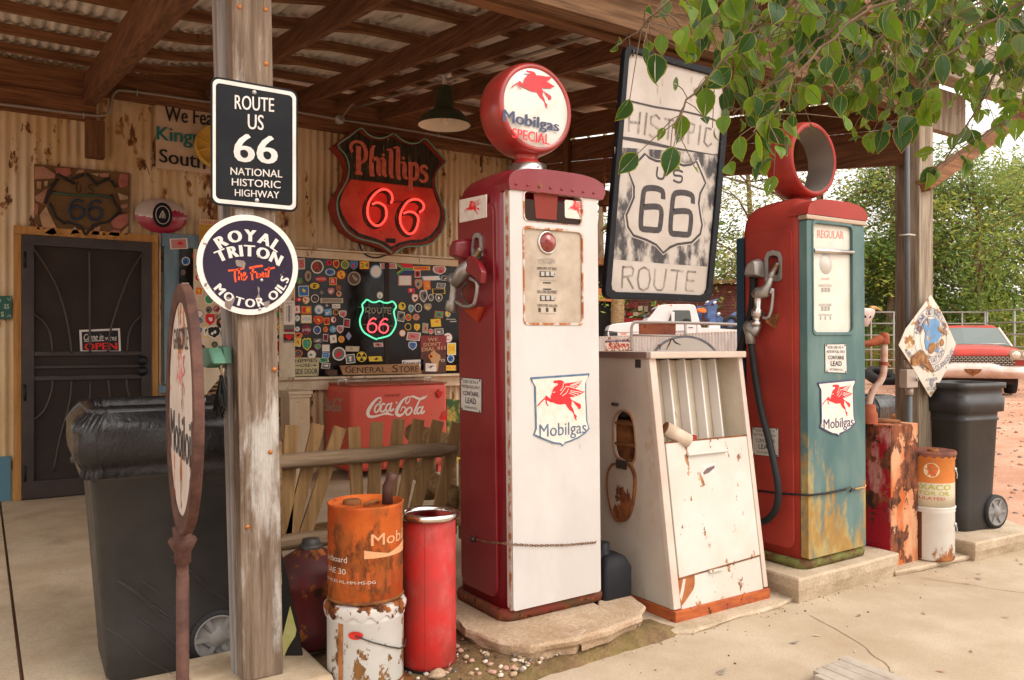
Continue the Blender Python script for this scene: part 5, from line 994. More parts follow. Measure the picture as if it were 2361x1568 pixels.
mb = MB(LW); mb.arc('ROYAL', (c0[0], c0[1] - 48 * px_), 103 * px_, 27 * px_, -33, 33, P, .002, None, .17); mb.part('lettering', o)
mb = MB(LW); mb.arc('TRITON', (c0[0], c0[1] - 111 * px_), 131 * px_, 26 * px_, -26, 26, P, .002, None, .17); mb.part('lettering', o)
mb = MB(LW); mb.arc('MOTOR OILS', c0, 99 * px_, 20 * px_, 228, 110, P, .002, None, .14, down=True); mb.part('lettering', o)
OR = mat('letter_orange', (.75, .08, .02), .4)
def fq(x, y): return ((650 + x / 1.844) / 1.7356, (850 + y / 1.844) / 1.7356)
mb = MB(OR); S_ = lambda pts, w_=4.2: mb.ribbon([fq(*p) for p in pts], w_ * px_, P, .002, None, px=True, sm=3)
S_([(482, 430), (540, 425), (600, 412)], 4); S_([(535, 425), (532, 470), (540, 515)]); S_([(565, 410), (562, 500)]); S_([(562, 470), (578, 450), (586, 500)]); S_([(592, 478), (612, 455), (600, 445), (590, 490), (605, 498), (625, 470)], 3.2)
S_([(638, 412), (690, 400), (738, 395)], 5); S_([(672, 405), (660, 450), (663, 500)]); S_([(645, 450), (690, 438)], 3.5); S_([(695, 445), (694, 482), (705, 478)], 3.5); S_([(712, 450), (712, 480), (718, 452), (728, 478), (742, 460), (738, 440), (732, 475), (752, 470)], 3); S_([(765, 445), (755, 455), (768, 468), (758, 478)], 3); S_([(785, 405), (778, 480)]); S_([(752, 425), (828, 408)], 4); mb.part('lettering', o)
GW = mat('chip_grey', (.17, .13, .11), .6, 0, (.26, .22, .19), 30)
for pts in ([(536, 360), (548, 350), (600, 358), (612, 375), (600, 420), (590, 405), (545, 395)], [(462, 640), (480, 622), (505, 635), (535, 628), (525, 660), (500, 720), (480, 710), (460, 690)], [(700, 545), (715, 560), (712, 600), (722, 640), (715, 665), (698, 668), (692, 630), (705, 600)], [(745, 665), (790, 648), (790, 680), (770, 702), (745, 690)], [(300, 222), (335, 235), (328, 240), (298, 232)], [(310, 525), (330, 520), (322, 548), (308, 545)]):
    mb = MB(GW); mb.ppx([fq(*p) for p in pts], P, .0021, .0023); mb.part('chip', pn)
for p in ((708, 325), (730, 500), (717, 712)): mb = MB(GALV); mb.lathe(P.at(*fq(*p), h=.002), (0, -1, 0), [(.006, 0), (.005, .003), (.0001, .004)], 10); mb.part('screw', o)
# round sign on pole, nearly edge-on
pc = Vector((.546, 2.76, 1.165)); ang = math.radians(85); uu_ = Vector((math.cos(ang), math.sin(ang), 0)); CP = PL(pc, uu_, UP)
o = thing('curb_sign', 'rusty round white sign on an iron pole seen nearly edge-on in front of the bin', 'sign', (pc.x, pc.y, 0))
M_IR = mat('iron_frame', (.06, .028, .022), .75, 0, (.11, .052, .038), 14, bump=.3, bs=90); RD = .40
M_MF = mat('old_enamel', (.60, .54, .49), .4, 0, (.52, .45, .4), 5, rust=.42, rs=5.5, rst=(1, 1, .6), rc=((.16, .07, .04), (.50, .17, .05)), soft=.03)
mb = MB(M_MF); mb.plate(ell(0, 0, RD * .90, RD * .90, 56), CP, -.006, .006); fc = mb.part('face', o)
mb = MB(M_IR); n_ = CP.n; v = []
for i in range(64):
    t = 2 * math.pi * i / 64; e = CP.mp(math.cos(t) * RD * .93, math.sin(t) * RD * .93, 0); rd = (e - pc).normalized()
    for a, b in ((-.028, -.012), (.03, -.015), (.03, .015), (-.028, .012)): v.append(e + rd * a + n_ * b)
mb.add(v, [(i * 4 + j, ((i + 1) % 64) * 4 + j, ((i + 1) % 64) * 4 + (j + 1) % 4, i * 4 + (j + 1) % 4) for i in range(64) for j in range(4)], smooth=False); mb.part('frame', o, bev=.004)
px0 = pc - UP * RD; mb = MB(M_IR); mb.lathe((pc.x, pc.y, 0), (0, 0, 1), [(.020, -.0), (.020, .62), (.0185, .62), (.0185, .66), (.026, .665), (.026, .70), (.03, .705), (.045, .735), (.04, .745), (.028, .75), (.032, .78), (.0001, .78)], 20); mb.part('pole', o)
MG = mat('letter_grey', (.07, .06, .06), .6); MR_ = mat('horse_red', (.55, .03, .03), .5, 0, (.5, .45, .42), 30)
mb = MB(MG); mb.text('Mobiloil', [(.30, -.02), (-.30, -.02), (-.30, -.16), (.30, -.16)] if CP.n.dot(uu_.cross(UP)) < 0 else [(-.30, -.02), (.30, -.02), (.30, -.16), (-.30, -.16)], CP, .0075, None, .03, px=False); mb.text('GARGOYLE', [(.2, .26), (-.2, .26), (-.2, .19), (.2, .19)], CP, .0075, None, .02, px=False); mb.part('lettering', fc)
mb = MB(MR_); mb.plate(fit(PEG, (.13, .0, -.13, .18), pb), CP, .0075, .0075); mb.part('winged_horse', fc)
# green clamp and rope on the post side
S = PX(x0 if False else postL.uv(553, 1540)[0] - .045); o = thing('pencil_sharpener', 'green cast metal box on a bracket fixed to the side of the near left post', 'fixture', S.at(515, 825))
M_GN = mat('green_cast', (.07, .16, .11), .5, 0, (.09, .2, .14), 10, dirt=.2); GX = lambda px, py, h: PX(postL.uv(553, 1540)[0] - .02 - h).at(px, py)
mb = MB(M_GN); a = [GX(491, 802, .03), GX(512, 803, .03), GX(523, 838, .03), GX(505, 848, .03), GX(488, 842, .03)]; mb.loft([[p + Vector((-.05, 0, 0)) for p in a], a], smooth=False); mb.part('body', o, bev=.008)
mb = MB(M_GN); a = [GX(520, 797, -.005), GX(533, 800, -.005), GX(535, 838, -.005), GX(526, 842, -.005)]; mb.loft([[p + Vector((-.03, 0, 0)) for p in a], a], smooth=False); mb.tube([GX(505, 822, .03), GX(528, 820, 0)], .012, 8); mb.part('bracket', o, bev=.003)
mb = MB(M_GN); mb.tube([GX(492, 825, .05), GX(478, 832, .06)], [.012, .014], 8); mb.part('spout', o)
mb = MB(mat('rope_black', (.012, .012, .012), .9))
for i in range(26):
    a = GX(510 + R.uniform(-3, 3), 866, .03 + R.uniform(-.01, .01)); b = GX(507 + R.uniform(-16, 14), 955 + R.uniform(-18, 8), .03 + R.uniform(-.03, .03)); mb.tube([a, a.lerp(b, .5) + Vector((R.uniform(-.01, .01), 0, 0)), b], .0035, 4)
mb.solo('rope_tassel', 'black frayed rope tassel hanging below the green cast box on the post', 'tassel', GX(510, 866, .03))
mb = MB(mat('string_tan', (.42, .32, .2), .9)); mb.tube([GX(505, 846, .03), GX(512, 862, .03), GX(506, 868, .03), GX(512, 872, .03), GX(515, 850, .03)], .004, 6); mb.solo('string', 'tan string loop tying the black tassel to the green cast box', 'string', GX(508, 850, .03))
# ---------------------------------------------------------------- big shield sign with neon
P = PY(WY - .19)
def ph(x, y): return ((1310 + x / 2.85) / 1.7356, (480 + y / 2.85) / 1.7356)
o = thing('shield_sign', 'large black and red highway shield neon sign with 66 on the store wall', 'sign', P.at(898, 440))
M_SR = mat('shield_red', (.68, .085, .055), .45, 0, (.55, .045, .03), 4, dirt=.2, ds=8, dc=(.2, .02, .02), rust=.1, rs=24); M_SK = mat('shield_black', (.018, .014, .010), .5, 0, (.05, .04, .025), 9, (3, 1, .4), rust=.22, rs=14, rst=(3, 1, .3), rc=((.16, .12, .07), (.22, .17, .1)))
M_SO = mat('shield_edge', (.28, .045, .03), .55, 0, (.20, .03, .02), 6)
OUT = [(60, 300), (200, 195), (340, 90), (380, 108), (450, 165), (540, 208), (640, 208), (735, 162), (830, 218), (900, 258), (1000, 258), (1100, 212), (1225, 340), (1345, 470), (1325, 505), (1250, 590), (1225, 680), (1232, 760), (1290, 920), (1340, 1050), (1342, 1150), (1300, 1280), (1200, 1390), (1100, 1440), (950, 1445), (840, 1475), (735, 1538), (650, 1475), (500, 1420), (330, 1372), (180, 1262), (90, 1120), (52, 980), (78, 880), (150, 780), (205, 670), (222, 560), (200, 470), (150, 390), (95, 330)]
mb = MB(M_SO); mb.ppx([ph(*p) for p in OUT], P, -.13, 0); pn = mb.part('can', o)
INB = [(112, 302), (240, 210), (352, 128), (400, 170), (480, 215), (600, 240), (735, 195), (850, 262), (960, 292), (1085, 252), (1200, 375), (1300, 485), (1220, 590), (1190, 690), (1195, 782), (265, 676), (240, 640), (225, 540), (200, 440), (150, 360)]
mb = MB(M_SK); mb.ppx([ph(*p) for p in INB], P, .001, .003); mb.part('upper_face', o)
INR = [(265, 680), (1195, 786), (1250, 900), (1300, 1020), (1310, 1120), (1275, 1240), (1190, 1345), (1090, 1395), (950, 1400), (830, 1430), (725, 1480), (640, 1420), (500, 1370), (340, 1320), (215, 1215), (140, 1090), (110, 970), (130, 880), (200, 780)]
mb = MB(M_SK); mb.ppx([ph(*p) for p in INR], P, .001, .003); rf = mb.part('lower_face', o)
mb = MB(M_SR); mb.ppx([(lambda a: ph(725 + (a[0] - 725) * .955, 690 + (a[1] - 690) * .955))(p) if p[1] > 800 else ph(*p) for p in INR], P, .0035, .0045); mb.part('red_panel', rf)
M_LP = mat('letter_salmon', (.66, .20, .14), .5, 0, (.52, .11, .07), 14)
mb = MB(M_LP)
def ST(pts, w_=44, sm=4, h=.006): mb.ribbon([ph(*p) for p in pts], w_ * .00090 if not isinstance(w_, list) else [q * .00090 for q in w_], P, h, None, px=True, sm=sm)
ST([(350, 300), (350, 600)], 62, 1, .0075); ST([(310, 605), (395, 615)], 34, 1, .0072); ST([(280, 370), (262, 310), (290, 260), (350, 250), (410, 290), (435, 370), (425, 450), (375, 500)], [40, 40, 34, 34, 46, 52, 46, 20])
ST([(545, 295), (515, 320), (500, 400), (500, 620)], [10, 40, 56, 60]); ST([(478, 628), (535, 635)], 30, 1, .0072); ST([(510, 480), (545, 440), (580, 480), (578, 590), (600, 640)], [20, 44, 54, 56, 34])
for x, y0, y1, hk in ((640, 440, 630, 595), (720, 340, 640, 668), (800, 315, 655, 745), (875, 485, 660, 830)): ST([(hk, y0 + 5), (x - 10, y0 + 4), (x + 2, y0 + 40), (x + 2, y1 - 20), (x + 35, y1 + 12)], [14, 34, 56, 56, 30])
ST([(940, 480), (945, 560), (945, 790)], [50, 58, 58]); ST([(905, 785), (970, 795)], 28, 1, .0072); ST([(950, 520), (1000, 500), (1020, 570), (1010, 660), (960, 685)], [24, 46, 56, 50, 24]); ST([(1135, 565), (1115, 530), (1075, 535), (1070, 580), (1120, 625), (1125, 680), (1085, 705), (1045, 680)], [34, 36, 40, 48, 50, 46, 36, 30])
mb.part('lettering', o)
for x, y in ((635, 402), (863, 437)): mb = MB(M_LP); mb.plate(ell(*P.uv(*ph(x, y)), .017, .017, 16), P, .004, .0065); mb.part('lettering', o)
S1 = [(705, 955), (722, 910), (708, 845), (660, 805), (600, 800), (530, 845), (470, 920), (442, 1000), (442, 1090), (470, 1160), (530, 1210), (590, 1200), (640, 1140), (655, 1070), (640, 1000), (590, 960), (540, 950), (495, 968)]
S2 = [(1030, 1060), (1068, 1030), (1080, 985), (1055, 940), (1000, 912), (930, 920), (870, 970), (825, 1050), (808, 1130), (825, 1210), (870, 1280), (920, 1305), (970, 1280), (1005, 1210), (1015, 1130), (990, 1080), (940, 1055), (890, 1055), (850, 1072)]
M_NR = mat('neon_red', (.6, .02, .02), .3, emit=(1, .05, .035), es=1.1); M_NG = mat('neon_teal_unlit', (.12, .34, .26), .25, 0, (.16, .42, .33), 3, coat=.4)
for Q in (S1, S2):
    mb = MB(M_SK); mb.ribbon([ph(x - 18, y + 8) for x, y in Q], [.03] + [.056] * (len(Q) - 2) + [.03], P, .006, None, px=True, sm=4); mb.part('numeral_backing', rf)  # wide black backing stroke of the sign face behind each neon numeral
    mb = MB(M_NR); mb.tube(smooth_path([tuple(P.at(*ph(*p), h=.04)) for p in Q], 5), .012, 8); mb.part('neon_tube', o)
mb = MB(DKMET); mb.tube([P.at(*ph(715, 945), h=.035), P.at(*ph(860, 935), h=.03)], .006, 6); mb.part('electrode', o)
G1 = [(738, 160), (620, 212), (520, 205), (440, 165), (368, 100), (240, 195), (110, 295), (190, 400), (232, 520), (222, 660), (170, 770), (115, 870), (98, 980), (120, 1110), (200, 1260), (330, 1350), (480, 1390), (590, 1425), (720, 1520)]; G2 = [(750, 165), (840, 235), (930, 272), (1020, 268), (1105, 222), (1225, 350), (1338, 478), (1250, 580), (1220, 690), (1235, 800), (1290, 950), (1332, 1060), (1335, 1160), (1290, 1290), (1200, 1390), (1090, 1438), (950, 1445), (850, 1460), (740, 1530)]
for Q in (G1, G2): mb = MB(M_NG); mb.tube(smooth_path([tuple(P.at(*ph(*p), h=.03)) for p in Q], 3), .0075, 6); mb.part('neon_tube', o)
mb = MB(BLACKP); mb.ppx([ph(665, 1352), ph(770, 1354), ph(770, 1408), ph(663, 1400)], P, .006, .014); mb.part('name_plate', o)
mb = MB(RUBBER); mb.tube(smooth_path([tuple(PY(WY - .1).at(*ph(*p))) for p in ((360, 1410), (400, 1500), (480, 1560), (580, 1570), (690, 1530))], 4), .008, 6); mb.part('cable', o)
# ---------------------------------------------------------------- things on the wall
P = PY(WY - .05); o = thing('banner', 'pale cloth banner with black and teal words hanging at the top of the wall', 'banner', P.at(410, 315))
M_BN = mat('banner_cloth', (.55, .43, .33), .8, bump=.15, bs=12); u0, u1 = P.uv(359, 400)[0], P.uv(500, 400)[0]; z1, z0 = P.uv(420, 240)[1], P.uv(420, 394)[1]
def banner_mesh(mb, a0, a1, b0, b1, pl, h, nx_=20, ny_=10, m=None):
    v = [pl.mp(a0 + (a1 - a0) * i / nx_, b0 + (b1 - b0) * j / ny_, h + .012 * noise.noise(Vector((i * .5, j * .5, 3)))) for i in range(nx_ + 1) for j in range(ny_ + 1)]
    mb.add(v, [(i * (ny_ + 1) + j, (i + 1) * (ny_ + 1) + j, (i + 1) * (ny_ + 1) + j + 1, i * (ny_ + 1) + j + 1) for i in range(nx_) for j in range(ny_)], m, True)
mb = MB(M_BN); banner_mesh(mb, u0, u1, z0, z1, P, 0); mb.part('cloth', o)
mb = MB(mat('banner_black', (.02, .02, .02), .8)); mb.text('We Feature', [(380, 246), (548, 262), (548, 297), (380, 280)], P, .014, None, .04); mb.text("South's", [(367, 343), (500, 356), (500, 396), (367, 374)], P, .014, None, .04); mb.part('lettering', o)
mb = MB(mat('banner_teal', (.02, .18, .17), .8)); mb.text('Kingman', [(361, 292), (520, 306), (520, 352), (361, 333)], P, .014, None, .04); mb.part('lettering', o)
P = PY(WY - .14); o = thing('yellow_disc', 'round yellow metal disc with raised ribs on the wall beside the banner', 'disc', P.at(490, 338)); c0 = P.uv(503, 338); r_ = c0[0] - P.uv(450, 338)[0]
M_YD = mat('yellow_enamel', (.55, .36, .06), .5, 0, (.62, .42, .09), 5, dirt=.15); mb = MB(M_YD); mb.lathe(P.mp(*c0), (0, -1, 0), [(r_, -.06), (r_, .02), (r_ * .95, .03), (r_ * .93, .0), (r_ * .6, -.01), (.0001, -.015)], 48); pn = mb.part('dish', o)
for i in range(8): t = i * math.pi / 4 + .35; mb = MB(M_YD); mb.beam(P.mp(c0[0] + .0 + r_ * .4 * math.cos(t), c0[1] + r_ * .4 * math.sin(t), .0), P.mp(c0[0] + r_ * .93 * math.cos(t), c0[1] + r_ * .93 * math.sin(t), .0), .02, .03, up=(0, 1, 0)); mb.part('rib', pn)
# stone plaque
P = PY(WY - .06); o = thing('stone_plaque', 'square stone and board plaque with a barbed wire route 66 shield above the door', 'plaque', P.at(188, 460))
def q1(x, y): return (x / 1.742 / 1.7356, y / 1.742 / 1.7356)
mb = MB(mat('plaque_board', (.17, .10, .045), .85, 0, (.13, .075, .035), 6)); mb.ppx([q1(238, 1142), q1(905, 1207), q1(893, 1660), q1(240, 1615)], P, -.03, 0); bd = mb.part('board', o, bev=.003)
ST_ = [mat('plaque_stone_%s' % n, c, .8, 0, tuple(x * .7 for x in c), 9, bump=.3) for n, c in (('pink', (.42, .22, .15)), ('rose', (.38, .14, .11)), ('buff', (.45, .28, .16)), ('sand', (.46, .33, .22)))]
SP_ = [[(242, 1165), (300, 1160), (388, 1215), (380, 1245), (240, 1252)], [(380, 1170), (485, 1172), (500, 1210), (470, 1235), (395, 1215)], [(525, 1215), (545, 1185), (590, 1182), (580, 1205)], [(630, 1210), (690, 1208), (680, 1232)], [(690, 1212), (760, 1208), (755, 1240), (700, 1235)], [(835, 1210), (895, 1218), (890, 1300), (832, 1312), (822, 1260)], [(255, 1265), (290, 1268), (285, 1320), (258, 1315)], [(305, 1268), (335, 1262), (330, 1300), (308, 1298)], [(243, 1370), (335, 1312), (300, 1425), (250, 1400)], [(243, 1420), (270, 1425), (262, 1500), (243, 1500)], [(275, 1500), (320, 1440), (395, 1590), (300, 1600)], [(820, 1345), (895, 1372), (885, 1392), (835, 1398)], [(835, 1430), (890, 1425), (885, 1450), (845, 1455)], [(765, 1540), (830, 1500), (895, 1490), (890, 1560), (835, 1600), (790, 1590)], [(300, 1625), (375, 1580), (400, 1630), (360, 1640)], [(480, 1640), (520, 1580), (560, 1630)], [(625, 1640), (660, 1590), (700, 1570), (690, 1645)], [(745, 1640), (780, 1600), (840, 1610), (830, 1655)], [(845, 1620), (890, 1575), (890, 1650)], [(705, 1650), (720, 1610), (740, 1640)], [(410, 1600), (440, 1640), (420, 1640)], [(255, 1560), (290, 1610), (250, 1600)]]
for i, p in enumerate(SP_): mb = MB(ST_[i % 4]); mb.ppx([q1(*a) for a in p], P, .0, .018); mb.part('stone', bd, bev=.004)
M_WI = mat('barbed_dark', (.03, .028, .028), .8)
for pts in ([(400, 1215), (455, 1250), (520, 1285)], [(500, 1250), (585, 1220)], [(600, 1210), (680, 1300)], [(680, 1280), (765, 1245)], [(770, 1260), (805, 1310)], [(350, 1300), (405, 1250)], [(385, 1270), (345, 1330), (315, 1420)], [(340, 1340), (390, 1345)], [(770, 1360), (800, 1420), (845, 1490)], [(345, 1420), (390, 1520), (455, 1565)], [(455, 1545), (560, 1580), (595, 1640)], [(595, 1640), (650, 1570), (760, 1545), (835, 1475)]):
    mb = MB(M_WI); mb.tube([P.at(*q1(*a), h=.02) for a in pts], .011, 6); mb.part('stick', bd)
mb = MB(mat('wire_green', (.05, .10, .07), .8)); mb.tube([P.at(*q1(*a), h=.02) for a in ((370, 1345), (480, 1360), (580, 1368), (700, 1365), (790, 1385))], .011, 6); mb.part('wire', bd)
for pts in ([(545, 1270), (528, 1300), (535, 1335), (560, 1338), (562, 1295)], [(648, 1295), (622, 1290), (618, 1312), (645, 1325), (645, 1348), (610, 1345)]): mb = MB(M_WI); mb.tube(smooth_path([tuple(P.at(*q1(*a), h=.012)) for a in pts], 3), .004, 5); mb.part('lettering', bd)
for dx in (0, 128):
    mb = MB(mat('wire_blue', (.03, .05, .09), .7)); Q = smooth_path([tuple(P.at(*q1(x + dx, y + dx * .05), h=.018)) for x, y in ((575, 1410), (535, 1395), (495, 1420), (482, 1470), (500, 1520), (540, 1530), (575, 1500), (570, 1455), (530, 1440), (498, 1460))], 4); mb.tube(Q, .010, 6)
    for q in Q[::3]: mb.tube([Vector(q) - Vector((.012, .004, .012)), Vector(q) + Vector((.012, -.008, .012))], .003, 4)
    mb.part('lettering', bd)
# oval dome sign
P = PY(WY - .05); o = thing('oval_sign', 'white and crimson domed oval sign with a rooster badge above the blue window', 'sign', P.at(372, 497)); 
def dome(mb, m, cut=None):
    c = P.uv(372, 498); rx, rz = (P.uv(432, 498)[0] - P.uv(311, 498)[0]) / 2, (P.uv(372, 458)[1] - P.uv(372, 538)[1]) / 2
    v = [P.mp(*c, .06)]
    for j in range(1, 9):
        for i in range(40): t = i * math.pi / 20; k_ = j / 8; v.append(P.mp(c[0] + rx * k_ * math.cos(t), c[1] + rz * k_ * math.sin(t), .06 * (1 - k_ ** 3)))
    f = [(0, 1 + i, 1 + (i + 1) % 40) for i in range(40)] + [(1 + (j - 1) * 40 + i, 1 + (j - 1) * 40 + (i + 1) % 40, 1 + j * 40 + (i + 1) % 40, 1 + j * 40 + i) for j in range(1, 8) for i in range(40)]
    lim = c[1] + .01
    def low(q): zc = sum(v[k].z for k in q) / len(q); xc = sum(v[k].x for k in q) / len(q); return zc < lim + .04 * math.sin((xc - c[0]) * 14)
    mb.add(v, [q for q in f if not low(q)], mat('dome_white', (.5, .42, .38), .2, coat=.4), True); mb.add(v, [q for q in f if low(q)], mat('dome_crimson', (.30, .02, .05), .2, coat=.4), True); return c
mb = MB(); c = dome(mb, None); pn = mb.part('dome', o, fix=True)
mb = MB(M_SB); mb.plate(ell(*c, .085, .115, 28), P, .059, .064); mb.part('badge', o); mb = MB(M_SIGNW); mb.plate(ell(*c, .062, .085, 28), P, .065, .066, None, [ell(*c, .057, .08, 28)])
for i in range(5): mb.ribbon([(c[0] - .03 + i * .012, c[1] - .03), (c[0] - .02 + i * .01, c[1] + .02 * (i % 2)), (c[0] + .0, c[1] + .04)], .005, P, .0655 + i * .0002, None, sm=2)
mb.part('rooster', o)
# green sign at the left edge, yellow sign, licence plate
P = PY(WY - .04); o = thing('green_sign', 'small green notice with a pale scroll border at the left edge of the photo', 'sign', P.at(5, 709))
mb = MB(mat('notice_green', (.02, .10, .075), .4)); mb.ppx([(-60, 683), (27, 682), (27, 736), (-60, 737)], P, 0, .006); mb.part('panel', o, bev=.001); mb = MB(mat('notice_pale', (.42, .45, .33), .5)); mb.text('as', [(9, 701), (21, 701), (21, 712), (9, 712)], P, .0075, None, .02); mb.text('s', [(2, 719), (9, 719), (9, 730), (2, 730)], P, .0075, None, .02); mb.text('o', [(-6, 689), (2, 689), (2, 697), (-6, 697)], P, .0075, None, .02)
for a in ([(22, 685), (25, 688), (22, 693), (17, 687)], [(22, 733), (25, 730), (21, 726), (17, 731)]): mb.ribbon(a, .004, P, .0075, None, px=True, sm=3)
mb.part('lettering', o)
P = PY(WY - .10); o = thing('yellow_sign', 'yellow poster with a red heading partly hidden by the round navy sign', 'sign', P.at(472, 530)); mb = MB(mat('poster_yellow', (.50, .28, .04), .5, 0, (.42, .22, .03), 8)); mb.ppx([(458, 504), (512, 508), (512, 578), (459, 570)], P, 0, .004); mb.part('panel', o); mb = MB(mat('poster_cream', (.58, .48, .3), .5)); mb.ppx([(459, 505), (512, 509), (512, 520), (459, 517)], P, .005, .0052); mb.part('heading', o)
mb = MB(mat('poster_red', (.45, .03, .02), .5)); mb.text('HARLEY', [(463, 508), (507, 511), (507, 518), (463, 516)], P, .006, None, .03); mb.part('lettering', o)
# ---------------------------------------------------------------- hanging historic route sign
HP = PY(3.0); o = thing('hanging_sign', 'tall black rimmed historic US 66 route sign hanging crooked from the porch header', 'sign', HP.at(1560, 112))
M_HW = mat('sign_aged_white', (.46, .415, .375), .5, 0, (.40, .35, .305), 4, dirt=.12); M_HB = mat('sign_brush_black', (.035, .03, .032), .5, 0, (.06, .05, .05), 30)
M_SM = mat('sign_brush_grey', (.43, .385, .345), .5, 0, (.05, .045, .047), 9, (1.3, 1, .7), .40, .58)
def hx_(x, y): return ((2400 + x / 2.529) / 1.7356, (600 + y / 2.529) / 1.7356)
def hy_(x, y): return ((2000 + x / 1.742) / 1.7356, y / 1.742 / 1.7356)
OT = [(1437, 122), (1441, 110), (1452, 107), (1560, 138), (1672, 167), (1681, 173), (1683, 188), (1661, 440), (1638, 680), (1632, 693), (1620, 697), (1510, 692), (1404, 689), (1394, 683), (1392, 670), (1414, 400)]
mb = MB(mat('sign_tube_black', (.008, .009, .011), .45, 0, (.03, .03, .035), 40, lo=.6, hi=.7, spec=.15)); IN = shrink(OT, .93); IN = [(1538 + (x - 1538) * .90, 402 + (y - 402) * .945) for x, y in OT]
mb.ppx(OT, HP, -.022, .012, None, [IN]); mb.part('frame', o, bev=.008)
mb = MB(M_HW); mb.ppx([(1538 + (x - 1538) * .93, 402 + (y - 402) * .965) for x, y in OT], HP, -.008, -.003); pn = mb.part('panel', o)
def hr(pts, w_, m, h=.0, px=True, sm=3, closed=False): mb = MB(m); mb.ribbon(pts, w_, HP, h, None, px=px, sm=sm, closed=closed); return mb
# darker brushed field round the shield
mb = MB(M_SM); mb.ppx([hx_(*p) for p in ((150, -30), (1225, 40), (1170, 560), (1085, 1180), (640, 1150), (132, 1105), (165, 500))], HP, -.0026, -.0022); mb.part('brushed_field', pn)
SHD = [(290, 218), (455, 40), (500, 80), (570, 112), (640, 118), (722, 88), (780, 135), (850, 158), (920, 148), (978, 118), (1070, 335), (1015, 440), (1000, 540), (1015, 650), (1035, 760), (1015, 850), (930, 935), (780, 955), (710, 985), (642, 1042), (570, 960), (470, 910), (340, 865), (285, 780), (268, 660), (300, 590), (345, 480), (345, 370)]
mb = MB(M_HW); mb.ppx([(lambda q: hx_(655 + (q[0] - 655) * 1.06, 545 + (q[1] - 545) * 1.05))(p) for p in SHD], HP, -.0018, -.0014, sm=0); sh_ = mb.part('shield', pn)
hr([hx_(*p) for p in SHD], .013, M_HB, -.0008, sm=1, closed=True).part('outline', sh_)
def SK(pts, w_, m=M_HB, h=-.0006, sm=2): mb = MB(m); mb.ribbon([hx_(*p) for p in pts], w_, HP, h, None, px=True, sm=sm); return mb
mb = MB(M_HB)
for pts in ([(585, 170), (575, 250), (590, 285), (625, 292), (648, 275), (660, 182)], [(840, 225), (790, 205), (752, 215), (752, 255), (800, 262), (832, 275), (825, 320), (790, 328), (742, 305)]): mb.ribbon([hx_(*p) for p in pts], .0115, HP, -.0006, None, px=True, sm=3)
mb.part('lettering', sh_)
for dx, dy in ((0, 0), (300, 46)):
    mb = MB(M_HB); A6 = [(640, 498), (640, 440), (622, 408), (560, 388), (480, 388), (445, 420), (432, 520), (418, 660), (415, 770), (432, 800), (500, 806), (590, 812), (608, 780), (620, 690), (622, 620), (600, 580), (530, 572), (445, 578)]
    mb.ribbon([hx_(x + dx, y + dy) for x, y in A6], .031, HP, -.0004, None, px=True, sm=2); mb.part('lettering', sh_)
GH = mat('letter_ghost', (.17, .145, .125), .5, 0, (.36, .31, .27), 10, (1, 1, .6), .42, .6)
rt = lambda L, ww=.016: [mb.ribbon([hx_(*p) for p in q], ww, HP, -.0008, None, px=True, sm=1) for q in L]
mb = MB(GH); rt([[(235, 1175), (225, 1395)], [(235, 1185), (320, 1180), (345, 1210), (330, 1270), (240, 1285)], [(280, 1290), (340, 1405)], [(450, 1185), (400, 1215), (385, 1310), (400, 1400), (445, 1420), (490, 1395), (512, 1310), (500, 1215), (450, 1185)], [(565, 1200), (550, 1370), (580, 1415), (625, 1420), (650, 1385), (675, 1205)], [(720, 1215), (850, 1225)], [(790, 1220), (765, 1425)], [(890, 1225), (870, 1420)], [(890, 1228), (975, 1235)], [(880, 1315), (955, 1325)], [(872, 1418), (950, 1425)]], .009); mb.part('lettering', pn)
mb = MB(GH)
for q in ([(905, 765), (900, 915)], [(980, 780), (965, 930)], [(905, 850), (975, 855)], [(1025, 785), (1010, 940)], [(1118, 830), (1090, 800), (1055, 815), (1055, 860), (1105, 895), (1105, 940), (1070, 955), (1042, 935)], [(1150, 825), (1215, 840)], [(1185, 835), (1170, 975)], [(1260, 835), (1235, 860), (1225, 940), (1245, 985), (1275, 970), (1290, 880), (1260, 835)], [(1320, 850), (1315, 1000)], [(1320, 855), (1360, 870), (1350, 920), (1320, 925)], [(1400, 870), (1385, 1010)], [(1475, 900), (1440, 890), (1425, 990), (1450, 1020), (1478, 1000)]): mb.ribbon([hy_(*p) for p in q], .011, HP, -.0008, None, px=True, sm=1)
mb.part('lettering', pn)
mb = MB(M_HB); mb.ribbon([hy_(*p) for p in ((850, 960), (845, 760), (865, 715), (910, 705), (1080, 745), (1300, 780), (1450, 820), (1520, 850), (1535, 900))], .009, HP, -.001, None, px=True, sm=2); mb.ribbon([hy_(*p) for p in ((850, 960), (1000, 985), (1200, 1030), (1500, 1080))], [.014, .02, .012, .004], HP, -.001, None, px=True, sm=3); mb.part('line', pn)
mb = MB(M_HB); mb.ribbon([hx_(*p) for p in ((85, 1400), (105, 1445), (160, 1458), (330, 1462), (600, 1470))], [.006, .012, .008, .006, .003], HP, -.001, None, px=True, sm=2); mb.ribbon([hx_(*p) for p in ((730, 1482), (860, 1478), (1030, 1500), (1070, 1440))], [.008, .016, .012, .004], HP, -.001, None, px=True, sm=2); mb.part('line', pn)
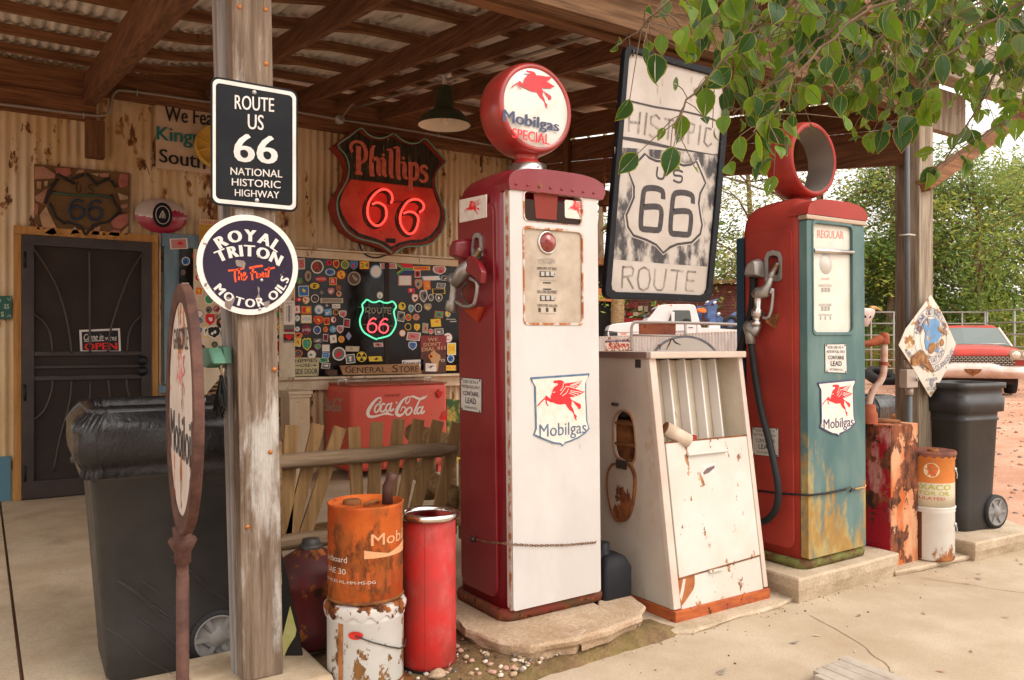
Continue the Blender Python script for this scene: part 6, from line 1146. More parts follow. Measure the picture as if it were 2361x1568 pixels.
for i, (x, y, a) in enumerate(((935, 395, 0), (1030, 418, 0), (1172, 455, 0), (1110, 505, 1), (1135, 575, 1), (1102, 632, 1), (1122, 702, 1), (1338, 560, 1), (1355, 630, 1), (1332, 682, 1), (885, 520, 1), (877, 650, 1), (1480, 530, 0))):
    p, q = ((x - 17, y - 4), (x + 17, y + 4)) if not a else ((x, y - 22), (x, y + 22)); mb = MB(mat('sign_slot', (.40, .33, .27), .6)); mb.ribbon([hy_(*p), hy_(*q)], .006, HP, -.0012, None, px=True); mb.part('slot', pn)
for x in (1452, 1673): mb = MB(DKMET); p = HP.at(x + 3, 118 if x < 1500 else 172, -.004); mb.tube(smooth_path([tuple(q) for q in (p + Vector((0, -.014, -.03)), p + Vector((0, -.02, .0)), p + Vector((0, .01, .03)), p + Vector((0, .01, .1)))], 4), .005, 6); mb.part('hook', o)
# ---------------------------------------------------------------- pendant lamp, conduit, bell
LP_ = atD(1024, 262, 6.6); o = thing('pendant_lamp', 'old dark green enamel pendant lamp with white inside under the porch roof', 'lamp', LP_)
M_LG = mat('lamp_green', (.035, .05, .03), .45, 0, (.06, .065, .035), 9, rust=.15, rs=14); q = 6.6 / FX
mb = MB(M_LG); mb.lathe(LP_, (0, 0, -1), [(16 * q, -62 * q), (19 * q, -58 * q), (19 * q, -46 * q), (23 * q, -14 * q), (27 * q, -8 * q), (40 * q, -2 * q), (52 * q, 10 * q), (60 * q, 22 * q), (62 * q, 28 * q)], 40); mb.part('shade', o)
mb = MB(mat('lamp_inside', (.70, .62, .52), .4)); mb.lathe(LP_, (0, 0, -1), [(.001, -4 * q), (38 * q, 0), (50 * q, 12 * q), (60 * q, 27 * q)], 40); mb.lathe(LP_ - UP * .02, (0, 0, -1), [(.02, -.0), (.035, .03), (.03, .06), (.0001, .075)], 16); mb.part('reflector', o)
mb = MB(GALV); mb.lathe(LP_, (0, 0, 1), [(6 * q, 60 * q), (6 * q, 84 * q), (17 * q, 86 * q), (17 * q, 98 * q), (.001, 99 * q)], 20); mb.part('stem', o)
CG = mat('conduit_grey', (.30, .265, .235), .5, .4)
mb = MB(CG); xr_ = 3.2; pts = [Vector((xr_, y, rafz(y) + .03)) for y in (3.1, 4, 5, 6, 7, 7.8)]; mb.tube(pts, .013, 8)
mb.solo('conduit', 'grey conduit running under the roof towards the header above the pendant lamp', 'conduit', pts[2])
P = PY(WY - .12); o = thing('conduit', 'grey electrical conduit with a bend running along the top of the store wall', 'conduit', P.at(250, 250))
cp = [(-40, 242), (0, 240), (190, 264), (238, 266), (252, 255), (258, 225), (268, 211), (285, 209), (360, 218), (480, 235), (600, 244), (780, 275), (960, 304), (1150, 338)]
mb = MB(CG); mb.tube(smooth_path([tuple(P.at(*p)) for p in cp], 4), .014, 8); cd = mb.part('pipe', o)
mb = MB(GALV); mb.lathe(P.at(783, 276, .0), (0, -1, 0), [(.05, -.03), (.052, .015), (.045, .02), (.0001, .022)], 20); mb.part('junction_box', o); mb = MB(CG); mb.tube([P.at(783, 276, .03), P.at(800, 245, .2), Vector((xr_, 7.8, rafz(7.8) + .03))], .01, 8); mb.part('pipe', o)
for x, y in ((193, 265), (316, 213), (1010, 312)): mb = MB(GALV); p = P.at(x, y); mb.tube([p + UP * .03 + Vector((0, .08, 0)), p + UP * .02 - Vector((0, .016, 0)), p - UP * .02 - Vector((0, .016, 0)), p - UP * .03 + Vector((0, .08, 0))], .006, 6); mb.part('clamp', o)
p = atD(1393, 475, 7.2); o = thing('wind_bell', 'small rusty bell hanging from the porch end between crimson pump and hanging sign', 'bell', p); q = 7.2 / FX
mb = MB(RUSTM); mb.lathe(p, (0, 0, 1), [(14 * q, 0), (14 * q, 25 * q), (10 * q, 34 * q), (.001, 38 * q)], 20); mb.part('bell', o); mb = MB(RUSTM); mb.tube([p + UP * 36 * q, p + UP * 120 * q], .008, 6); mb.lathe(p + UP * 62 * q, (0, 0, 1), [(.001, -.03), (.025, 0), (.001, .03)], 12); mb.part('chain', o); mb = MB(RUSTM); mb.tube([p, p - UP * 14 * q], .018, 8); mb.part('clapper', o)
# ---------------------------------------------------------------- drinks cooler
def k3(x, y): return ((1260 + x / 3.485) / 1.7356, (1480 + y / 3.485) / 1.7356)
CFy = 7.40; P = PY(CFy); x0c, x1c = P.uv(*k3(490, 800))[0], P.uv(*k3(1850, 800))[0]; zt = (P.uv(*k3(490, 215))[1] + P.uv(*k3(1800, 180))[1]) / 2
o = thing('drinks_cooler', 'faded red chest cooler with white script logo below the sticker covered window', 'cooler', ((x0c + x1c) / 2, CFy + .3, FZ))
M_CR = mat('cooler_red', (.58, .085, .06), .42, 0, (.48, .11, .07), 2.2, (1, 1, .6), .4, .7, dirt=.25, ds=4, dc=(.16, .04, .03), rust=.08, rs=8)
cd_ = .70; cxm = (x0c + x1c) / 2
mb = MB(M_CR); mb.loft([rr3(cxm, CFy + cd_ / 2, (x1c - x0c) - e, cd_ - e, z, .045, 4) for z, e in ((FZ + .08, .03), (FZ + .12, 0), (zt - .07, 0), (zt - .03, .012), (zt - .012, .04))]); bd = mb.part('body', o)
for i in range(14):
    x = x0c + .06 + i * (x1c - x0c - .12) / 13; mb = MB(M_CR) if i == 0 else mb; mb.beam((x, CFy - .002, FZ + .10), (x, CFy - .002, FZ + .33), .018, .02, up=(0, 1, 0))
mb.part('ribbing', bd, bev=.004)
mb = MB(mat('cooler_lid', (.33, .075, .04), .4, 0, (.25, .06, .035), 4, dirt=.4, ds=5)); mb.box(x0c + .005, cxm - .004, CFy + .005, CFy + cd_, zt - .012, zt + .006); mb.part('lid', o, bev=.004); mb = MB(mat('cooler_lid', (.33, .075, .04), .4)); mb.box(cxm + .004, x1c - .005, CFy + .005, CFy + cd_, zt - .012, zt + .006); mb.part('lid', o, bev=.004)
for px, py in ((k3(375, 145)), (k3(1555, 110))): pc_ = PY(CFy + .15).at(px, py); mb = MB(GALV); mb.tube([(pc_.x - .05, CFy + .12, zt), (pc_.x - .05, CFy + .12, zt + .05), (pc_.x + .05, CFy + .16, zt + .05), (pc_.x + .05, CFy + .16, zt)], .009, 6); mb.part('handle', o)
for dx in (.06, -.06): mb = MB(M_CR); xx = (x0c if dx > 0 else x1c) + dx; mb.box(xx - .04, xx + .04, CFy + .03, CFy + .1, FZ, FZ + .09); mb.part('foot', o, bev=.004)
CS = [([(925, 425), (915, 395), (885, 392), (840, 425), (790, 485), (745, 560), (735, 610), (750, 645), (800, 655), (870, 640), (940, 620), (1000, 608), (1050, 622), (1100, 632)], [5, 12, 14, 20, 26, 30, 28, 24, 20, 16, 14, 22, 14, 3]), ([(925, 425), (912, 445), (890, 440)], [8, 10, 4]),
 ([(895, 470), (850, 500), (828, 560), (845, 592), (875, 575), (905, 520), (895, 470), (915, 455)], 15), ([(978, 480), (940, 475), (915, 530), (915, 575), (945, 582), (985, 545)], 15), ([(1045, 470), (1005, 490), (985, 545), (1000, 578), (1030, 560), (1055, 500)], 14), ([(1068, 455), (1048, 540), (1058, 575), (1100, 540)], 16), ([(1125, 456), (1145, 455)], 14),
 ([(1325, 385), (1310, 440), (1275, 470), (1262, 440), (1290, 385), (1340, 372)], [6, 10, 10, 8, 10, 8]), ([(1300, 370), (1225, 420), (1165, 510), (1135, 580), (1142, 620), (1180, 635), (1225, 612), (1258, 560), (1250, 522), (1215, 522), (1190, 580)], [6, 18, 28, 30, 28, 24, 16, 12, 10, 10, 4]), ([(1320, 375), (1370, 372), (1430, 398), (1490, 402), (1540, 378), (1563, 350)], [8, 16, 18, 16, 12, 3]),
 ([(1335, 520), (1290, 540), (1265, 590), (1280, 626), (1315, 615), (1348, 565), (1335, 520)], 15), ([(1525, 365), (1480, 395), (1440, 450), (1398, 550), (1380, 600), (1400, 612), (1430, 585)], [4, 10, 14, 18, 16, 12, 6]), ([(1480, 520), (1440, 530), (1420, 580), (1435, 612), (1465, 590), (1490, 540)], 14), ([(1505, 505), (1480, 580), (1490, 608), (1528, 568)], 16)]
LG = mat('logo_white', (.70, .62, .55), .4)
def cola(pl, tr, ww, m, parent):
    mb = MB(m)
    for n_, (pts, w_) in enumerate(CS): mb.ribbon([pl.uv(*tr(*p)) for p in pts], [q * ww for q in w_] if isinstance(w_, list) else w_ * ww, pl, .003 + n_ * .0001, None, sm=4)
    mb.part('lettering', parent)
cola(P, k3, .00125 * 8 / 8.2, LG, bd)
SD = PX(x0c); LG2 = mat('logo_faded', (.45, .28, .2), .5); cola(SD, lambda x, y: k3(125 + (x - 730) / 830 * 262, 352 + (y - 350) / 310 * 215 + (x - 730) / 830 * 42), .00115, LG2, bd)
mb = MB(mat('logo_red_dark', (.30, .05, .02), .5)); mb.text('DRINK', [k3(968, 345), k3(1192, 332), k3(1192, 372), k3(968, 378)], P, .003, None, .03); mb.part('lettering', bd)
mb = MB(LG2); mb.text('DRINK', [k3(192, 328), k3(268, 345), k3(268, 362), k3(192, 345)], SD, .003, None, .03); mb.text('ICE COLD', [k3(145, 915), k3(420, 950), k3(420, 1035), k3(145, 990)], SD, .003, None, .02); mb.part('lettering', bd)
mb = MB(mat('opener_red', (.5, .02, .02), .4)); mb.ppx([k3(*p) for p in ((1680, 320), (1690, 298), (1712, 290), (1720, 270), (1730, 290), (1760, 300), (1775, 322), (1755, 350), (1745, 380), (1722, 390), (1700, 375), (1695, 345))], P, .0, .02); mb.part('bottle_opener', o, bev=.004)
mb = MB(mat('cooler_bright_red', (.55, .01, .015), .45, 0, (.40, .05, .04), 14, lo=.5, hi=.6)); mb.ppx([k3(*p) for p in ((1840, 560), (1770, 580), (1750, 620), (1725, 680), (1780, 700), (1843, 690))], P, .001, .0016); mb.part('paint_patch', bd)
# ---------------------------------------------------------------- picket bench, log chair, wooden stands
P = PY(3.95); o = thing('bench', 'rustic bench with fanned flat pickets between two log rails behind the porch post', 'bench', (1.9, 4.1, FZ))
def rail(mb, a, b, r_, pl=P, n=10): 
    A, B = pl.at(*a), pl.at(*b); pts = [A.lerp(B, i / 12) + Vector((0, .012 * noise.noise(Vector((i * .6, 1, 1))), .012 * noise.noise(Vector((i * .5, 4, 2))))) for i in range(13)]; mb.tube(pts, [r_ * (1 + .06 * noise.noise(Vector((i, 2, 2)))) for i in range(12)] + [r_ * .5], n)
mb = MB(W_RAIL); rail(mb, (560, 1072), (1050, 1034), .040); mb.part('rail', o); mb = MB(W_RAIL); rail(mb, (560, 1262), (1050, 1205), .040); mb.part('rail', o)
PQ = PY(4.0)
for a, b in (((672, 980), (655, 1255)), ((733, 978), (668, 1245)), ((784, 985), (700, 1240)), ((815, 985), (826, 1200)), ((869, 973), (858, 1200)), ((919, 966), (892, 1200)), ((965, 967), (915, 1220)), ((1010, 970), (950, 1200)), ((1055, 975), (1000, 1220))):
    A, B = PQ.at(*a), PQ.at(*b); mb = MB(W_PICK); mb.beam(B, A, .068 * (.95 + .1 * R.random()), .02, up=(0, 1, 0)); mb.part('picket', o, bev=.002)
A = P.at(655, 1250); zs_ = A.z
for i in range(6): y = 4.02 + i * .075; mb = MB(W_PICK); mb.box(1.25, 2.65, y, y + .06, zs_ - .06, zs_ - .04); mb.part('seat_slat', o, bev=.002)
for x, y in ((1.2, 3.95), (2.62, 3.95), (1.2, 4.42), (2.62, 4.42)): mb = MB(W_LOG); mb.tube([(x, y, FZ), (x, y, zs_ + (.0 if y > 4.2 else .5))], .045, 10); mb.part('leg', o)
o = thing('log_chair', 'chunky brown log chair frame standing behind the picket bench', 'chair', (3.0, 5.4, FZ)); L_ = lambda a, b, d1, d2, r_: (lambda mb: (mb.tube([atD(a[0], a[1], d1), atD(b[0], b[1], d2)], r_, 14), mb.part('log', o)))(MB(W_LOG))
L_((950, 997), (1075, 1035), 5.6, 5.0, .062); L_((955, 1082), (1060, 1150), 5.6, 5.0, .062); L_((985, 1050), (985, 1150), 5.35, 5.35, .055); L_((1035, 1040), (1035, 1230), 5.2, 5.2, .05); L_((1075, 1060), (1075, 1240), 5.0, 5.0, .05)
M_ST = mat('stand_cream', (.50, .37, .24), .7, 0, (.58, .46, .33), 6, (1, 1, .4), dirt=.4, rust=.12, rs=10)
def stand(px0, px1, pyt, d, label, H=None):
    a, b = atD(px0, pyt, d), atD(px1, pyt, d); c_ = (a + b) / 2; w_ = (b - a).length; z1 = c_.z; o = thing('wooden_stand', label, 'stand', (c_.x, c_.y, FZ), 'cream wooden stands by the wall')
    mb = MB(M_ST); mb.box(c_.x - w_ * .42, c_.x + w_ * .42, c_.y - .13, c_.y + .13, FZ, z1 - .06); mb.part('box', o, bev=.004); mb = MB(M_ST); mb.box(c_.x - w_ / 2, c_.x + w_ / 2, c_.y - .16, c_.y + .16, z1 - .03, z1); mb.box(c_.x - w_ * .46, c_.x + w_ * .46, c_.y - .145, c_.y + .145, z1 - .06, z1 - .03); mb.part('cap', o, bev=.004)
stand(652, 708, 900, 7.3, 'cream painted wooden stand between the near post and the red cooler'); stand(440, 492, 912, 6.4, 'cream painted wooden stand with moulded cap behind the bin')
# striped blanket
mb = MB(mat('blanket_stripes', (.05, .03, .02), .95)); nt_ = _mats['blanket_stripes'].node_tree; wv = nt_.nodes.new('ShaderNodeTexWave'); wv.inputs['Scale'].default_value = 9; wv.inputs['Distortion'].default_value = 2.5; wv.inputs['Detail Scale'].default_value = .6; wv.bands_direction = 'Z'; rp = nt_.nodes.new('ShaderNodeValToRGB'); rp.color_ramp.elements[0].color = (.035, .02, .015, 1); rp.color_ramp.elements[1].color = (.42, .27, .14, 1)
e_ = rp.color_ramp.elements.new(.45); e_.color = (.12, .05, .02, 1); tcn = nt_.nodes.new('ShaderNodeTexCoord'); nt_.links.new(tcn.outputs['Object'], wv.inputs[0]); nt_.links.new(wv.outputs[0], rp.inputs[0]); nt_.links.new(rp.outputs[0], nt_.nodes['Principled BSDF'].inputs['Base Color'])
v = []; nn = 22
for i in range(nn):
    for j in range(16):
        u = i / (nn - 1); t = j / 15; px = 440 + 125 * u - 22 * t * (1 - u); py = 872 + 20 * math.cos(u * 4) + 55 * (1 - u) ** 2 + (1080 - 880) * t; v.append(atD(px, py, 6.9 - .25 * math.sin(t * 2.2) + .05 * math.sin(u * 16 + t * 3)))
mb.add(v, [(i * 16 + j, (i + 1) * 16 + j, (i + 1) * 16 + j + 1, i * 16 + j + 1) for i in range(nn - 1) for j in range(15)], smooth=True)
mb.solo('striped_blanket', 'brown and cream striped blanket draped in folds behind the near left post', 'blanket', v[100])
P = PY(WY - .25); mb = MB(mat('mural_panel', (.42, .30, .06), .7, 0, (.04, .09, .03), 5, lo=.45, hi=.55)); mb.ppx([(1030, 920), (1100, 925), (1100, 1072), (1032, 1074)], P, -.02, 0); mb.solo('painted_panel', 'green and yellow painted panel standing behind the red cooler', 'panel', P.at(1040, 1074))
# ---------------------------------------------------------------- right post: box, conduit, diamond sign
P = PY(2.985); o = thing('electrical_box', 'grey metal switch box with conduit on the right porch post', 'box', PR.at(2095, 880))
mb = MB(mat('box_grey', (.33, .26, .21), .5, .2, (.38, .31, .26), 8, dirt=.2)); a = PR.uv(2066, 876)[0]; b = PR.uv(2101, 876)[0]; z1, z0 = PR.uv(2090, 851)[1], PR.uv(2090, 893)[1]; mb.box(a + .03, b - .02, 2.935, 2.99, z0, z1); mb.part('case', o, bev=.004)
mb = MB(mat('conduit_blue', (.11, .12, .125), .55)); xx = PR.uv(2086, 600)[0]; mb.tube([(xx, 2.972, z1), (xx - .01, 2.972, 2.9)], .017, 10); mb.tube([(xx + .02, 2.972, z0), (xx + .02, 2.972, .05)], .018, 10); mb.part('conduit', o)
mb = MB(mat('box_grey', (.33, .26, .21), .5, .2)); mb.tube([(xx, 2.972, z1), (xx, 2.972, z1 + .06)], .023, 10); mb.tube([(xx + .02, 2.972, z0), (xx + .02, 2.972, z0 - .05)], .024, 10); mb.part('coupling', o)
mb = MB(GALV); p = Vector((xx - .012, 2.94, PR.uv(2092, 545)[1])); mb.tube([p + Vector((-.06, .05, 0)), p + Vector((-.03, -.005, 0)), p + Vector((.03, -.005, 0)), p + Vector((.06, .05, 0))], .006, 6); mb.part('clamp', o)
mb = MB(GALV); mb.tube([PR.at(2096, 876, .06), PR.at(2084, 868, .075)], .006, 6); mb.part('switch_lever', o)
def d4(x, y): return ((3350 + x / 2.851) / 1.7356, (1150 + y / 2.851) / 1.7356)
DP = PY(2.93); o = thing('diamond_sign', 'rusty white diamond shaped old trails road sign with a blue globe on the right post', 'sign', DP.at(2142, 800))
M_DW = mat('diamond_enamel', (.60, .55, .47), .35, 0, (.54, .48, .40), 6, rust=.38, rs=9, rst=(1, 1, 1), rc=((.20, .08, .03), (.46, .26, .09)), soft=.03); M_DBL = mat('diamond_blue', (.12, .27, .46), .4, 0, (.09, .2, .36), 9, rust=.36, rs=12, rc=((.12, .05, .03), (.5, .4, .3)), soft=.03)
M_DT = mat('diamond_text', (.05, .07, .17), .5, 0, (.12, .15, .24), 14)
cu_ = DP.uv(2142, 800)[0]
class BND:                                                  # the sheet is bent a little round the post
    def mp(s, a, b, h=0): return Vector((a, 2.93 - h + .12 * (a - cu_) ** 2, b))
    uv = DP.uv
BD = BND(); DO = [(1065, 85), (1180, 260), (1290, 470), (1378, 650), (1240, 960), (1140, 1140), (1062, 1252), (1020, 1190), (870, 920), (722, 660), (790, 480), (900, 320)]
u = [DP.uv(*d4(*p)) for p in DO]; fan = [DP.uv(*d4(1060, 660))] ; L = len(u)
def grid_fan(mb, poly, c_, m, h, n=5):
    v = [BD.mp(*c_, h)]; K = len(poly)
    for j in range(1, n + 1):
        for x, y in poly: v.append(BD.mp(c_[0] + (x - c_[0]) * j / n, c_[1] + (y - c_[1]) * j / n, h))
    mb.add(v, [(0, 1 + i, 1 + (i + 1) % K) for i in range(K)] + [(1 + (j - 1) * K + i, 1 + (j - 1) * K + (i + 1) % K, 1 + j * K + (i + 1) % K, 1 + j * K + i) for j in range(1, n) for i in range(K)], m)
mb = MB(M_DW); grid_fan(mb, u, fan[0], M_DW, 0); dm = mb.part('panel', o); md = dm.modifiers.new('s', 'SOLIDIFY'); md.thickness = .004
cc = DP.uv(*d4(1068, 560)); R0 = (DP.uv(*d4(1250, 560))[0] - DP.uv(*d4(870, 560))[0]) / 2; yk = (DP.uv(*d4(1068, 220))[1] - DP.uv(*d4(1068, 875))[1]) / 2 / R0
mb = MB(M_DBL); grid_fan(mb, [DP.uv(*d4(*p)) for p in ((965, 420), (1010, 350), (1060, 365), (1110, 350), (1165, 400), (1160, 470), (1190, 540), (1150, 600), (1160, 700), (1150, 745), (1080, 720), (1010, 715), (990, 620), (1000, 520))], cc, M_DBL, .0035, 3); gl = mb.part('globe_picture', dm)
mb = MB(M_DW)
def bring(mb, rx, ry, w_, m, h=.003, c_=cc): 
    P_ = ell(*c_, rx, ry, 60); v = [BD.mp(*p, h) for p in P_] + [BD.mp(*p, h) for p in ell(*c_, rx - w_, ry - w_, 60)]; mb.add(v, [(i, (i + 1) % 60, 60 + (i + 1) % 60, 60 + i) for i in range(60)], m)
mb = MB(M_DT); bring(mb, R0, R0 * yk, .0035, None); bring(mb, R0 * .66, R0 * yk * .72, .003, None); mb.part('ring', dm)
def darc(t, k_, a0, a1, hh, down=False):
    mb = MB(M_DT)
    for i, ch in enumerate(t):
        if ch == ' ': continue
        a = math.radians(a0 + (a1 - a0) * i / (len(t) - 1)); vs_, fs, asp = glyphs(ch); out = []
        rx, ry = R0 * k_, R0 * k_ * yk; tx, ty = math.cos(a) * rx, -math.sin(a) * ry; l_ = math.hypot(tx, ty); tx, ty = tx / l_, ty / l_
        if down: tx, ty = -tx, -ty
        for g1, g2 in vs_: x = (g1 - .5) * hh * asp; y = g2 * hh; out.append(BD.mp(cc[0] + math.sin(a) * rx + tx * x - ty * y, cc[1] + math.cos(a) * ry + ty * x + tx * y, .0042))
        mb.add(out, fs)
    mb.part('lettering', dm)
darc('NATIONAL OLD TRAILS ROAD', .76, -78, 80, .036); darc('OCEAN', .60, -78, -48, .024); darc('ASSOCIATION', .93, 232, 128, .036, True)
for t, q in (('LOS ANGELES', ((1085, 900), (1325, 690), (1345, 745), (1105, 965))), ('NEW YORK', ((795, 700), (1000, 900), (985, 950), (785, 750))), ('AUTO CLUB', ((1000, 1040), (1130, 1020), (1135, 1050), (1000, 1070))), ('SO. CAL.', ((1010, 1140), (1125, 1130), (1115, 1165), (1020, 1175)))):
    mb = MB(M_DT); vs_, fs, _ = glyphs(t); out = []
    for a_, b_2 in vs_: 
        x = (q[3][0] * (1 - a_) + q[2][0] * a_) * (1 - b_2) + (q[0][0] * (1 - a_) + q[1][0] * a_) * b_2; y = (q[3][1] * (1 - a_) + q[2][1] * a_) * (1 - b_2) + (q[0][1] * (1 - a_) + q[1][1] * a_) * b_2 - (40 * math.sin(a_ * math.pi) * (-1) if t[0] == 'L' else 0)
        out.append(BD.mp(*DP.uv(*d4(x, y)), .0042))
    mb.add(out, fs); mb.part('lettering', dm)
mb = MB(mat('badge_grey', (.22, .23, .27), .5)); c3 = DP.uv(*d4(1070, 1085)); mb.add([BD.mp(*p, .004) for p in ell(*c3, .021, .028, 24)], [tuple(range(24))]); mb.part('badge', dm)
for i, pts in enumerate((((1040, 650), (1080, 630), (1115, 660), (1105, 720), (1060, 755), (1030, 720)), ((1170, 600), (1200, 590), (1212, 640), (1190, 670), (1168, 640)), ((1140, 450), (1165, 455), (1200, 490), (1225, 480), (1230, 510), (1180, 515), (1150, 490)), ((905, 740), (960, 720), (990, 760), (1090, 940), (1080, 970), (1000, 900), (960, 880), (860, 890), (850, 800)), ((1055, 1190), (1080, 1190), (1082, 1215), (1060, 1222)))):
    mb = MB(mat('sign_rust_patch', (.17, .07, .035), .85, 0, (.36, .19, .07), 22)); c_ = [DP.uv(*d4(*p)) for p in pts]; k_ = (sum(p[0] for p in c_) / len(c_), sum(p[1] for p in c_) / len(c_)); grid_fan(mb, smooth_path(c_, 3, True), k_, None, .0055, 2); mb.part('rust_patch', dm)
# ---------------------------------------------------------------- stickers and signs on and in the windows
SC = dict(k=(.015, .013, .013), w=(.74, .67, .60), r=(.60, .02, .03), b=(.03, .16, .42), g=(.04, .28, .11), y=(.75, .50, .04), o=(.72, .18, .03), t=(.34, .28, .21), p=(.48, .20, .19), n=(.03, .04, .14), s=(.16, .33, .48), m=(.20, .02, .04), d=(.11, .06, .035), e=(.15, .14, .13), c=(.52, .43, .28))
SMT = lambda c: mat('sticker_' + c, SC[c], .45)
WS = PY(WY - .0612)
def w3(x, y): return ((1100 + x / 3.016) / 1.7356, (1000 + y / 3.016) / 1.7356)
# x y w h shape colours text  (colours: base, inner, mark)
STK = '''510 205 155 165 c wdr R
655 155 70 72 c rr w
740 175 80 105 h yrd
845 178 100 105 c ygr
950 185 110 120 h ebr
1078 185 115 95 r oyk 24
1218 262 150 165 c sww
1368 195 200 65 r wpr
1568 232 190 130 z
1768 222 205 48 r yor DUNEHOPPERS
1985 245 165 110 h wpr
305 168 110 130 r wpr 15
398 315 100 165 c ktd
555 352 140 62 c rrw PRESTIGE
665 268 120 85 c wbn
798 300 115 115 c ryr
955 345 160 170 c tdt
700 380 90 90 r yrw R
478 435 145 95 c kyk
345 498 125 128 r wby
295 375 90 95 c dgo
563 515 62 65 c ket
675 500 100 105 h kpw
765 460 60 65 c odo
772 532 62 65 c wok
285 600 80 55 r krw
375 612 85 90 h ywr
482 587 98 100 c wke
685 612 275 60 r ctn JOHN GULASCH
265 720 80 100 r rwr
378 725 130 100 r eoy MC
378 835 130 100 r yws VISA
532 720 118 120 c sws
625 670 32 34 c wkw
738 680 98 52 r wwk SILA
640 752 100 90 r nsw
733 752 70 70 c ykr
818 775 95 90 h wpr
270 825 68 85 c sws
522 850 118 108 h ory
622 862 68 85 r yrk
705 843 72 80 c rwk
865 883 78 105 r wmr
270 955 68 70 c bwr
378 965 125 125 c mmw yelp
508 968 92 100 c wnb
610 960 72 85 c kod
700 958 80 82 c ssw
785 960 85 100 h wpm
283 1030 105 70 c ook
270 1110 85 110 r wyr
385 1140 118 155 h ygs
515 1095 118 55 r kew
610 1060 60 85 r wmk
703 1075 92 110 r kwt
800 1078 75 82 c yot
888 1040 85 125 d nsp
515 1170 80 75 h pgp
283 1250 100 90 c odb
443 1262 118 120 c mwg
613 1185 105 95 r kww GANKO
613 1270 85 65 r wbs
590 1330 110 55 r wgk
772 1255 160 165 c wer
933 1195 170 65 r tct
910 1315 112 108 r wew
613 1400 102 68 r wew
1045 1290 125 125 x yk
1212 1315 185 70 r kyk
1265 548 82 95 c ewk
1248 1145 112 48 r wpm
1568 370 162 125 r pww
1720 290 70 88 r wrk 1
1885 342 228 55 r sww
2060 342 100 55 r wkw
1733 415 98 125 h otk
1833 427 85 112 r ooy
2003 432 105 60 r wet
1975 500 155 62 r ykk
1645 490 95 60 r nrw
1687 582 82 108 h owk
1793 560 100 155 h wek
1883 575 68 85 c wek
1977 582 88 95 h wkw
1533 680 108 118 c kyk
1641 712 65 98 h wsg
1728 700 90 108 c wke
1843 690 115 110 h kty
1520 805 85 118 r wek
1608 815 75 82 c yrg
1702 812 85 78 c otr
1978 780 108 85 r rgm
2085 770 70 90 c syb
1605 928 80 88 c ykk
1712 935 75 90 h yyo
1537 1005 78 85 c oww
1812 945 68 118 r ctr
1882 985 60 62 c wrw
1980 985 105 70 r wew
1672 1045 162 98 r wpr
1940 880 140 110 r kyo
1660 1158 105 105 h wbd
2085 1060 105 115 c wwr C
2130 1195 105 145 r wyo THE
2120 1312 85 100 c wbk
2110 1425 160 70 r myr WILTI'''
def tone(c): return SMT(c)
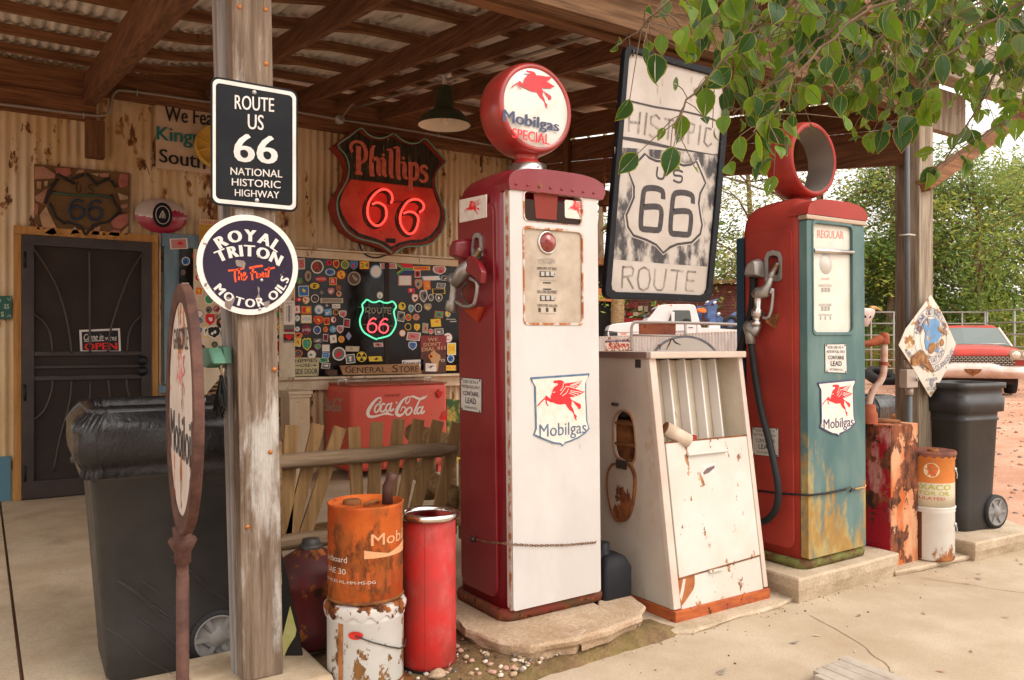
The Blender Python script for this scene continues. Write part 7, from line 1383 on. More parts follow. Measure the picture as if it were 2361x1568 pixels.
def sticker(parent, pl, conv, cx_, cy_, w_, h_, shp, col, txt, tilt=0.):
    mb = MB(SMT(col[0] if shp != 'z' else 'w')); hw, hh = w_ / 2, h_ / 2
    def pts(k_, sh): 
        if sh == 'c': P_ = [(math.cos(t * math.pi / 9), math.sin(t * math.pi / 9)) for t in range(18)]
        elif sh == 'd': P_ = [(0, -1), (1, 0), (0, 1), (-1, 0)]
        elif sh == 'h': P_ = [(-.85, -.85), (-.3, -1), (0, -.88), (.3, -1), (.85, -.85), (1, -.2), (.8, .45), (0, 1), (-.8, .45), (-1, -.2)]
        else: P_ = [(-1, -1), (1, -1), (1, 1), (-1, 1)]
        c_, s_ = math.cos(tilt), math.sin(tilt)
        return [conv(cx_ + (x * c_ - y * s_) * hw * k_, cy_ + (x * s_ + y * c_) * hh * k_) for x, y in P_]
    if shp == 'z':                                             # flag sticker
        for c, q in (('r', ((-1, -1), (1, -1), (1, -.22), (0, -.22))), ('n', ((0, .22), (1, .22), (1, 1), (-1, 1))), ('k', ((-1, -.7), (-.3, 0), (-1, .7)))): mb.ppx([conv(cx_ + a * hw, cy_ + b * hh) for a, b in q], pl, .0006, .0006, SMT(c))
        mb.ribbon([conv(cx_ + a * hw, cy_ + b * hh) for a, b in ((-1, -1), (-.05, 0), (1, 0))], .022, pl, .0012, SMT('g'), px=True); mb.ribbon([conv(cx_ + a * hw, cy_ + b * hh) for a, b in ((-1, 1), (-.05, 0))], .022, pl, .0014, SMT('g'), px=True); mb.ppx(pts(1, 'r'), pl, 0, .0003)
        mb.ribbon([conv(cx_ + a * hw, cy_ + b * hh) for a, b in ((-1, -.72), (-.32, 0), (-1, .72))], .008, pl, .0018, SMT('y'), px=True)
        return mb.part('sticker', parent, fix=False)
    if shp == 'x':
        mb.ppx(pts(1, 'c'), pl, .0, .0004, SMT('y')); mb.ppx(pts(.86, 'c'), pl, .0, .0008, SMT('k')); C_ = lambda r, a: conv(cx_ + hw * r * math.cos(a), cy_ + hh * r * math.sin(a))
        for a in (-90, 30, 150):
            a0 = math.radians(a - 30); mb.ppx([C_(.25, a0), C_(.8, a0), C_(.86, a0 + .5), C_(.8, a0 + 1.05), C_(.25, a0 + 1.05)], pl, .0012, .0012, SMT('y'))
        mb.ppx([C_(.16, t * .785) for t in range(8)], pl, .0012, .0012, SMT('y')); return mb.part('sticker', parent, fix=False)
    mb.ppx(pts(1, shp), pl, 0, .0004)
    if len(col) > 1: mb.ppx(pts(.82 if shp != 'r' else .86, shp), pl, .0008, .0008, SMT(col[1]))
    rs_ = random.Random(int(cx_ * 7 + cy_))
    if not txt and len(col) > 2:
        for _ in range(3):                                      # small picture marks
            a, b = rs_.uniform(-.3, .3), rs_.uniform(-.35, .35); q = rs_.uniform(.18, .38); K = rs_.choice((3, 4, 6, 8)); o_ = rs_.random() * 3
            mb.ppx([conv(cx_ + hw * (a + q * math.cos(o_ + t * 6.283 / K) * rs_.uniform(.7, 1.1)), cy_ + hh * (b + q * math.sin(o_ + t * 6.283 / K))) for t in range(K)], pl, .0012 + _ * .0002, .0012 + _ * .0002, SMT(col[2]))
    m_ = SMT(col[2] if len(col) > 2 else 'k')
    if txt == 'MC':
        for dx, c in ((-.3, 'r'), (.3, 'y')): mb.ppx([conv(cx_ + hw * (dx + .42 * math.cos(t * .524)), cy_ + hh * .62 * math.sin(t * .524)) for t in range(12)], pl, .0012 + (dx > 0) * .0003, .0012 + (dx > 0) * .0003, SMT(c))
    elif txt:
        k_ = .8 if len(txt) > 1 else .45; v_ = .42 if len(txt) > 2 else .55
        mb.text(txt, [conv(cx_ - hw * k_, cy_ - hh * v_), conv(cx_ + hw * k_, cy_ - hh * v_), conv(cx_ + hw * k_, cy_ + hh * v_), conv(cx_ - hw * k_, cy_ + hh * v_)], pl, .0014, m_)
    return mb.part('sticker', parent, fix=False)
rows = [l.split(' ', 6) for l in STK.split('\n')]
for i, r_ in enumerate(rows):
    sticker(win, WS, w3, float(r_[0]), float(r_[1]), float(r_[2]), float(r_[3]), r_[4], r_[5] if len(r_) > 5 else 'w', r_[6] if len(r_) > 6 else '', .12 * math.sin(i * 2.3) if r_[4] in 'rh' and len(r_) < 7 else 0)
# stickers on the boards and blue window left of the big one
def s1(x, y): return ((650 + x / 1.844) / 1.7356, (850 + y / 1.844) / 1.7356)
TB = PY(WY - .0765); BW = PY(WY - .0515)
rs2 = random.Random(5)
for x, y, w_, h_, s_, c_ in ((172, 360, 62, 64, 'c', 'wbn'), (152, 442, 40, 45, 'c', 'dem'), (168, 535, 62, 38, 'r', 'kww'), (165, 590, 66, 45, 'r', 'ggw'), (240, 318, 48, 45, 'r', 'kry'), (172, 690, 60, 70, 'r', 'cde'), (150, 640, 30, 45, 'r', 'wke')):
    sticker(blue, BW, s1, x, y, w_, h_, s_, c_, '')
for x, y, w_, h_, s_, c_ in ((265, 400, 55, 60, 'c', 'wkw'), (262, 482, 48, 55, 'c', 'wrw'), (268, 580, 55, 62, 'r', 'woy'), (345, 640, 75, 80, 'c', 'wge'), (272, 750, 62, 60, 'c', 'eww'), (268, 798, 58, 45, 'c', 'ebp'), (342, 718, 45, 50, 'c', 'kek'), (400, 712, 52, 50, 'c', 'mpm'), (425, 715, 40, 42, 'r', 'rwr'), (352, 790, 75, 88, 'h', 'rrw'), (405, 770, 60, 45, 'h', 'ptd'), (452, 760, 55, 60, 'c', 'krw'),
        (434, 815, 75, 82, 'c', 'dko'), (380, 885, 110, 100, 'h', 'wkw'), (272, 872, 50, 60, 'h', 'wbb'), (455, 890, 60, 78, 'c', 'gkg'), (318, 880, 50, 90, 'c', 'ywk'), (385, 975, 50, 50, 'c', 'gde'), (285, 1005, 65, 62, 'c', 'kdt'), (335, 1035, 40, 60, 'r', 'oko'), (283, 1102, 60, 60, 'c', 'krg'),
        (865, 755, 55, 85, 'c', 'rgk'), (865, 845, 50, 55, 'c', 'kyo'), (862, 920, 45, 50, 'c', 'wkk'), (868, 990, 45, 75, 'r', 'rmw'), (870, 1080, 60, 85, 'c', 'mwm'), (860, 1145, 40, 35, 'c', 'nmr'), (865, 1195, 40, 38, 'r', 'wkw'), (868, 1235, 40, 40, 'r', 'kwk'), (440, 640, 60, 60, 'c', 'tkt'), (470, 850, 30, 40, 'c', 'yoy'), (900, 940, 10, 10, 'c', 'w')):
    sticker(post_t, TB, s1, x, y, w_, h_, s_, c_, '', rs2.uniform(-.15, .15))
sticker(blue, PY(WY - .0915), s1, 120, 232, 130, 78, 'r', 'wpr', '', -.05)
mb = MB(mat('slat_red_wood', (.24, .055, .025), .7, 0, (.17, .04, .02), 9)); a = atD(407, 640, 7.9); b = atD(412, 830, 7.9); mb.beam(a, b, .06, .03, up=(0, 1, 0)); mb.solo('thermometer_board', 'narrow red brown board with a pointed top in front of the blue window', 'board', b)
# thermometer and heart plate on the jamb
P = PY(WY - .092); o = thing('thermometer', 'tall white thermometer plate on the jamb left of the sticker covered window', 'thermometer', P.at(663, 730))
def jw(x0, y0, x1, y1, h0, h1, m, mb): mb.ppx([w3(x0, y0), w3(x1, y0), w3(x1, y1), w3(x0, y1)], P, h0, h1, m)
mb = MB(); jw(105, 612, 235, 898, 0, .006, SMT('w'), mb); pn = mb.part('plate', o); mb = MB(); jw(160, 668, 176, 868, .006, .010, SMT('e'), mb); mb.part('tube', o)
mb = MB(SMT('e'))
for i in range(12): jw(130, 680 + i * 15, 148, 685 + i * 15, .007, .007, None, mb); jw(185, 680 + i * 15, 203, 685 + i * 15, .007, .007, None, mb)
mb.text('GASOLINE', [w3(122, 636), w3(210, 636), w3(210, 652), w3(122, 652)], P, .0075, None); mb.part('scale', o)
mb = MB(); jw(108, 908, 228, 990, 0, .004, SMT('e'), mb); jw(108, 960, 228, 990, .0045, .0045, SMT('m'), mb); mb.solo('postcard', 'small grey and maroon card under the thermometer on the window jamb', 'card', P.at(*w3(168, 950)))
o = thing('heart_plate', 'black plate with a bright red heart on the jamb below the thermometer', 'plate', P.at(*w3(165, 1070))); mb = MB(); jw(105, 1015, 228, 1118, 0, .004, SMT('k'), mb); mb.part('plate', o)
mb = MB(mat('heart_red', (.65, .01, .01), .4)); mb.ppx([w3(*p) for p in ((165, 1092), (125, 1060), (112, 1035), (130, 1020), (155, 1022), (167, 1034), (180, 1022), (205, 1022), (217, 1038), (205, 1062))], P, .005, .0056); mb.part('heart', o); mb = MB(SMT('w')); mb.text('DOGLAND', [w3(110, 1096), w3(218, 1098), w3(218, 1113), w3(110, 1112)], P, .0055, None, .02); mb.part('lettering', o)
# signs standing in the window
P = PY(WY - .0625); o = thing('hippies_sign', 'pale yellow sign telling hippies to use the side door, in the window corner', 'sign', P.at(*w3(380, 1500)))
mb = MB(mat('hippie_cream', (.52, .46, .26), .5, 0, (.46, .40, .22), 5)); mb.ppx([w3(238, 1298), w3(530, 1300), w3(522, 1520), w3(238, 1525)], P, 0, .004); mb.part('panel', o)
mb = MB(mat('hippie_ink', (.03, .03, .035), .6)); mb.text('HIPPIES', [w3(236, 1318), w3(505, 1312), w3(505, 1352), w3(236, 1362)], P, .0052, None, .03); mb.text('USE', [w3(308, 1378), w3(425, 1376), w3(425, 1412), w3(308, 1414)], P, .0052, None, .03); mb.text('SIDE DOOR', [w3(236, 1438), w3(512, 1428), w3(512, 1492), w3(236, 1504)], P, .0052, None, .03)
mb.ribbon([w3(238, 1396), w3(300, 1396)], .006, P, .0052, None, px=True); mb.ribbon([w3(436, 1396), w3(480, 1394)], .006, P, .0052, None, px=True); mb.ppx([w3(475, 1378), w3(502, 1393), w3(475, 1408)], P, .0052, .0052); mb.part('lettering', o)
o = thing('warning_poster', 'dark red poster saying we don\'t dial 911 in the window\'s lower right corner', 'poster', P.at(*w3(1910, 1250)))
mb = MB(mat('poster_wine', (.24, .035, .035), .5)); mb.ppx([w3(1755, 1035), w3(2070, 1032), w3(2065, 1205), w3(1755, 1232)], P, 0, .003); mb.ppx([w3(1755, 1234), w3(2065, 1207), w3(2062, 1480), w3(1755, 1490)], P, 0, .003, mat('poster_brown', (.12, .04, .03), .5, 0, (.07, .03, .02), 6)); mb.part('panel', o)
mb = MB(mat('poster_gold', (.50, .38, .18), .5)); mb.text('WE', [w3(1840, 1062), w3(1960, 1060), w3(1960, 1098), w3(1840, 1102)], P, .0042, None, .02); mb.text("DON'T", [w3(1792, 1122), w3(2000, 1112), w3(2000, 1154), w3(1792, 1165)], P, .0042, None, .02); mb.text('DIAL 911', [w3(1772, 1182), w3(2052, 1158), w3(2052, 1202), w3(1772, 1228)], P, .0042, None, .02); mb.part('lettering', o)
mb = MB(mat('poster_flesh', (.50, .28, .13), .5)); mb.ppx([w3(*p) for p in ((1860, 1300), (1880, 1235), (1920, 1212), (1945, 1240), (1990, 1270), (1998, 1320), (1975, 1345), (1960, 1460), (1930, 1470), (1925, 1370), (1890, 1365))], P, .004, .0044); mb.ppx([w3(1878 + 30 * math.cos(t * .6), 1285 + 30 * math.sin(t * .6)) for t in range(10)], P, .0048, .0048, SMT('o')); mb.ppx([w3(1878 + 16 * math.cos(t * .6), 1285 + 16 * math.sin(t * .6)) for t in range(10)], P, .0052, .0052, SMT('k')); mb.part('picture', o)
mb = MB(SMT('w')); mb.ppx([w3(1815, 1368), w3(1945, 1372), w3(1943, 1468), w3(1815, 1465)], P, .004, .005); o2 = mb.part('card', o); mb = MB(SMT('p')); mb.text('OPEN ROAD', [w3(1826, 1388), w3(1936, 1390), w3(1936, 1406), w3(1826, 1404)], P, .0056, None); mb.ppx([w3(*p) for p in ((1822, 1432), (1880, 1400), (1925, 1398), (1890, 1412), (1868, 1440), (1872, 1415))], P, .0056, .0056, SMT('k')); mb.part('lettering', o2)
mb = MB(SMT('w')); mb.ppx([w3(1532, 1332), w3(1790, 1322), w3(1795, 1450), w3(1532, 1455)], P, .0, .003); o = mb.solo('blue_lettered_card', 'white card with blue lettering behind the general store board', 'card', P.at(*w3(1660, 1390))); mb = MB(SMT('n')); mb.text('Fnguia', [w3(1545, 1350), w3(1782, 1340), w3(1782, 1385), w3(1545, 1395)], P, .0042, None, .03); mb.part('lettering', o)
mb = MB(SMT('w')); mb.text('dream', [w3(2065, 826), w3(2175, 826), w3(2175, 845), w3(2065, 845)], P, .001, None, .03); mb.text('road', [w3(2112, 853), w3(2185, 853), w3(2185, 872), w3(2112, 872)], P, .001, None, .03); mb.text('CI', [w3(2002, 1318), w3(2042, 1316), w3(2042, 1346), w3(2002, 1348)], P, .004, None, .03); mb.part('lettering', win)
# neon sign in the window
P = PY(WY - .10); o = thing('neon_sign', 'lit green neon shield with route 66 in the middle of the window', 'neon sign', P.at(*w3(1230, 1075)))
NG = mat('neon_green_lit', (.1, .7, .4), .3, emit=(.12, .80, .42), es=.5); NR = mat('neon_red_lit', (.7, .05, .05), .3, emit=(1, .08, .10), es=.8); NU = mat('neon_tube_off', (.36, .31, .22), .35)
tb_ = lambda pts, r_, m, n_='tube', sm=4: (MB(m).tube(smooth_path([tuple(P.at(*w3(*p), h=.02)) for p in pts], sm), r_, 7)).part(n_, o)
tb_([(1222, 1080), (1150, 1050), (1060, 990), (1018, 900), (1020, 820), (1052, 730), (1042, 665), (1070, 630), (1100, 603), (1160, 632), (1210, 632), (1252, 618), (1300, 638), (1355, 640), (1412, 625), (1452, 685), (1425, 740), (1432, 800), (1450, 880), (1425, 960), (1370, 1030), (1290, 1058), (1230, 1070)], .009, NG)
S6 = [(1210, 840), (1180, 825), (1140, 850), (1115, 905), (1110, 960), (1140, 992), (1185, 992), (1215, 950), (1205, 905), (1165, 885), (1125, 900)]
tb_(S6, .008, NR); tb_([(x + 140, y + 6) for x, y in S6], .008, NR)
for L3 in ([(1085, 765), (1090, 700), (1130, 698), (1138, 720), (1122, 738), (1095, 740), (1140, 768)], [(1175, 700), (1155, 735), (1175, 768), (1205, 735), (1180, 700)], [(1225, 698), (1228, 750), (1250, 768), (1270, 745), (1272, 698)], [(1290, 698), (1345, 700)], [(1318, 700), (1316, 768)], [(1390, 700), (1355, 702), (1352, 768), (1392, 770)], [(1354, 735), (1385, 736)]): tb_(L3, .0055, NU, 'letter_tube', 2)
for q in ([(1140, 600), (1140, 1060)], [(1310, 600), (1310, 1060)], [(1000, 690), (1450, 715)], [(1060, 900), (1430, 920)]): MB(mat('rack_metal', (.12, .17, .16), .5, .5)).tube([P.at(*w3(*p), h=-.012) for p in q], .005, 6).part('rack_rod', o)
# general store board and small block on the sill
P = PY(WY - .17); o = thing('store_board', 'brown wooden board lettered general store standing on the window sill', 'board', P.at(*w3(1280, 1440)))
mb = MB(wood('board_brown', (.30, .15, .07), (.45, .26, .13), 'x', bump=.1)); mb.ppx([w3(782, 1398), w3(1738, 1370), w3(1772, 1495), w3(825, 1508)], P, -.02, 0); mb.part('plank', o, bev=.003)
mb = MB(mat('board_ink', (.06, .035, .02), .7)); q = lambda a, b: (w3(845 + 885 * a, (1400 - 18 * a) * (1 - b) + (1492 - 14 * a) * b))
for t, a0, a1, b0 in (('G', .0, .085, .05), ('ENERAL', .095, .56, .22), ('S', .645, .72, .0), ('TORE', .735, 1.0, .16)): mb.text(t, [q(a0, b0), q(a1, b0), q(a1, .92), q(a0, .96)], P, .0015, None, .02)
mb.part('lettering', o)
mb = MB(mat('dark_block', (.09, .045, .03), .7)); mb.ppx([w3(625, 1455), w3(655, 1448), w3(752, 1448), w3(755, 1512), w3(660, 1515), w3(628, 1500)], P, -.06, 0); mb.solo('wooden_block', 'small dark block beside the general store board on the sill', 'block', P.at(*w3(690, 1512)), bev=.004)
P = PY(WY - .05)
# ---------------------------------------------------------------- yard beyond the porch
GZ = .32
# low corrugated fence with signs
FA, FB = atD(1290, 795, 21), atD(1716, 795, 18.6); fu = (FB - FA); fu.z = 0; FL = fu.length; fu.normalize(); FP = PL((FA.x, FA.y, 0), fu, UP); 
o = thing('tin_fence', 'low grey corrugated tin fence behind the white cabinet', 'fence', (FA.x, FA.y, 0)); M_GT = mat('grey_tin', (.42, .40, .385), .55, .1, (.54, .52, .50), 6, (1, 1, .3), rust=.1, rs=8)
zt0, zt1 = FP.uv(1375, 779)[1], FP.uv(1700, 763)[1]; ua, ub = FP.uv(1290, 780)[0], FP.uv(1716, 780)[0]; v = []; n = 420
for i in range(n + 1):
    u_ = ua + (ub - ua) * i / n; top = zt0 + (zt1 - zt0) * (u_ - ua) / (ub - ua)
    for z in (0, .7, top): v.append(FP.mp(u_, z, .01 * math.sin(u_ * 2 * math.pi / .076)))
mb = MB(M_GT); mb.add(v, [(i * 3 + j, i * 3 + 3 + j, i * 3 + 4 + j, i * 3 + 1 + j) for i in range(n) for j in (0, 1)], smooth=True); mb.part('sheet', o); mb = MB(mat('weathered_rail', (.42, .3, .22), .8)); mb.beam(FP.mp(ua, zt0 - .03, -.03), FP.mp(ub, zt1 - .03, -.03), .05, .06); mb.part('top_rail', o)
# pipe rail with rusty plate
q7 = lambda x, y: ((2350 + x / 3.373) / 1.7356, (1050 + y / 3.373) / 1.7356)
RP = PD(18); o = thing('pipe_rail', 'grey pipe rail with a rusty square plate above the tin fence', 'rail', RP.at(*q7(900, 990)))
mb = MB(mat('pipe_grey', (.26, .235, .22), .5, .4)); mb.tube(smooth_path([tuple(RP.at(*q7(*p))) for p in ((595, 1200), (592, 1000), (595, 880), (625, 820), (700, 806), (1320, 818), (1700, 828), (2055, 842))], 4), .034, 8); mb.tube([RP.at(*q7(600, 980)), RP.at(*q7(1200, 992))], .025, 8); mb.tube([RP.at(*q7(1320, 820)), RP.at(*q7(1322, 1100))], .03, 8); mb.part('pipe', o)
mb = MB(mat('rusty_plate', (.20, .06, .025), .8, 0, (.13, .045, .03), 5, rust=.3, rs=9)); mb.ppx([q7(692, 828), q7(1192, 832), q7(1190, 988), q7(695, 984)], RP, -.02, .0); mb.part('plate', o)
o = thing('slow_sign', 'rusty white slow sign with red letters on the tin fence', 'sign', FP.at(*q7(410, 1100), h=.03)); mb = MB(mat('slow_white', (.60, .52, .45), .5, rust=.5, rs=12, rc=((.16, .06, .03), (.36, .12, .04)))); mb.ppx([q7(243, 1012), q7(578, 1008), q7(582, 1190), q7(246, 1192)], FP, .02, .03); mb.part('panel', o)
mb = MB(mat('slow_red', (.45, .05, .05), .5)); mb.text('SLOW', [q7(290, 1098), q7(545, 1092), q7(545, 1162), q7(290, 1168)], FP, .032, None, .02); mb.part('lettering', o); mb = MB(SMT('n')); mb.text('NATIONAL OLD', [q7(258, 1030), q7(560, 1026), q7(560, 1048), q7(258, 1052)], FP, .032, None); mb.ribbon([q7(245, 1065), q7(580, 1060)], .03, FP, .032, None, px=True); mb.part('lettering', o)
HPL = PD(8.0); c0 = HPL.uv(*q7(1318, 1450)); rr1 = HPL.uv(*q7(1318, 985))[1] - c0[1]; o = thing('half_round_sign', 'big old round white sign with grey rim rising behind the white cabinet', 'sign', HPL.mp(*c0)); mb = MB(mat('round_white', (.62, .58, .53), .5, rust=.22, rs=7, rc=((.2, .08, .04), (.45, .26, .15)))); mb.plate(ell(*c0, rr1 * 1.10, rr1, 60), HPL, -.02, -.01, mat('round_rim', (.13, .14, .17), .5, 0, (.3, .3, .31), 5)); mb.plate(ell(*c0, rr1 * 1.02, rr1 * .93, 60), HPL, -.009, -.008); mb.part('panel', o); MB(DKMET).tube([HPL.mp(c0[0], c0[1] - .2, -.05), HPL.mp(c0[0], 0, -.05)], .03, 8).part('pole', o)
for pts in ([(1150, 1030), (1185, 1080), (1260, 1115)], [(1135, 1030), (1100, 1110), (1065, 1180)], [(945, 1115), (990, 1120), (975, 1185)]): MB(RUSTM if pts[0][0] < 1150 else DKMET).ribbon([q7(*p) for p in pts], [.012, .016, .006], HPL, -.0065, px=True).part('rust_line', o)
# truck
TP = PD(24, math.radians(-3)); o = thing('tow_truck', 'white tow truck with blue crane parked beyond the tin fence', 'truck', TP.at(*q7(1200, 1150)))
TW = mat('truck_white', (.70, .67, .66), .3, 0, (.64, .61, .60), 4, coat=.3); TG = mat('truck_glass', (.05, .06, .05), .06, coat=.5); tb = lambda pts, h0, h1, m, nm, par=o, bev=0, holes=(): (MB(m).ppx([q7(*p) for p in pts], TP, h0, h1, None, [[q7(*p) for p in h] for h in holes])).part(nm, par, bev=bev)
tb([(285, 905), (300, 855), (345, 832), (640, 800), (820, 800), (1060, 800), (1190, 812), (1500, 818), (1535, 870), (1535, 1180), (285, 1180), (275, 960)], -1.85, 0, TW, 'body', bev=.03)
cabm = tb([(790, 802), (945, 612), (975, 580), (1060, 566), (1380, 562), (1440, 572), (1462, 590), (1530, 830), (1500, 840), (810, 840)], -1.75, -.08, TW, 'cab', bev=.03, holes=[])
MB(TG).ppx([q7(*p) for p in ((1150, 655), (1170, 645), (1375, 645), (1390, 660), (1410, 800), (1075, 805))], TP, -.078, -.066).part('side_window', cabm)
MB(mat('seat_dark', (.03, .03, .03), .8)).ppx([q7(*p) for p in ((1280, 800), (1290, 770), (1330, 755), (1380, 765), (1400, 798))], TP, -.064, -.062).part('seat', cabm)
a, b, c_, d_ = (TP.at(*q7(*p), h=h) for p, h in (((815, 800), -.12), ((940, 625), -.14), ((940, 625), -1.6), ((815, 800), -1.6)))
n_ = (b - a).cross(d_ - a).normalized(); n_ = n_ if n_.dot(CAM - a) > 0 else -n_; MB(TG).add([p + n_ * .03 for p in (a, b, c_, d_)], [(0, 1, 2, 3)]).part('windshield', cabm)
tb([(1062, 800), (1128, 642), (1150, 640), (1085, 800)], -.07, -.05, TW, 'window_frame', cabm); tb([(1128, 672), (1150, 665), (1172, 672), (1172, 790), (1150, 798), (1130, 790)], .0, .05, TW, 'mirror', cabm, .01); tb([(1470, 830), (1478, 830), (1482, 1000), (1474, 1000)], .001, .003, SMT('e'), 'door_seam'); tb([(1362, 873), (1422, 873), (1422, 882), (1362, 882)], .004, .02, DKMET, 'door_handle')
tb([(298, 945), (530, 940), (690, 938), (690, 943), (298, 952)], .002, .006, SMT('e'), 'crease'); tb([(448, 958), (528, 956), (528, 972), (448, 974)], .003, .012, SMT('o'), 'side_lamp')
MB(SMT('k')).text('BLACKBERRY', [q7(1090, 922), q7(1345, 920), q7(1345, 948), q7(1090, 950)], TP, .006, None, .01).part('lettering', o)
fa = TP.at(*q7(280, 990)); gdir = -TP.n; mb = MB(mat('grille_dark', (.03, .03, .03), .5))
for k in range(9): mb.beam(TP.at(*q7(279, 915 + k * 9), h=-.08), TP.at(*q7(279, 915 + k * 9), h=-1.75), .02, .012, m_ if False else (CHROME if k % 3 == 0 else None)) if False else mb.beam(TP.at(*q7(283, 918 + k * 9), h=-.1), TP.at(*q7(283, 918 + k * 9), h=-1.75), .05, .014, CHROME if k % 3 == 0 else None)
mb.part('grille', o); tb([(288, 925), (400, 938), (410, 1000), (300, 1005)], .001, .005, mat('grille_dark', (.03, .03, .03), .5), 'fender_grille')
for i in range(5): p = TP.at(*q7(1010 + i * 32, 570 + i * 3), h=-.9 + i * .2); MB(mat('lamp_orange', (.75, .16, .04), .3)).loft([[p + Vector((math.cos(t) * .06, math.sin(t) * .04, 0)) for t in [j * 1.05 for j in range(6)]], [p + Vector((0, 0, .05))] * 6]).part('roof_lamp', o)
tb([(1535, 880), (1640, 885), (2060, 912), (2060, 1180), (1535, 1180)], -1.8, -.02, TW, 'bed'); BL = mat('crane_blue', (.07, .11, .24), .45, 0, (.10, .15, .30), 6)
for pts, h0, h1 in (([(1660, 575), (1790, 570), (1790, 815), (1695, 815), (1690, 760), (1665, 740)], -1.0, -.5), ([(1570, 570), (1640, 565), (1640, 800), (1590, 830), (1575, 780)], -1.5, -1.1), ([(1640, 560), (1680, 520), (1820, 468), (1828, 478), (1720, 560)], -.9, -.7), ([(1790, 700), (1830, 700), (1930, 800), (1900, 850), (1790, 780)], -.9, -.5), ([(1900, 780), (2060, 655), (2060, 700), (1880, 890), (1850, 915)], -.8, -.5), ([(1780, 545), (1810, 545), (1812, 600), (1780, 605)], -.9, -.6)): tb(pts, h0, h1, BL, 'crane', bev=.01)
tb([(1525, 610), (1590, 608), (1640, 615), (1655, 645), (1640, 672), (1560, 660), (1528, 640)], -.8, -.5, SMT('o'), 'winch', bev=.02)
wc = TP.at(*q7(1965, 815), h=-.3); MB(RUBBER).lathe(wc, TP.n, [(.10, -.08), (.21, -.09), (.235, -.05), (.235, .05), (.21, .09), (.13, .08), (.12, .04)], 28).part('spare_wheel', o); MB(BL).lathe(wc, TP.n, [(.125, .04), (.1, .03), (.04, .05), (.0001, .06)], 20).part('hub', o)
tb([(1670, 848), (1820, 845), (1822, 915), (1672, 918)], -.6, -.3, TW, 'box'); 
for x, y in ((1655, 520), (1760, 535), (1812, 690)): MB(CHROME).lathe(TP.at(*q7(x, y), h=-.45), TP.n, [(.05, -.03), (.06, .02), (.0001, .04)], 12).part('work_lamp', o)
for x in (420, 1750): wc = TP.at(*q7(x, 1270), h=-.12); MB(RUBBER).lathe(wc, TP.n, [(.2, -.1), (.36, -.1), (.38, 0), (.36, .1), (.2, .1), (.0001, .08)], 24).part('wheel', o)
# sheds behind the truck
def shed(pts, d, th, m, name, label, loc): o = MB(m).ppx(pts, PD(d), -th, 0); return o.solo(name, label, 'shed', PD(d).at(*loc))
M_BT = mat('brown_tin', (.11, .035, .028), .7, 0, (.17, .06, .045), 5, rust=.2, rs=6); mb = MB(M_BT); BP = PD(28); v = []; a0, a1 = BP.uv(1428, 700)[0], BP.uv(1760, 700)[0]; z0, z1 = .2, BP.uv(1500, 655)[1]
for k in range(120):
    z = z0 + (z1 - z0) * k / 119; off = .02 * math.sin(z * 2 * math.pi / .10); v += [BP.mp(a0, z, off), BP.mp(a1, z, off)]
mb.add(v, [(2 * k, 2 * k + 1, 2 * k + 3, 2 * k + 2) for k in range(119)], smooth=True); shd = thing('tin_shed', 'dark red brown corrugated shed with licence plates behind the tow truck', 'shed', BP.mp(a0, .2)); mb.part('wall', shd)
mb = MB(RUSTM); mb.add([BP.mp(a0 - .3, z1, .5), BP.mp(a1, z1, .5), BP.mp(a1, z1 + .5, -4), BP.mp(a0 - .3, z1 + .5, -4)], [(0, 1, 2, 3)]); mb.part('roof', shd)
for x, y, w_, h_, c in ((480, 692, 65, 55, 't'), (566, 692, 75, 52, 'r'), (646, 698, 70, 55, 'c'), (722, 704, 75, 55, 'p'), (710, 620, 60, 70, 'c'), (785, 628, 55, 80, 't'), (790, 730, 70, 65, 's'), (460, 752, 55, 50, 'o'), (405, 755, 45, 110, 'k')): MB(SMT(c)).ppx([q7(x - w_ / 2, y - h_ / 2 + (x % 7) * 3), q7(x + w_ / 2, y - h_ / 2), q7(x + w_ / 2, y + h_ / 2), q7(x - w_ / 2, y + h_ / 2)], BP, .04, .06).part('licence_plate', shd)
MB(mat('red_board', (.28, .04, .035), .6, 0, (.2, .03, .03), 6)).ppx([q7(275, 540), q7(680, 540), q7(680, 625), q7(275, 625)], BP, .04, .07).part('red_board', shd)
o = MB(mat('enamel_red', (.40, .03, .03), .4)).ppx([q7(440, 810), q7(500, 750), q7(810, 765), q7(810, 830), q7(440, 830)], BP, .05, .07).part('red_sign', shd)
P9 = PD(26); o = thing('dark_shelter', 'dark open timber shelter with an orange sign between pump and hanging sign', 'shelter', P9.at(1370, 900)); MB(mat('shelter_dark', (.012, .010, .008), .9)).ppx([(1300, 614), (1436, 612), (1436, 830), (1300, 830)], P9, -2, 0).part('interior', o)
MB(RUSTM).ppx([(1300, 600), (1450, 596), (1450, 612), (1300, 616)], P9, -.5, .5).part('roof', o); MB(W_LOG).tube([P9.at(1420, 880, .1), P9.at(1424, 610, .1)], .22, 10).part('post', o)
os_ = MB(mat('sign_orange', (.55, .18, .06), .6, 0, (.42, .12, .05), 8)).ppx([(1300, 662), (1418, 668), (1418, 696), (1300, 692)], P9, .12, .16).part('sign_board', o); MB(SMT('c')).text('Firestone', [(1296, 672), (1414, 676), (1414, 690), (1296, 686)], P9, .175, SMT('y'), .03).part('lettering', os_)
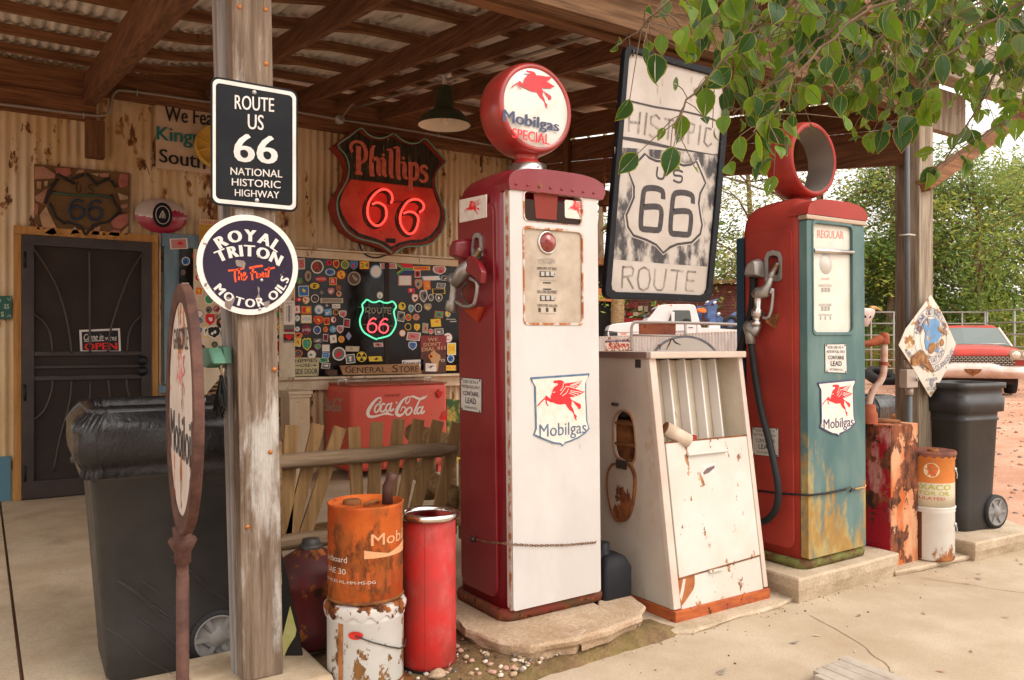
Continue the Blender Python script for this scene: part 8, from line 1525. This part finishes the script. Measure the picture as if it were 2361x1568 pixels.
PY_ = PD(31); o = thing('yellow_sign_wall', 'big faded yellow painted wall sign seen beyond the blue crane', 'sign', PY_.at(1690, 760)); MB(mat('wall_yellow', (.58, .33, .03), .6, 0, (.48, .26, .03), 6)).ppx([(1636, 684), (1720, 684), (1720, 760), (1636, 760)], PY_, -.2, 0).part('panel', o); MB(mat('lime_patch', (.28, .38, .06), .6)).ppx([(1682, 718), (1712, 700), (1720, 700), (1720, 752), (1682, 752)], PY_, .01, .02).part('patch', o); MB(SMT('k')).text('ity', [(1660, 724), (1678, 724), (1678, 748), (1660, 748)], PY_, .012, None, .03).part('lettering', o)
# corral fence, skull
def rail_fence(d0, px0, d1, px1, ys, posts, name_label):
    A, B = atD(px0, 795, d0), atD(px1, 795, d1); o = thing('corral_fence', name_label, 'fence', (A.x, A.y, GZ), 'corral fence panels'); m = mat('corral_pipe', (.33, .31, .29), .5, .3)
    for y in ys: za = atD(px0, y, d0).z; MB(m).tube([Vector((A.x, A.y, za)), Vector((B.x, B.y, za))], .022, 6).part('rail', o)
    for k in range(posts + 1): p = A.lerp(B, k / posts); MB(m).tube([Vector((p.x, p.y, GZ - .05)), Vector((p.x, p.y, atD(px0, ys[0], d0).z))], .024, 6).part('post', o)
    return o
cf = rail_fence(24, 1955, 24, 2270, (720, 746, 773, 806, 830, 850), 6, 'long grey pipe corral fence with a cow skull on its top rail'); rail_fence(23.5, 2275, 21, 2480, (717, 745, 772, 800, 826), 3, 'second pipe corral panel behind the old red car')
SKP = PD(23.7); def_ = lambda pts, h0, h1, m: MB(m).ppx([d4(*p) for p in pts], SKP, h0, h1)
o = thing('cow_skull', 'white cow skull with tan horns hanging on the corral fence', 'skull', SKP.at(*d4(320, 300)))
MS = mat('bone', (.62, .52, .48), .7, 0, (.52, .40, .34), 6); sk = lambda y, w_, d_: [SKP.mp(*[a + b for a, b in zip(SKP.uv(*d4(cx0 + (y - 240) * -.05, y)), (math.cos(t) * w_, 0))], math.sin(t) * d_) for t in [j * math.pi / 6 for j in range(12)]]
cx0 = 330; MB(MS).loft([sk(238, .16, .10), sk(260, .26, .15), sk(300, .26, .16), sk(340, .22, .15), sk(380, .14, .12), sk(420, .10, .1), sk(448, .06, .06)]).part('skull', o)
for x, y in ((292, 335), (345, 335)): MB(SMT('k')).lathe(SKP.at(*d4(x, y), h=.13), SKP.n, [(.045, -.03), (.04, .012), (.0001, .014)], 12).part('eye_socket', o)
HN = mat('horn', (.42, .26, .10), .5); MB(HN).tube(smooth_path([tuple(SKP.at(*d4(*p))) for p in ((380, 245), (420, 235), (460, 245), (510, 270))], 4), [.09 - .006 * i for i in range(13)], 8).part('horn', o); MB(HN).tube(smooth_path([tuple(SKP.at(*d4(*p))) for p in ((305, 250), (275, 258), (252, 245), (255, 230), (290, 228))], 3), [.09 - .006 * i for i in range(13)], 8).part('horn', o)
# tyre, logs, rocks, brush
def gnd(px, py):
    z = .0
    for _ in range(12): p = atZ(px, py, z); z = gz(p.x, p.y)
    return p
p = gnd(2030, 886); o = thing('old_tyre', 'worn black tyre lying tilted on the red dirt beyond the hand pump', 'tyre', p); MB(RUBBER).lathe(p + UP * .2, Vector((-.1, -.45, .9)), [(.26, -.12), (.38, -.12), (.42, -.06), (.42, .06), (.38, .12), (.26, .12), (.25, 0), (.26, -.12)], 36).part('tread', o)
p = gnd(1998, 873); MB(mat('white_board', (.6, .56, .52), .6)).box(p.x - .6, p.x + .9, p.y - .1, p.y + .1, p.z + .1, p.z + .22).solo('white_beam', 'white painted beam lying on the dirt beside the worn tyre', 'beam', p)
for a, b, r_, lab in (((2012, 1000), (2052, 985), .11, 'short cut log lying behind the rust eaten box'), ((2014, 940), (2008, 1010), .09, 'tapered log stump standing behind the rust eaten box')):
    A, B = atD(a[0], a[1], 6.6), atD(b[0], b[1], 6.4); MB(wood('log_grey', (.20, .14, .09), (.3, .23, .16), 'y')).tube([A, B], r_, 14).solo('log', lab, 'log', A, 'cut logs behind the box')
for i in range(14):
    px, py = 1988 + R.random() * 120, 826 + R.random() * 14; p = gnd(px, py); r_ = R.uniform(.12, .28); v, f = ico; m = PEB[(0, 1, 3)[i % 3]]; K = [(p.x + q[0] * r_ * 1.3, p.y + q[1] * r_, p.z + r_ * .5 + q[2] * r_ * .7 * (1 + .4 * noise.noise(Vector(q) * 2 + Vector((i, 0, 0))))) for q in v]; MB(m).add(K, f).solo('rock', 'pinkish or tan boulder in the rock pile beyond the corral fence', 'rock', p, 'rock pile by the corral')
mb = MB(mat('dry_twigs', (.42, .22, .08), .9, 0, (.30, .17, .08), 9)); 
for i in range(420):
    c_ = atD(R.uniform(1985, 2110), 0, R.uniform(25, 28)); z = GZ + abs(R.gauss(0, .4)); a = R.random() * 6.28; d = Vector((math.cos(a), math.sin(a), R.uniform(-.3, .5))).normalized() * R.uniform(.5, 1.5); c_ = Vector((c_.x, c_.y, z)); mb.tube([c_ - d * .5, c_ + Vector((0, 0, .06)), c_ + d * .5], .014, 3, caps=False)
struct(mb, 'brush_pile', kind='stuff')
# ---------------------------------------------------------------- old red car
pc_ = atD(2240, 795, 16.4); yaw = math.radians(24); bk = (FW * math.cos(yaw) + RT * math.sin(yaw)); lt = (RT * math.cos(yaw) - FW * math.sin(yaw)); g0 = GZ + .03
def cw(x, y, z): return Vector((pc_.x, pc_.y, g0)) + lt * x + bk * y + UP * z       # x across, y towards the back, z up
car = thing('old_car', 'faded red old car with chrome bumper and twin headlights parked at the right', 'car', (pc_.x, pc_.y, g0))
M_CAR = mat('car_red', (.46, .045, .028), .4, 0, (.34, .04, .03), 3, coat=.2, rust=.2, rs=2.5, rc=((.14, .035, .03), (.22, .05, .05)), soft=.2); CR_ = mat('bumper_chrome', (.66, .56, .50), .3, .6, (.55, .42, .36), 4)
def sec(y, w_, z0, z1, cr=.06): return [cw(-w_, y, z0), cw(-w_ * 1.0, y, (z0 + z1) / 2), cw(-w_ * .97, y, z1 - .03), cw(-w_ * .6, y, z1 + cr * .7), cw(0, y, z1 + cr), cw(w_ * .6, y, z1 + cr * .7), cw(w_ * .97, y, z1 - .03), cw(w_, y, (z0 + z1) / 2), cw(w_, y, z0)]
mb = MB(M_CAR); mb.loft([sec(.02, .95, .42, .80, .02), sec(.12, .98, .36, .88), sec(.7, 1.0, .34, .94), sec(1.5, 1.0, .34, .98), sec(2.8, 1.0, .34, .98), sec(4.2, .99, .34, .95), sec(5.2, .96, .4, .88), sec(5.3, .9, .45, .8, .0)], closed=True); mb.part('body', car)
mb = MB(M_CAR); rf = [[cw(-.72, 2.0, 1.38), cw(.72, 2.0, 1.38), cw(.74, 3.6, 1.38), cw(-.74, 3.6, 1.38)], [cw(-.62, 2.1, 1.46), cw(.62, 2.1, 1.46), cw(.64, 3.5, 1.46), cw(-.64, 3.5, 1.46)]]; mb.loft(rf, smooth=False)
for x, y0, y1 in ((-1, 1.45, 2.0), (1, 1.45, 2.0), (-1, 4.2, 3.6), (1, 4.2, 3.6)): mb.beam(cw(x * .9, y0, .98), cw(x * .72, y1, 1.40), .05, .05, CR_)
mb.part('roof', car, bev=.02)
mb = MB(mat('car_glass', (.10, .13, .12), .08, coat=.4)); mb.add([cw(-.88, 1.47, 1.0), cw(0, 1.35, 1.04), cw(.88, 1.47, 1.0), cw(.72, 1.98, 1.39), cw(0, 1.94, 1.41), cw(-.72, 1.98, 1.39)], [(0, 1, 4, 5), (1, 2, 3, 4)]); mb.part('windshield', car)
mb = MB(mat('car_glass', (.10, .13, .12), .08, coat=.4)); mb.add([cw(-.93, 1.6, .99), cw(-.93, 4.0, .99), cw(-.74, 3.6, 1.38), cw(-.74, 2.05, 1.38)], [(0, 1, 2, 3)]); mb.part('side_window', car)
for a, b, c_ in ((-.62, 1.42, 1.18), (.28, .85, 1.12)): mb = MB(GALV); mb.tube([cw(a, 1.36, 1.03), cw(a + .45 if a < 0 else a + .5, 1.34 if a < 0 else 1.45, 1.08 if a < 0 else 1.04)], .012, 5); mb.part('wiper', car)
mb = MB(mat('grille_back', (.04, .035, .03), .6)); mb.add([cw(-.74, -.0, .60), cw(.74, -.0, .60), cw(.74, -.0, .79), cw(-.74, -.0, .79)], [(0, 1, 2, 3)]); gr = mb.part('grille', car)
mb = MB(mat('grille_bars', (.50, .43, .35), .4, .5))
for j in range(5):
    for i in range(20): x = -.70 + i * .0735 + (j % 2) * .035; mb.beam(cw(x - .026, -.012, .625 + j * .036), cw(x + .026, -.012, .625 + j * .036), .012, .014)
mb.part('grille_bars', gr)
for s_ in (-1, 1):
    mb = MB(mat('lamp_bezel', (.42, .33, .25), .4, .4)); mb.loft([[cw(s_ * .86 + a, .03, .81 + b) for a, b in rrect2(-.20, .20, -.105, .105, .05, 3)], [cw(s_ * .86 + a, -.03, .81 + b) for a, b in rrect2(-.19, .19, -.095, .095, .05, 3)]]); bz = mb.part('headlight_bezel', car)
    for k in (-.09, .09): mb = MB(mat('lamp_lens', (.62, .54, .44), .1, .3, coat=.5)); mb.lathe(cw(s_ * .86 + k, -.03, .81), -bk, [(.082, 0), (.08, .02), (.05, .04), (.0001, .048)], 20); mb.part('headlight', car)
mb = MB(CR_); prof = [(-.02, .60), (-.09, .585), (-.16, .50), (-.14, .40), (-.05, .34)]
rings = []
for i in range(25):
    x = -1.02 + i * 2.04 / 24; dip = -.055 * sstep(.52 - abs(x), 0, .16) * -1; ed = .25 * sstep(abs(x), .9, 1.02)
    rings.append([cw(x, y + ed, z + (dip if z > .45 else 0)) for y, z in prof])
mb.loft(rings, caps=(False, False), closed=False); mb.part('bumper', car)
mb = MB(RUSTM); mb.add([cw(x, -.17, z) for x, z in ((-.16, .53), (.16, .53), (.13, .47), (.06, .42), (0, .38), (-.06, .42), (-.13, .47))], [tuple(range(7))]); mb.part('emblem', car)
for x, y in ((-.80, .95), (.80, .95), (-.8, 4.1), (.8, 4.1)): mb = MB(RUBBER); mb.lathe(cw(x, y, .33), lt, [(.2, -.1), (.33, -.1), (.35, 0), (.33, .1), (.2, .1), (.0001, .09)], 24); mb.part('wheel', car)
mb = MB(mat('car_under', (.04, .025, .02), .9)); mb.loft([[cw(-.8, y, .22), cw(.8, y, .22), cw(.8, y, .42), cw(-.8, y, .42)] for y in (.15, 5.0)]); mb.part('underbody', car)
# ---------------------------------------------------------------- trees
def foliage(name, cols): return [mat('%s_%d' % (name, i), c, .6, 0, tuple(x * .7 for x in c), 3, trans=0) for i, c in enumerate(cols)]
GRN = foliage('leaf_green', [(.15, .25, .05), (.23, .33, .06), (.10, .18, .04), (.38, .38, .07), (.07, .13, .03)]); YLW = foliage('leaf_yellow', [(.34, .35, .08), (.48, .41, .10), (.22, .27, .06), (.52, .36, .10), (.15, .19, .05)])
M_BARK = mat('bark', (.16, .10, .065), .9, 0, (.26, .18, .12), 8, (1, 1, .3), bump=.5, bs=20)
for m_ in GRN + YLW:
    nb = m_.node_tree; bs_ = nb.nodes['Principled BSDF']; tr_ = nb.nodes.new('ShaderNodeBsdfTranslucent'); mx = nb.nodes.new('ShaderNodeMixShader'); mx.inputs[0].default_value = .35; tr_.inputs[0].default_value = tuple(x * 1.2 for x in bs_.inputs['Base Color'].default_value[:3]) + (1,) if not bs_.inputs['Base Color'].is_linked else (.3, .36, .07, 1)
    nb.links.new(bs_.outputs[0], mx.inputs[1]); nb.links.new(tr_.outputs[0], mx.inputs[2]); nb.links.new(mx.outputs[0], nb.nodes['Material Output'].inputs[0])
def tree(label, px, d, h_, sp, pal, nleaf, seed, ls=.07, trunk=.13, branches=16, lean_=0., low=.25, clumps=60, group='trees beyond the yard'):
    rt_ = random.Random(seed); b = atD(px, 795, d); b.z = GZ - .1; o = thing('tree', label, 'tree', tuple(b), group); top = b + Vector((lean_, 0, h_))
    mb = MB(M_BARK); N_ = 9; tp = [b.lerp(top, i / (N_ - 1)) + Vector((rt_.gauss(0, .10), rt_.gauss(0, .10), 0)) * (i > 0) for i in range(N_)]; mb.tube(tp, [trunk * (1 - .85 * i / (N_ - 1)) for i in range(N_)], 8); ends = []
    for k in range(branches):
        t = rt_.uniform(low, .95); i = int(t * (N_ - 1)); s_ = tp[i]; a = rt_.random() * 6.283; L_ = sp * (1.1 - .5 * t) * rt_.uniform(.5, 1); e = s_ + Vector((math.cos(a) * L_, math.sin(a) * L_, L_ * rt_.uniform(.1, .7))); m1 = s_.lerp(e, .5) + Vector((0, 0, L_ * .12)); mb.tube([s_, m1, e], [trunk * .35 * (1 - t * .6), trunk * .2, .012], 5, caps=False); ends += [e, m1, s_.lerp(e, .75)]
        for _ in range(3): e2 = m1.lerp(e, rt_.random()) + Vector((rt_.gauss(0, .4), rt_.gauss(0, .4), rt_.gauss(.1, .35))) * sp * .4; mb.tube([m1.lerp(e, .4), e2], [.018, .006], 4, caps=False); ends.append(e2)
    mb.part('trunk', o); V = []; F_ = []; mi = []; cl = [(rt_.choice(ends) + Vector((rt_.gauss(0, .2), rt_.gauss(0, .2), rt_.gauss(0, .15))), rt_.uniform(.18, .5) * sp * .42, rt_.choices(range(5), (4, 4, 3, 2, 2))[0]) for _ in range(clumps)]
    for _ in range(nleaf):
        c_, r_, ci = rt_.choice(cl); q = c_ + Vector((rt_.gauss(0, r_), rt_.gauss(0, r_), rt_.gauss(0, r_ * .7))); u_ = Vector((rt_.gauss(0, 1), rt_.gauss(0, 1), rt_.gauss(0, 1) - .4)).normalized(); w_ = u_.orthogonal().normalized(); s_ = ls * rt_.uniform(.6, 1.3); k = len(V)
        V += [q - u_ * s_, q + w_ * s_ * .42, q + u_ * s_, q - w_ * s_ * .42]; F_.append((k, k + 1, k + 2, k + 3)); mi.append(ci if rt_.random() < .75 else rt_.randrange(5))
    mb = MB(pal[0]); mb.V = V; mb.F = F_; mb.I = mi; mb.S = [False] * len(F_); mb.M = list(pal); mb.part('crown', o, fix=False)
T_ = tree
T_('large green tree with many upright limbs behind the old red car', 2250, 27, 7.8, 3.9, GRN, 24000, 1, .085, .2, 26, low=.12, clumps=120)
T_('green bushy tree at the right edge of the yard', 2450, 29, 9, 4.2, GRN, 15000, 2, .09, .2, 20, clumps=90)
T_('tall loose green tree left of the right porch post', 2050, 27, 8.0, 3.0, GRN, 15000, 3, .09, .16, 20, low=.1, clumps=80)
T_('crooked branched yellowing tree right of the hanging sign', 1890, 30, 11, 4.8, YLW, 13000, 4, .085, .24, 34, low=.2, clumps=80)
T_('pale trunked tree with drooping yellow leaves behind the blue crane', 1722, 30, 11.5, 3.6, YLW, 12000, 5, .07, .17, 22, low=.2, clumps=80)
T_('green tree seen between the crimson pump and hanging sign', 1395, 29, 10.5, 3.6, GRN, 6000, 6, .09, .18, 20, low=.15, clumps=60)
T_('distant green tree behind the brown tin shed', 1560, 33, 9.5, 4.0, GRN, 6000, 7, .1, .2, 18, clumps=60)
T_('dense distant tree behind the corral fence', 2140, 31, 6.5, 3.6, GRN, 15000, 8, .11, .2, 22, low=.08, clumps=100); T_('broad distant tree past the teal fronted pump', 1800, 34, 6, 4, YLW, 8000, 9, .12, .2, 22, low=.08, clumps=90); T_('far green tree at the right edge behind the others', 2380, 33, 9, 4, GRN, 9000, 10, .12, .2, 22, low=.08, clumps=100)
rt_ = random.Random(3); V = []; F_ = []; mi = []                                       # far scrub as one mass
for _ in range(26000):
    px, d = rt_.uniform(1250, 2600), rt_.uniform(27, 44); q = atD(px, 795, d); q.z = GZ + abs(rt_.gauss(0, 1)) * 2.2 * (.6 + .5 * math.sin(px * .02) ** 2); u_ = Vector((rt_.gauss(0, 1), rt_.gauss(0, 1), rt_.gauss(0, 1))).normalized(); w_ = u_.orthogonal().normalized(); s_ = rt_.uniform(.1, .22); k = len(V)
    V += [q - u_ * s_, q + w_ * s_ * .5, q + u_ * s_, q - w_ * s_ * .5]; F_.append((k, k + 1, k + 2, k + 3)); mi.append(int(px * .03 + rt_.random() * 3) % 5)
mb = MB(); mb.V = V; mb.F = F_; mb.I = mi; mb.S = [False] * len(F_); mb.M = [GRN[0], YLW[0], GRN[2], YLW[1], GRN[1]]; struct(mb, 'far_scrub', kind='stuff', fix=False)
V = []; F_ = []; mi = []
for _ in range(9000):                                                                     # reeds and grass under the trees
    px, d = rt_.uniform(1900, 2600), rt_.uniform(25, 30); q = atD(px, 795, d); q.z = GZ - .05; h_ = rt_.uniform(.5, 1.8); a = rt_.gauss(0, .2); k = len(V); V += [q, q + Vector((.03, -.02, 0)), q + Vector((a, a * .5, h_))]; F_.append((k, k + 1, k + 2)); mi.append(rt_.randrange(4))
mb = MB(); mb.V = V; mb.F = F_; mb.I = mi; mb.S = [False] * len(F_); mb.M = [YLW[0], YLW[2], GRN[1], YLW[1]]; struct(mb, 'tall_grass', kind='stuff', fix=False)
MB(mat('grey_shed', (.22, .20, .19), .8, 0, (.28, .26, .24), 6)).ppx([(1975, 635), (2060, 628), (2085, 660), (2085, 780), (1975, 780)], PD(36), -2, 0).solo('grey_shed', 'weathered grey plank shed half hidden by the trees', 'shed', PD(25).at(2030, 780))
o = thing('orange_post', 'thin orange brown wooden post beside the teal fronted pump', 'post', atD(1712, 760, 8.2)); MB(W_TRIM).beam(atD(1712, 900, 8.2), atD(1712, 650, 8.2), .05, .05, up=(0, 1, 0)).part('post', o)
# ---------------------------------------------------------------- leafy branch hanging into the picture
rb_ = random.Random(12)
br = thing('tree_branch', 'leafy cottonwood branches with yellow edged leaves hanging into the upper right corner', 'tree', atD(2500, -300, 2.4))
def leafmat(name, c, tr):
    m = mat(name, c, .42, 0, tuple(x * .72 for x in c), 14, bump=.15, bs=60); nb = m.node_tree; bs_ = nb.nodes['Principled BSDF']; t = nb.nodes.new('ShaderNodeBsdfTranslucent'); t.inputs[0].default_value = tr + (1,); mx = nb.nodes.new('ShaderNodeMixShader'); mx.inputs[0].default_value = .25
    nb.links.new(bs_.outputs[0], mx.inputs[1]); nb.links.new(t.outputs[0], mx.inputs[2]); nb.links.new(mx.outputs[0], nb.nodes['Material Output'].inputs[0]); return m
LF = [leafmat('near_leaf_a', (.08, .17, .012), (.26, .42, .02)), leafmat('near_leaf_b', (.022, .07, .014), (.08, .18, .02)), leafmat('near_leaf_c', (.12, .21, .012), (.32, .44, .03)), leafmat('near_leaf_d', (.11, .17, .08), (.2, .28, .1))]
EDG = leafmat('near_leaf_edge', (.25, .25, .02), (.36, .34, .03)); BRN = leafmat('near_leaf_brown', (.30, .13, .04), (.4, .2, .06)); VEIN = leafmat('near_leaf_vein', (.24, .30, .10), (.35, .42, .12))
prof_ = [(0, 0), (.14, .22), (.32, .35), (.55, .37), (.78, .28), (.98, .13), (1.16, .0)]
mb = MB(LF[0])
def leaf(mb, p, dr, nrm, s):
    dr = dr.normalized(); sd_ = dr.cross(nrm).normalized(); nn_ = sd_.cross(dr); m = rb_.choices(LF, (5, 4, 3, 1))[0]; fold = rb_.uniform(-.1, .7); curl = rb_.uniform(-.5, .7); e = BRN if rb_.random() < .12 else EDG
    C = lambda t, w_: p + dr * (t * s) + sd_ * (w_ * s) + nn_ * (abs(w_) * fold * s + curl * (t - .5) ** 2 * s * (-1))
    for sg in (-1, 1):
        out = [C(t, sg * (w_ + (rb_.uniform(-.015, .02) if 0 < t < 1 else 0))) for t, w_ in prof_]; inn = [C(t * .94 + .03, sg * w_ * .92) for t, w_ in prof_]; vn = [C(t * .94 + .03, sg * .012) for t, w_ in prof_]; K = len(prof_)
        mb.add(out + inn + vn, [(i, i + 1, K + i + 1, K + i) for i in range(K - 1)], e, True)
        mb.add(inn + vn, [(i, i + 1, K + i + 1, K + i) for i in range(K - 1)], m, True)
    mb.add([C(.0, -.012), C(.0, .012), C(1, .006), C(1, -.006)], [(0, 1, 2, 3)], VEIN)
tw = MB(mat('twig', (.20, .14, .09), .8, 0, (.14, .095, .06), 30))
# hanging sprays: start and end as seen from the camera, with their distance
SPR = [(2420, -160, 1470, 70, 1.9, 30), (2250, -200, 1545, 300, 2.0, 22), (2150, -150, 1640, 190, 2.2, 26), (2350, -120, 1760, 300, 1.9, 28), (2300, -180, 1840, 150, 2.5, 30), (2450, -80, 1915, 225, 2.2, 26), (2200, -220, 1700, 60, 2.4, 26), (2500, -150, 2030, 60, 2.6, 30), (2480, -50, 2090, 300, 2.2, 22), (2550, -50, 2180, 370, 2.5, 14), (2500, -100, 1990, 210, 2.8, 30),
       (2600, 0, 2310, 290, 2.4, 18), (2450, -200, 2180, 130, 3.0, 34), (2550, -120, 2290, 60, 2.6, 30), (2600, -60, 2350, 200, 2.6, 26), (2400, -220, 1930, -10, 2.2, 26), (2350, -200, 2060, 140, 2.0, 26), (2300, -250, 1780, -20, 2.0, 24), (2650, 60, 2340, 120, 2.9, 24), (2400, -160, 1620, 20, 2.2, 22), (2450, -100, 1850, 60, 2.9, 30), (2500, -60, 2240, 240, 3.2, 30), (2380, -150, 2130, 30, 3.2, 30), (2400, -120, 1690, 265, 2.2, 18), (2450, -100, 1790, 240, 2.4, 26), (2300, -200, 1900, 130, 2.5, 34), (2350, -180, 1990, 120, 2.4, 34), (2250, -180, 1730, 150, 2.3, 30), (2200, -200, 1620, 90, 2.3, 26), (2400, -160, 2070, 220, 2.6, 34), (2450, -140, 2200, 90, 2.7, 34), (2500, -140, 2300, 150, 2.4, 30), (2350, -200, 1830, 60, 2.6, 34), (2420, -180, 2130, 160, 2.4, 30), (2500, -100, 2000, 250, 2.5, 22)]
for x0_, y0_, x1_, y1_, d, nL in SPR:
    A, B = atD(x0_, y0_, d * .95), atD(x1_, y1_, d); mid = A.lerp(B, .55) + Vector((0, 0, .10)); pts = smooth_path([tuple(A), tuple(mid), tuple(B.lerp(mid, .35) + Vector((rb_.gauss(0, .02), 0, .02))), tuple(B)], 7); pts = [Vector(q) + Vector((rb_.gauss(0, .004), rb_.gauss(0, .004), rb_.gauss(0, .004))) for q in pts]
    tw.tube(pts, [.0042 * (1 - .7 * i / len(pts)) + .0008 for i in range(len(pts))], 5, caps=False); nn = len(pts)
    for k in range(int(nL * 1.3)):
        t = 1 - (rb_.random() ** 1.3) * .85; i = min(nn - 2, int(t * (nn - 1))); p = pts[i].lerp(pts[i + 1], rb_.random()); q = p + Vector((rb_.gauss(0, .035), rb_.gauss(0, .045), rb_.gauss(-.02, .035)))
        if k % 4 == 0: q += Vector((rb_.gauss(0, .06), rb_.gauss(0, .05), rb_.uniform(-.10, .02)))
        tw.tube([p, p.lerp(q, .5) + Vector((0, 0, .006)), q], .0012, 4, caps=False)
        dr = Vector((rb_.gauss(0, .6), rb_.gauss(0, .45), -1 + rb_.gauss(0, .5))); nr = -FW * 1.0 + Vector((rb_.gauss(0, .75), rb_.gauss(0, .7), rb_.gauss(.35, .6)))
        leaf(mb, q, dr, nr, rb_.uniform(.030, .072))
mb.part('leaves', br, kind='stuff', fix=False); tw.part('twigs', br)
MB(M_BARK).tube([atD(2420, -160, 1.9), atD(2600, -200, 2.3), atD(2700, -260, 2.8), atD(2900, -400, 3.6)], [.02, .03, .04, .06], 8).part('limb', br)
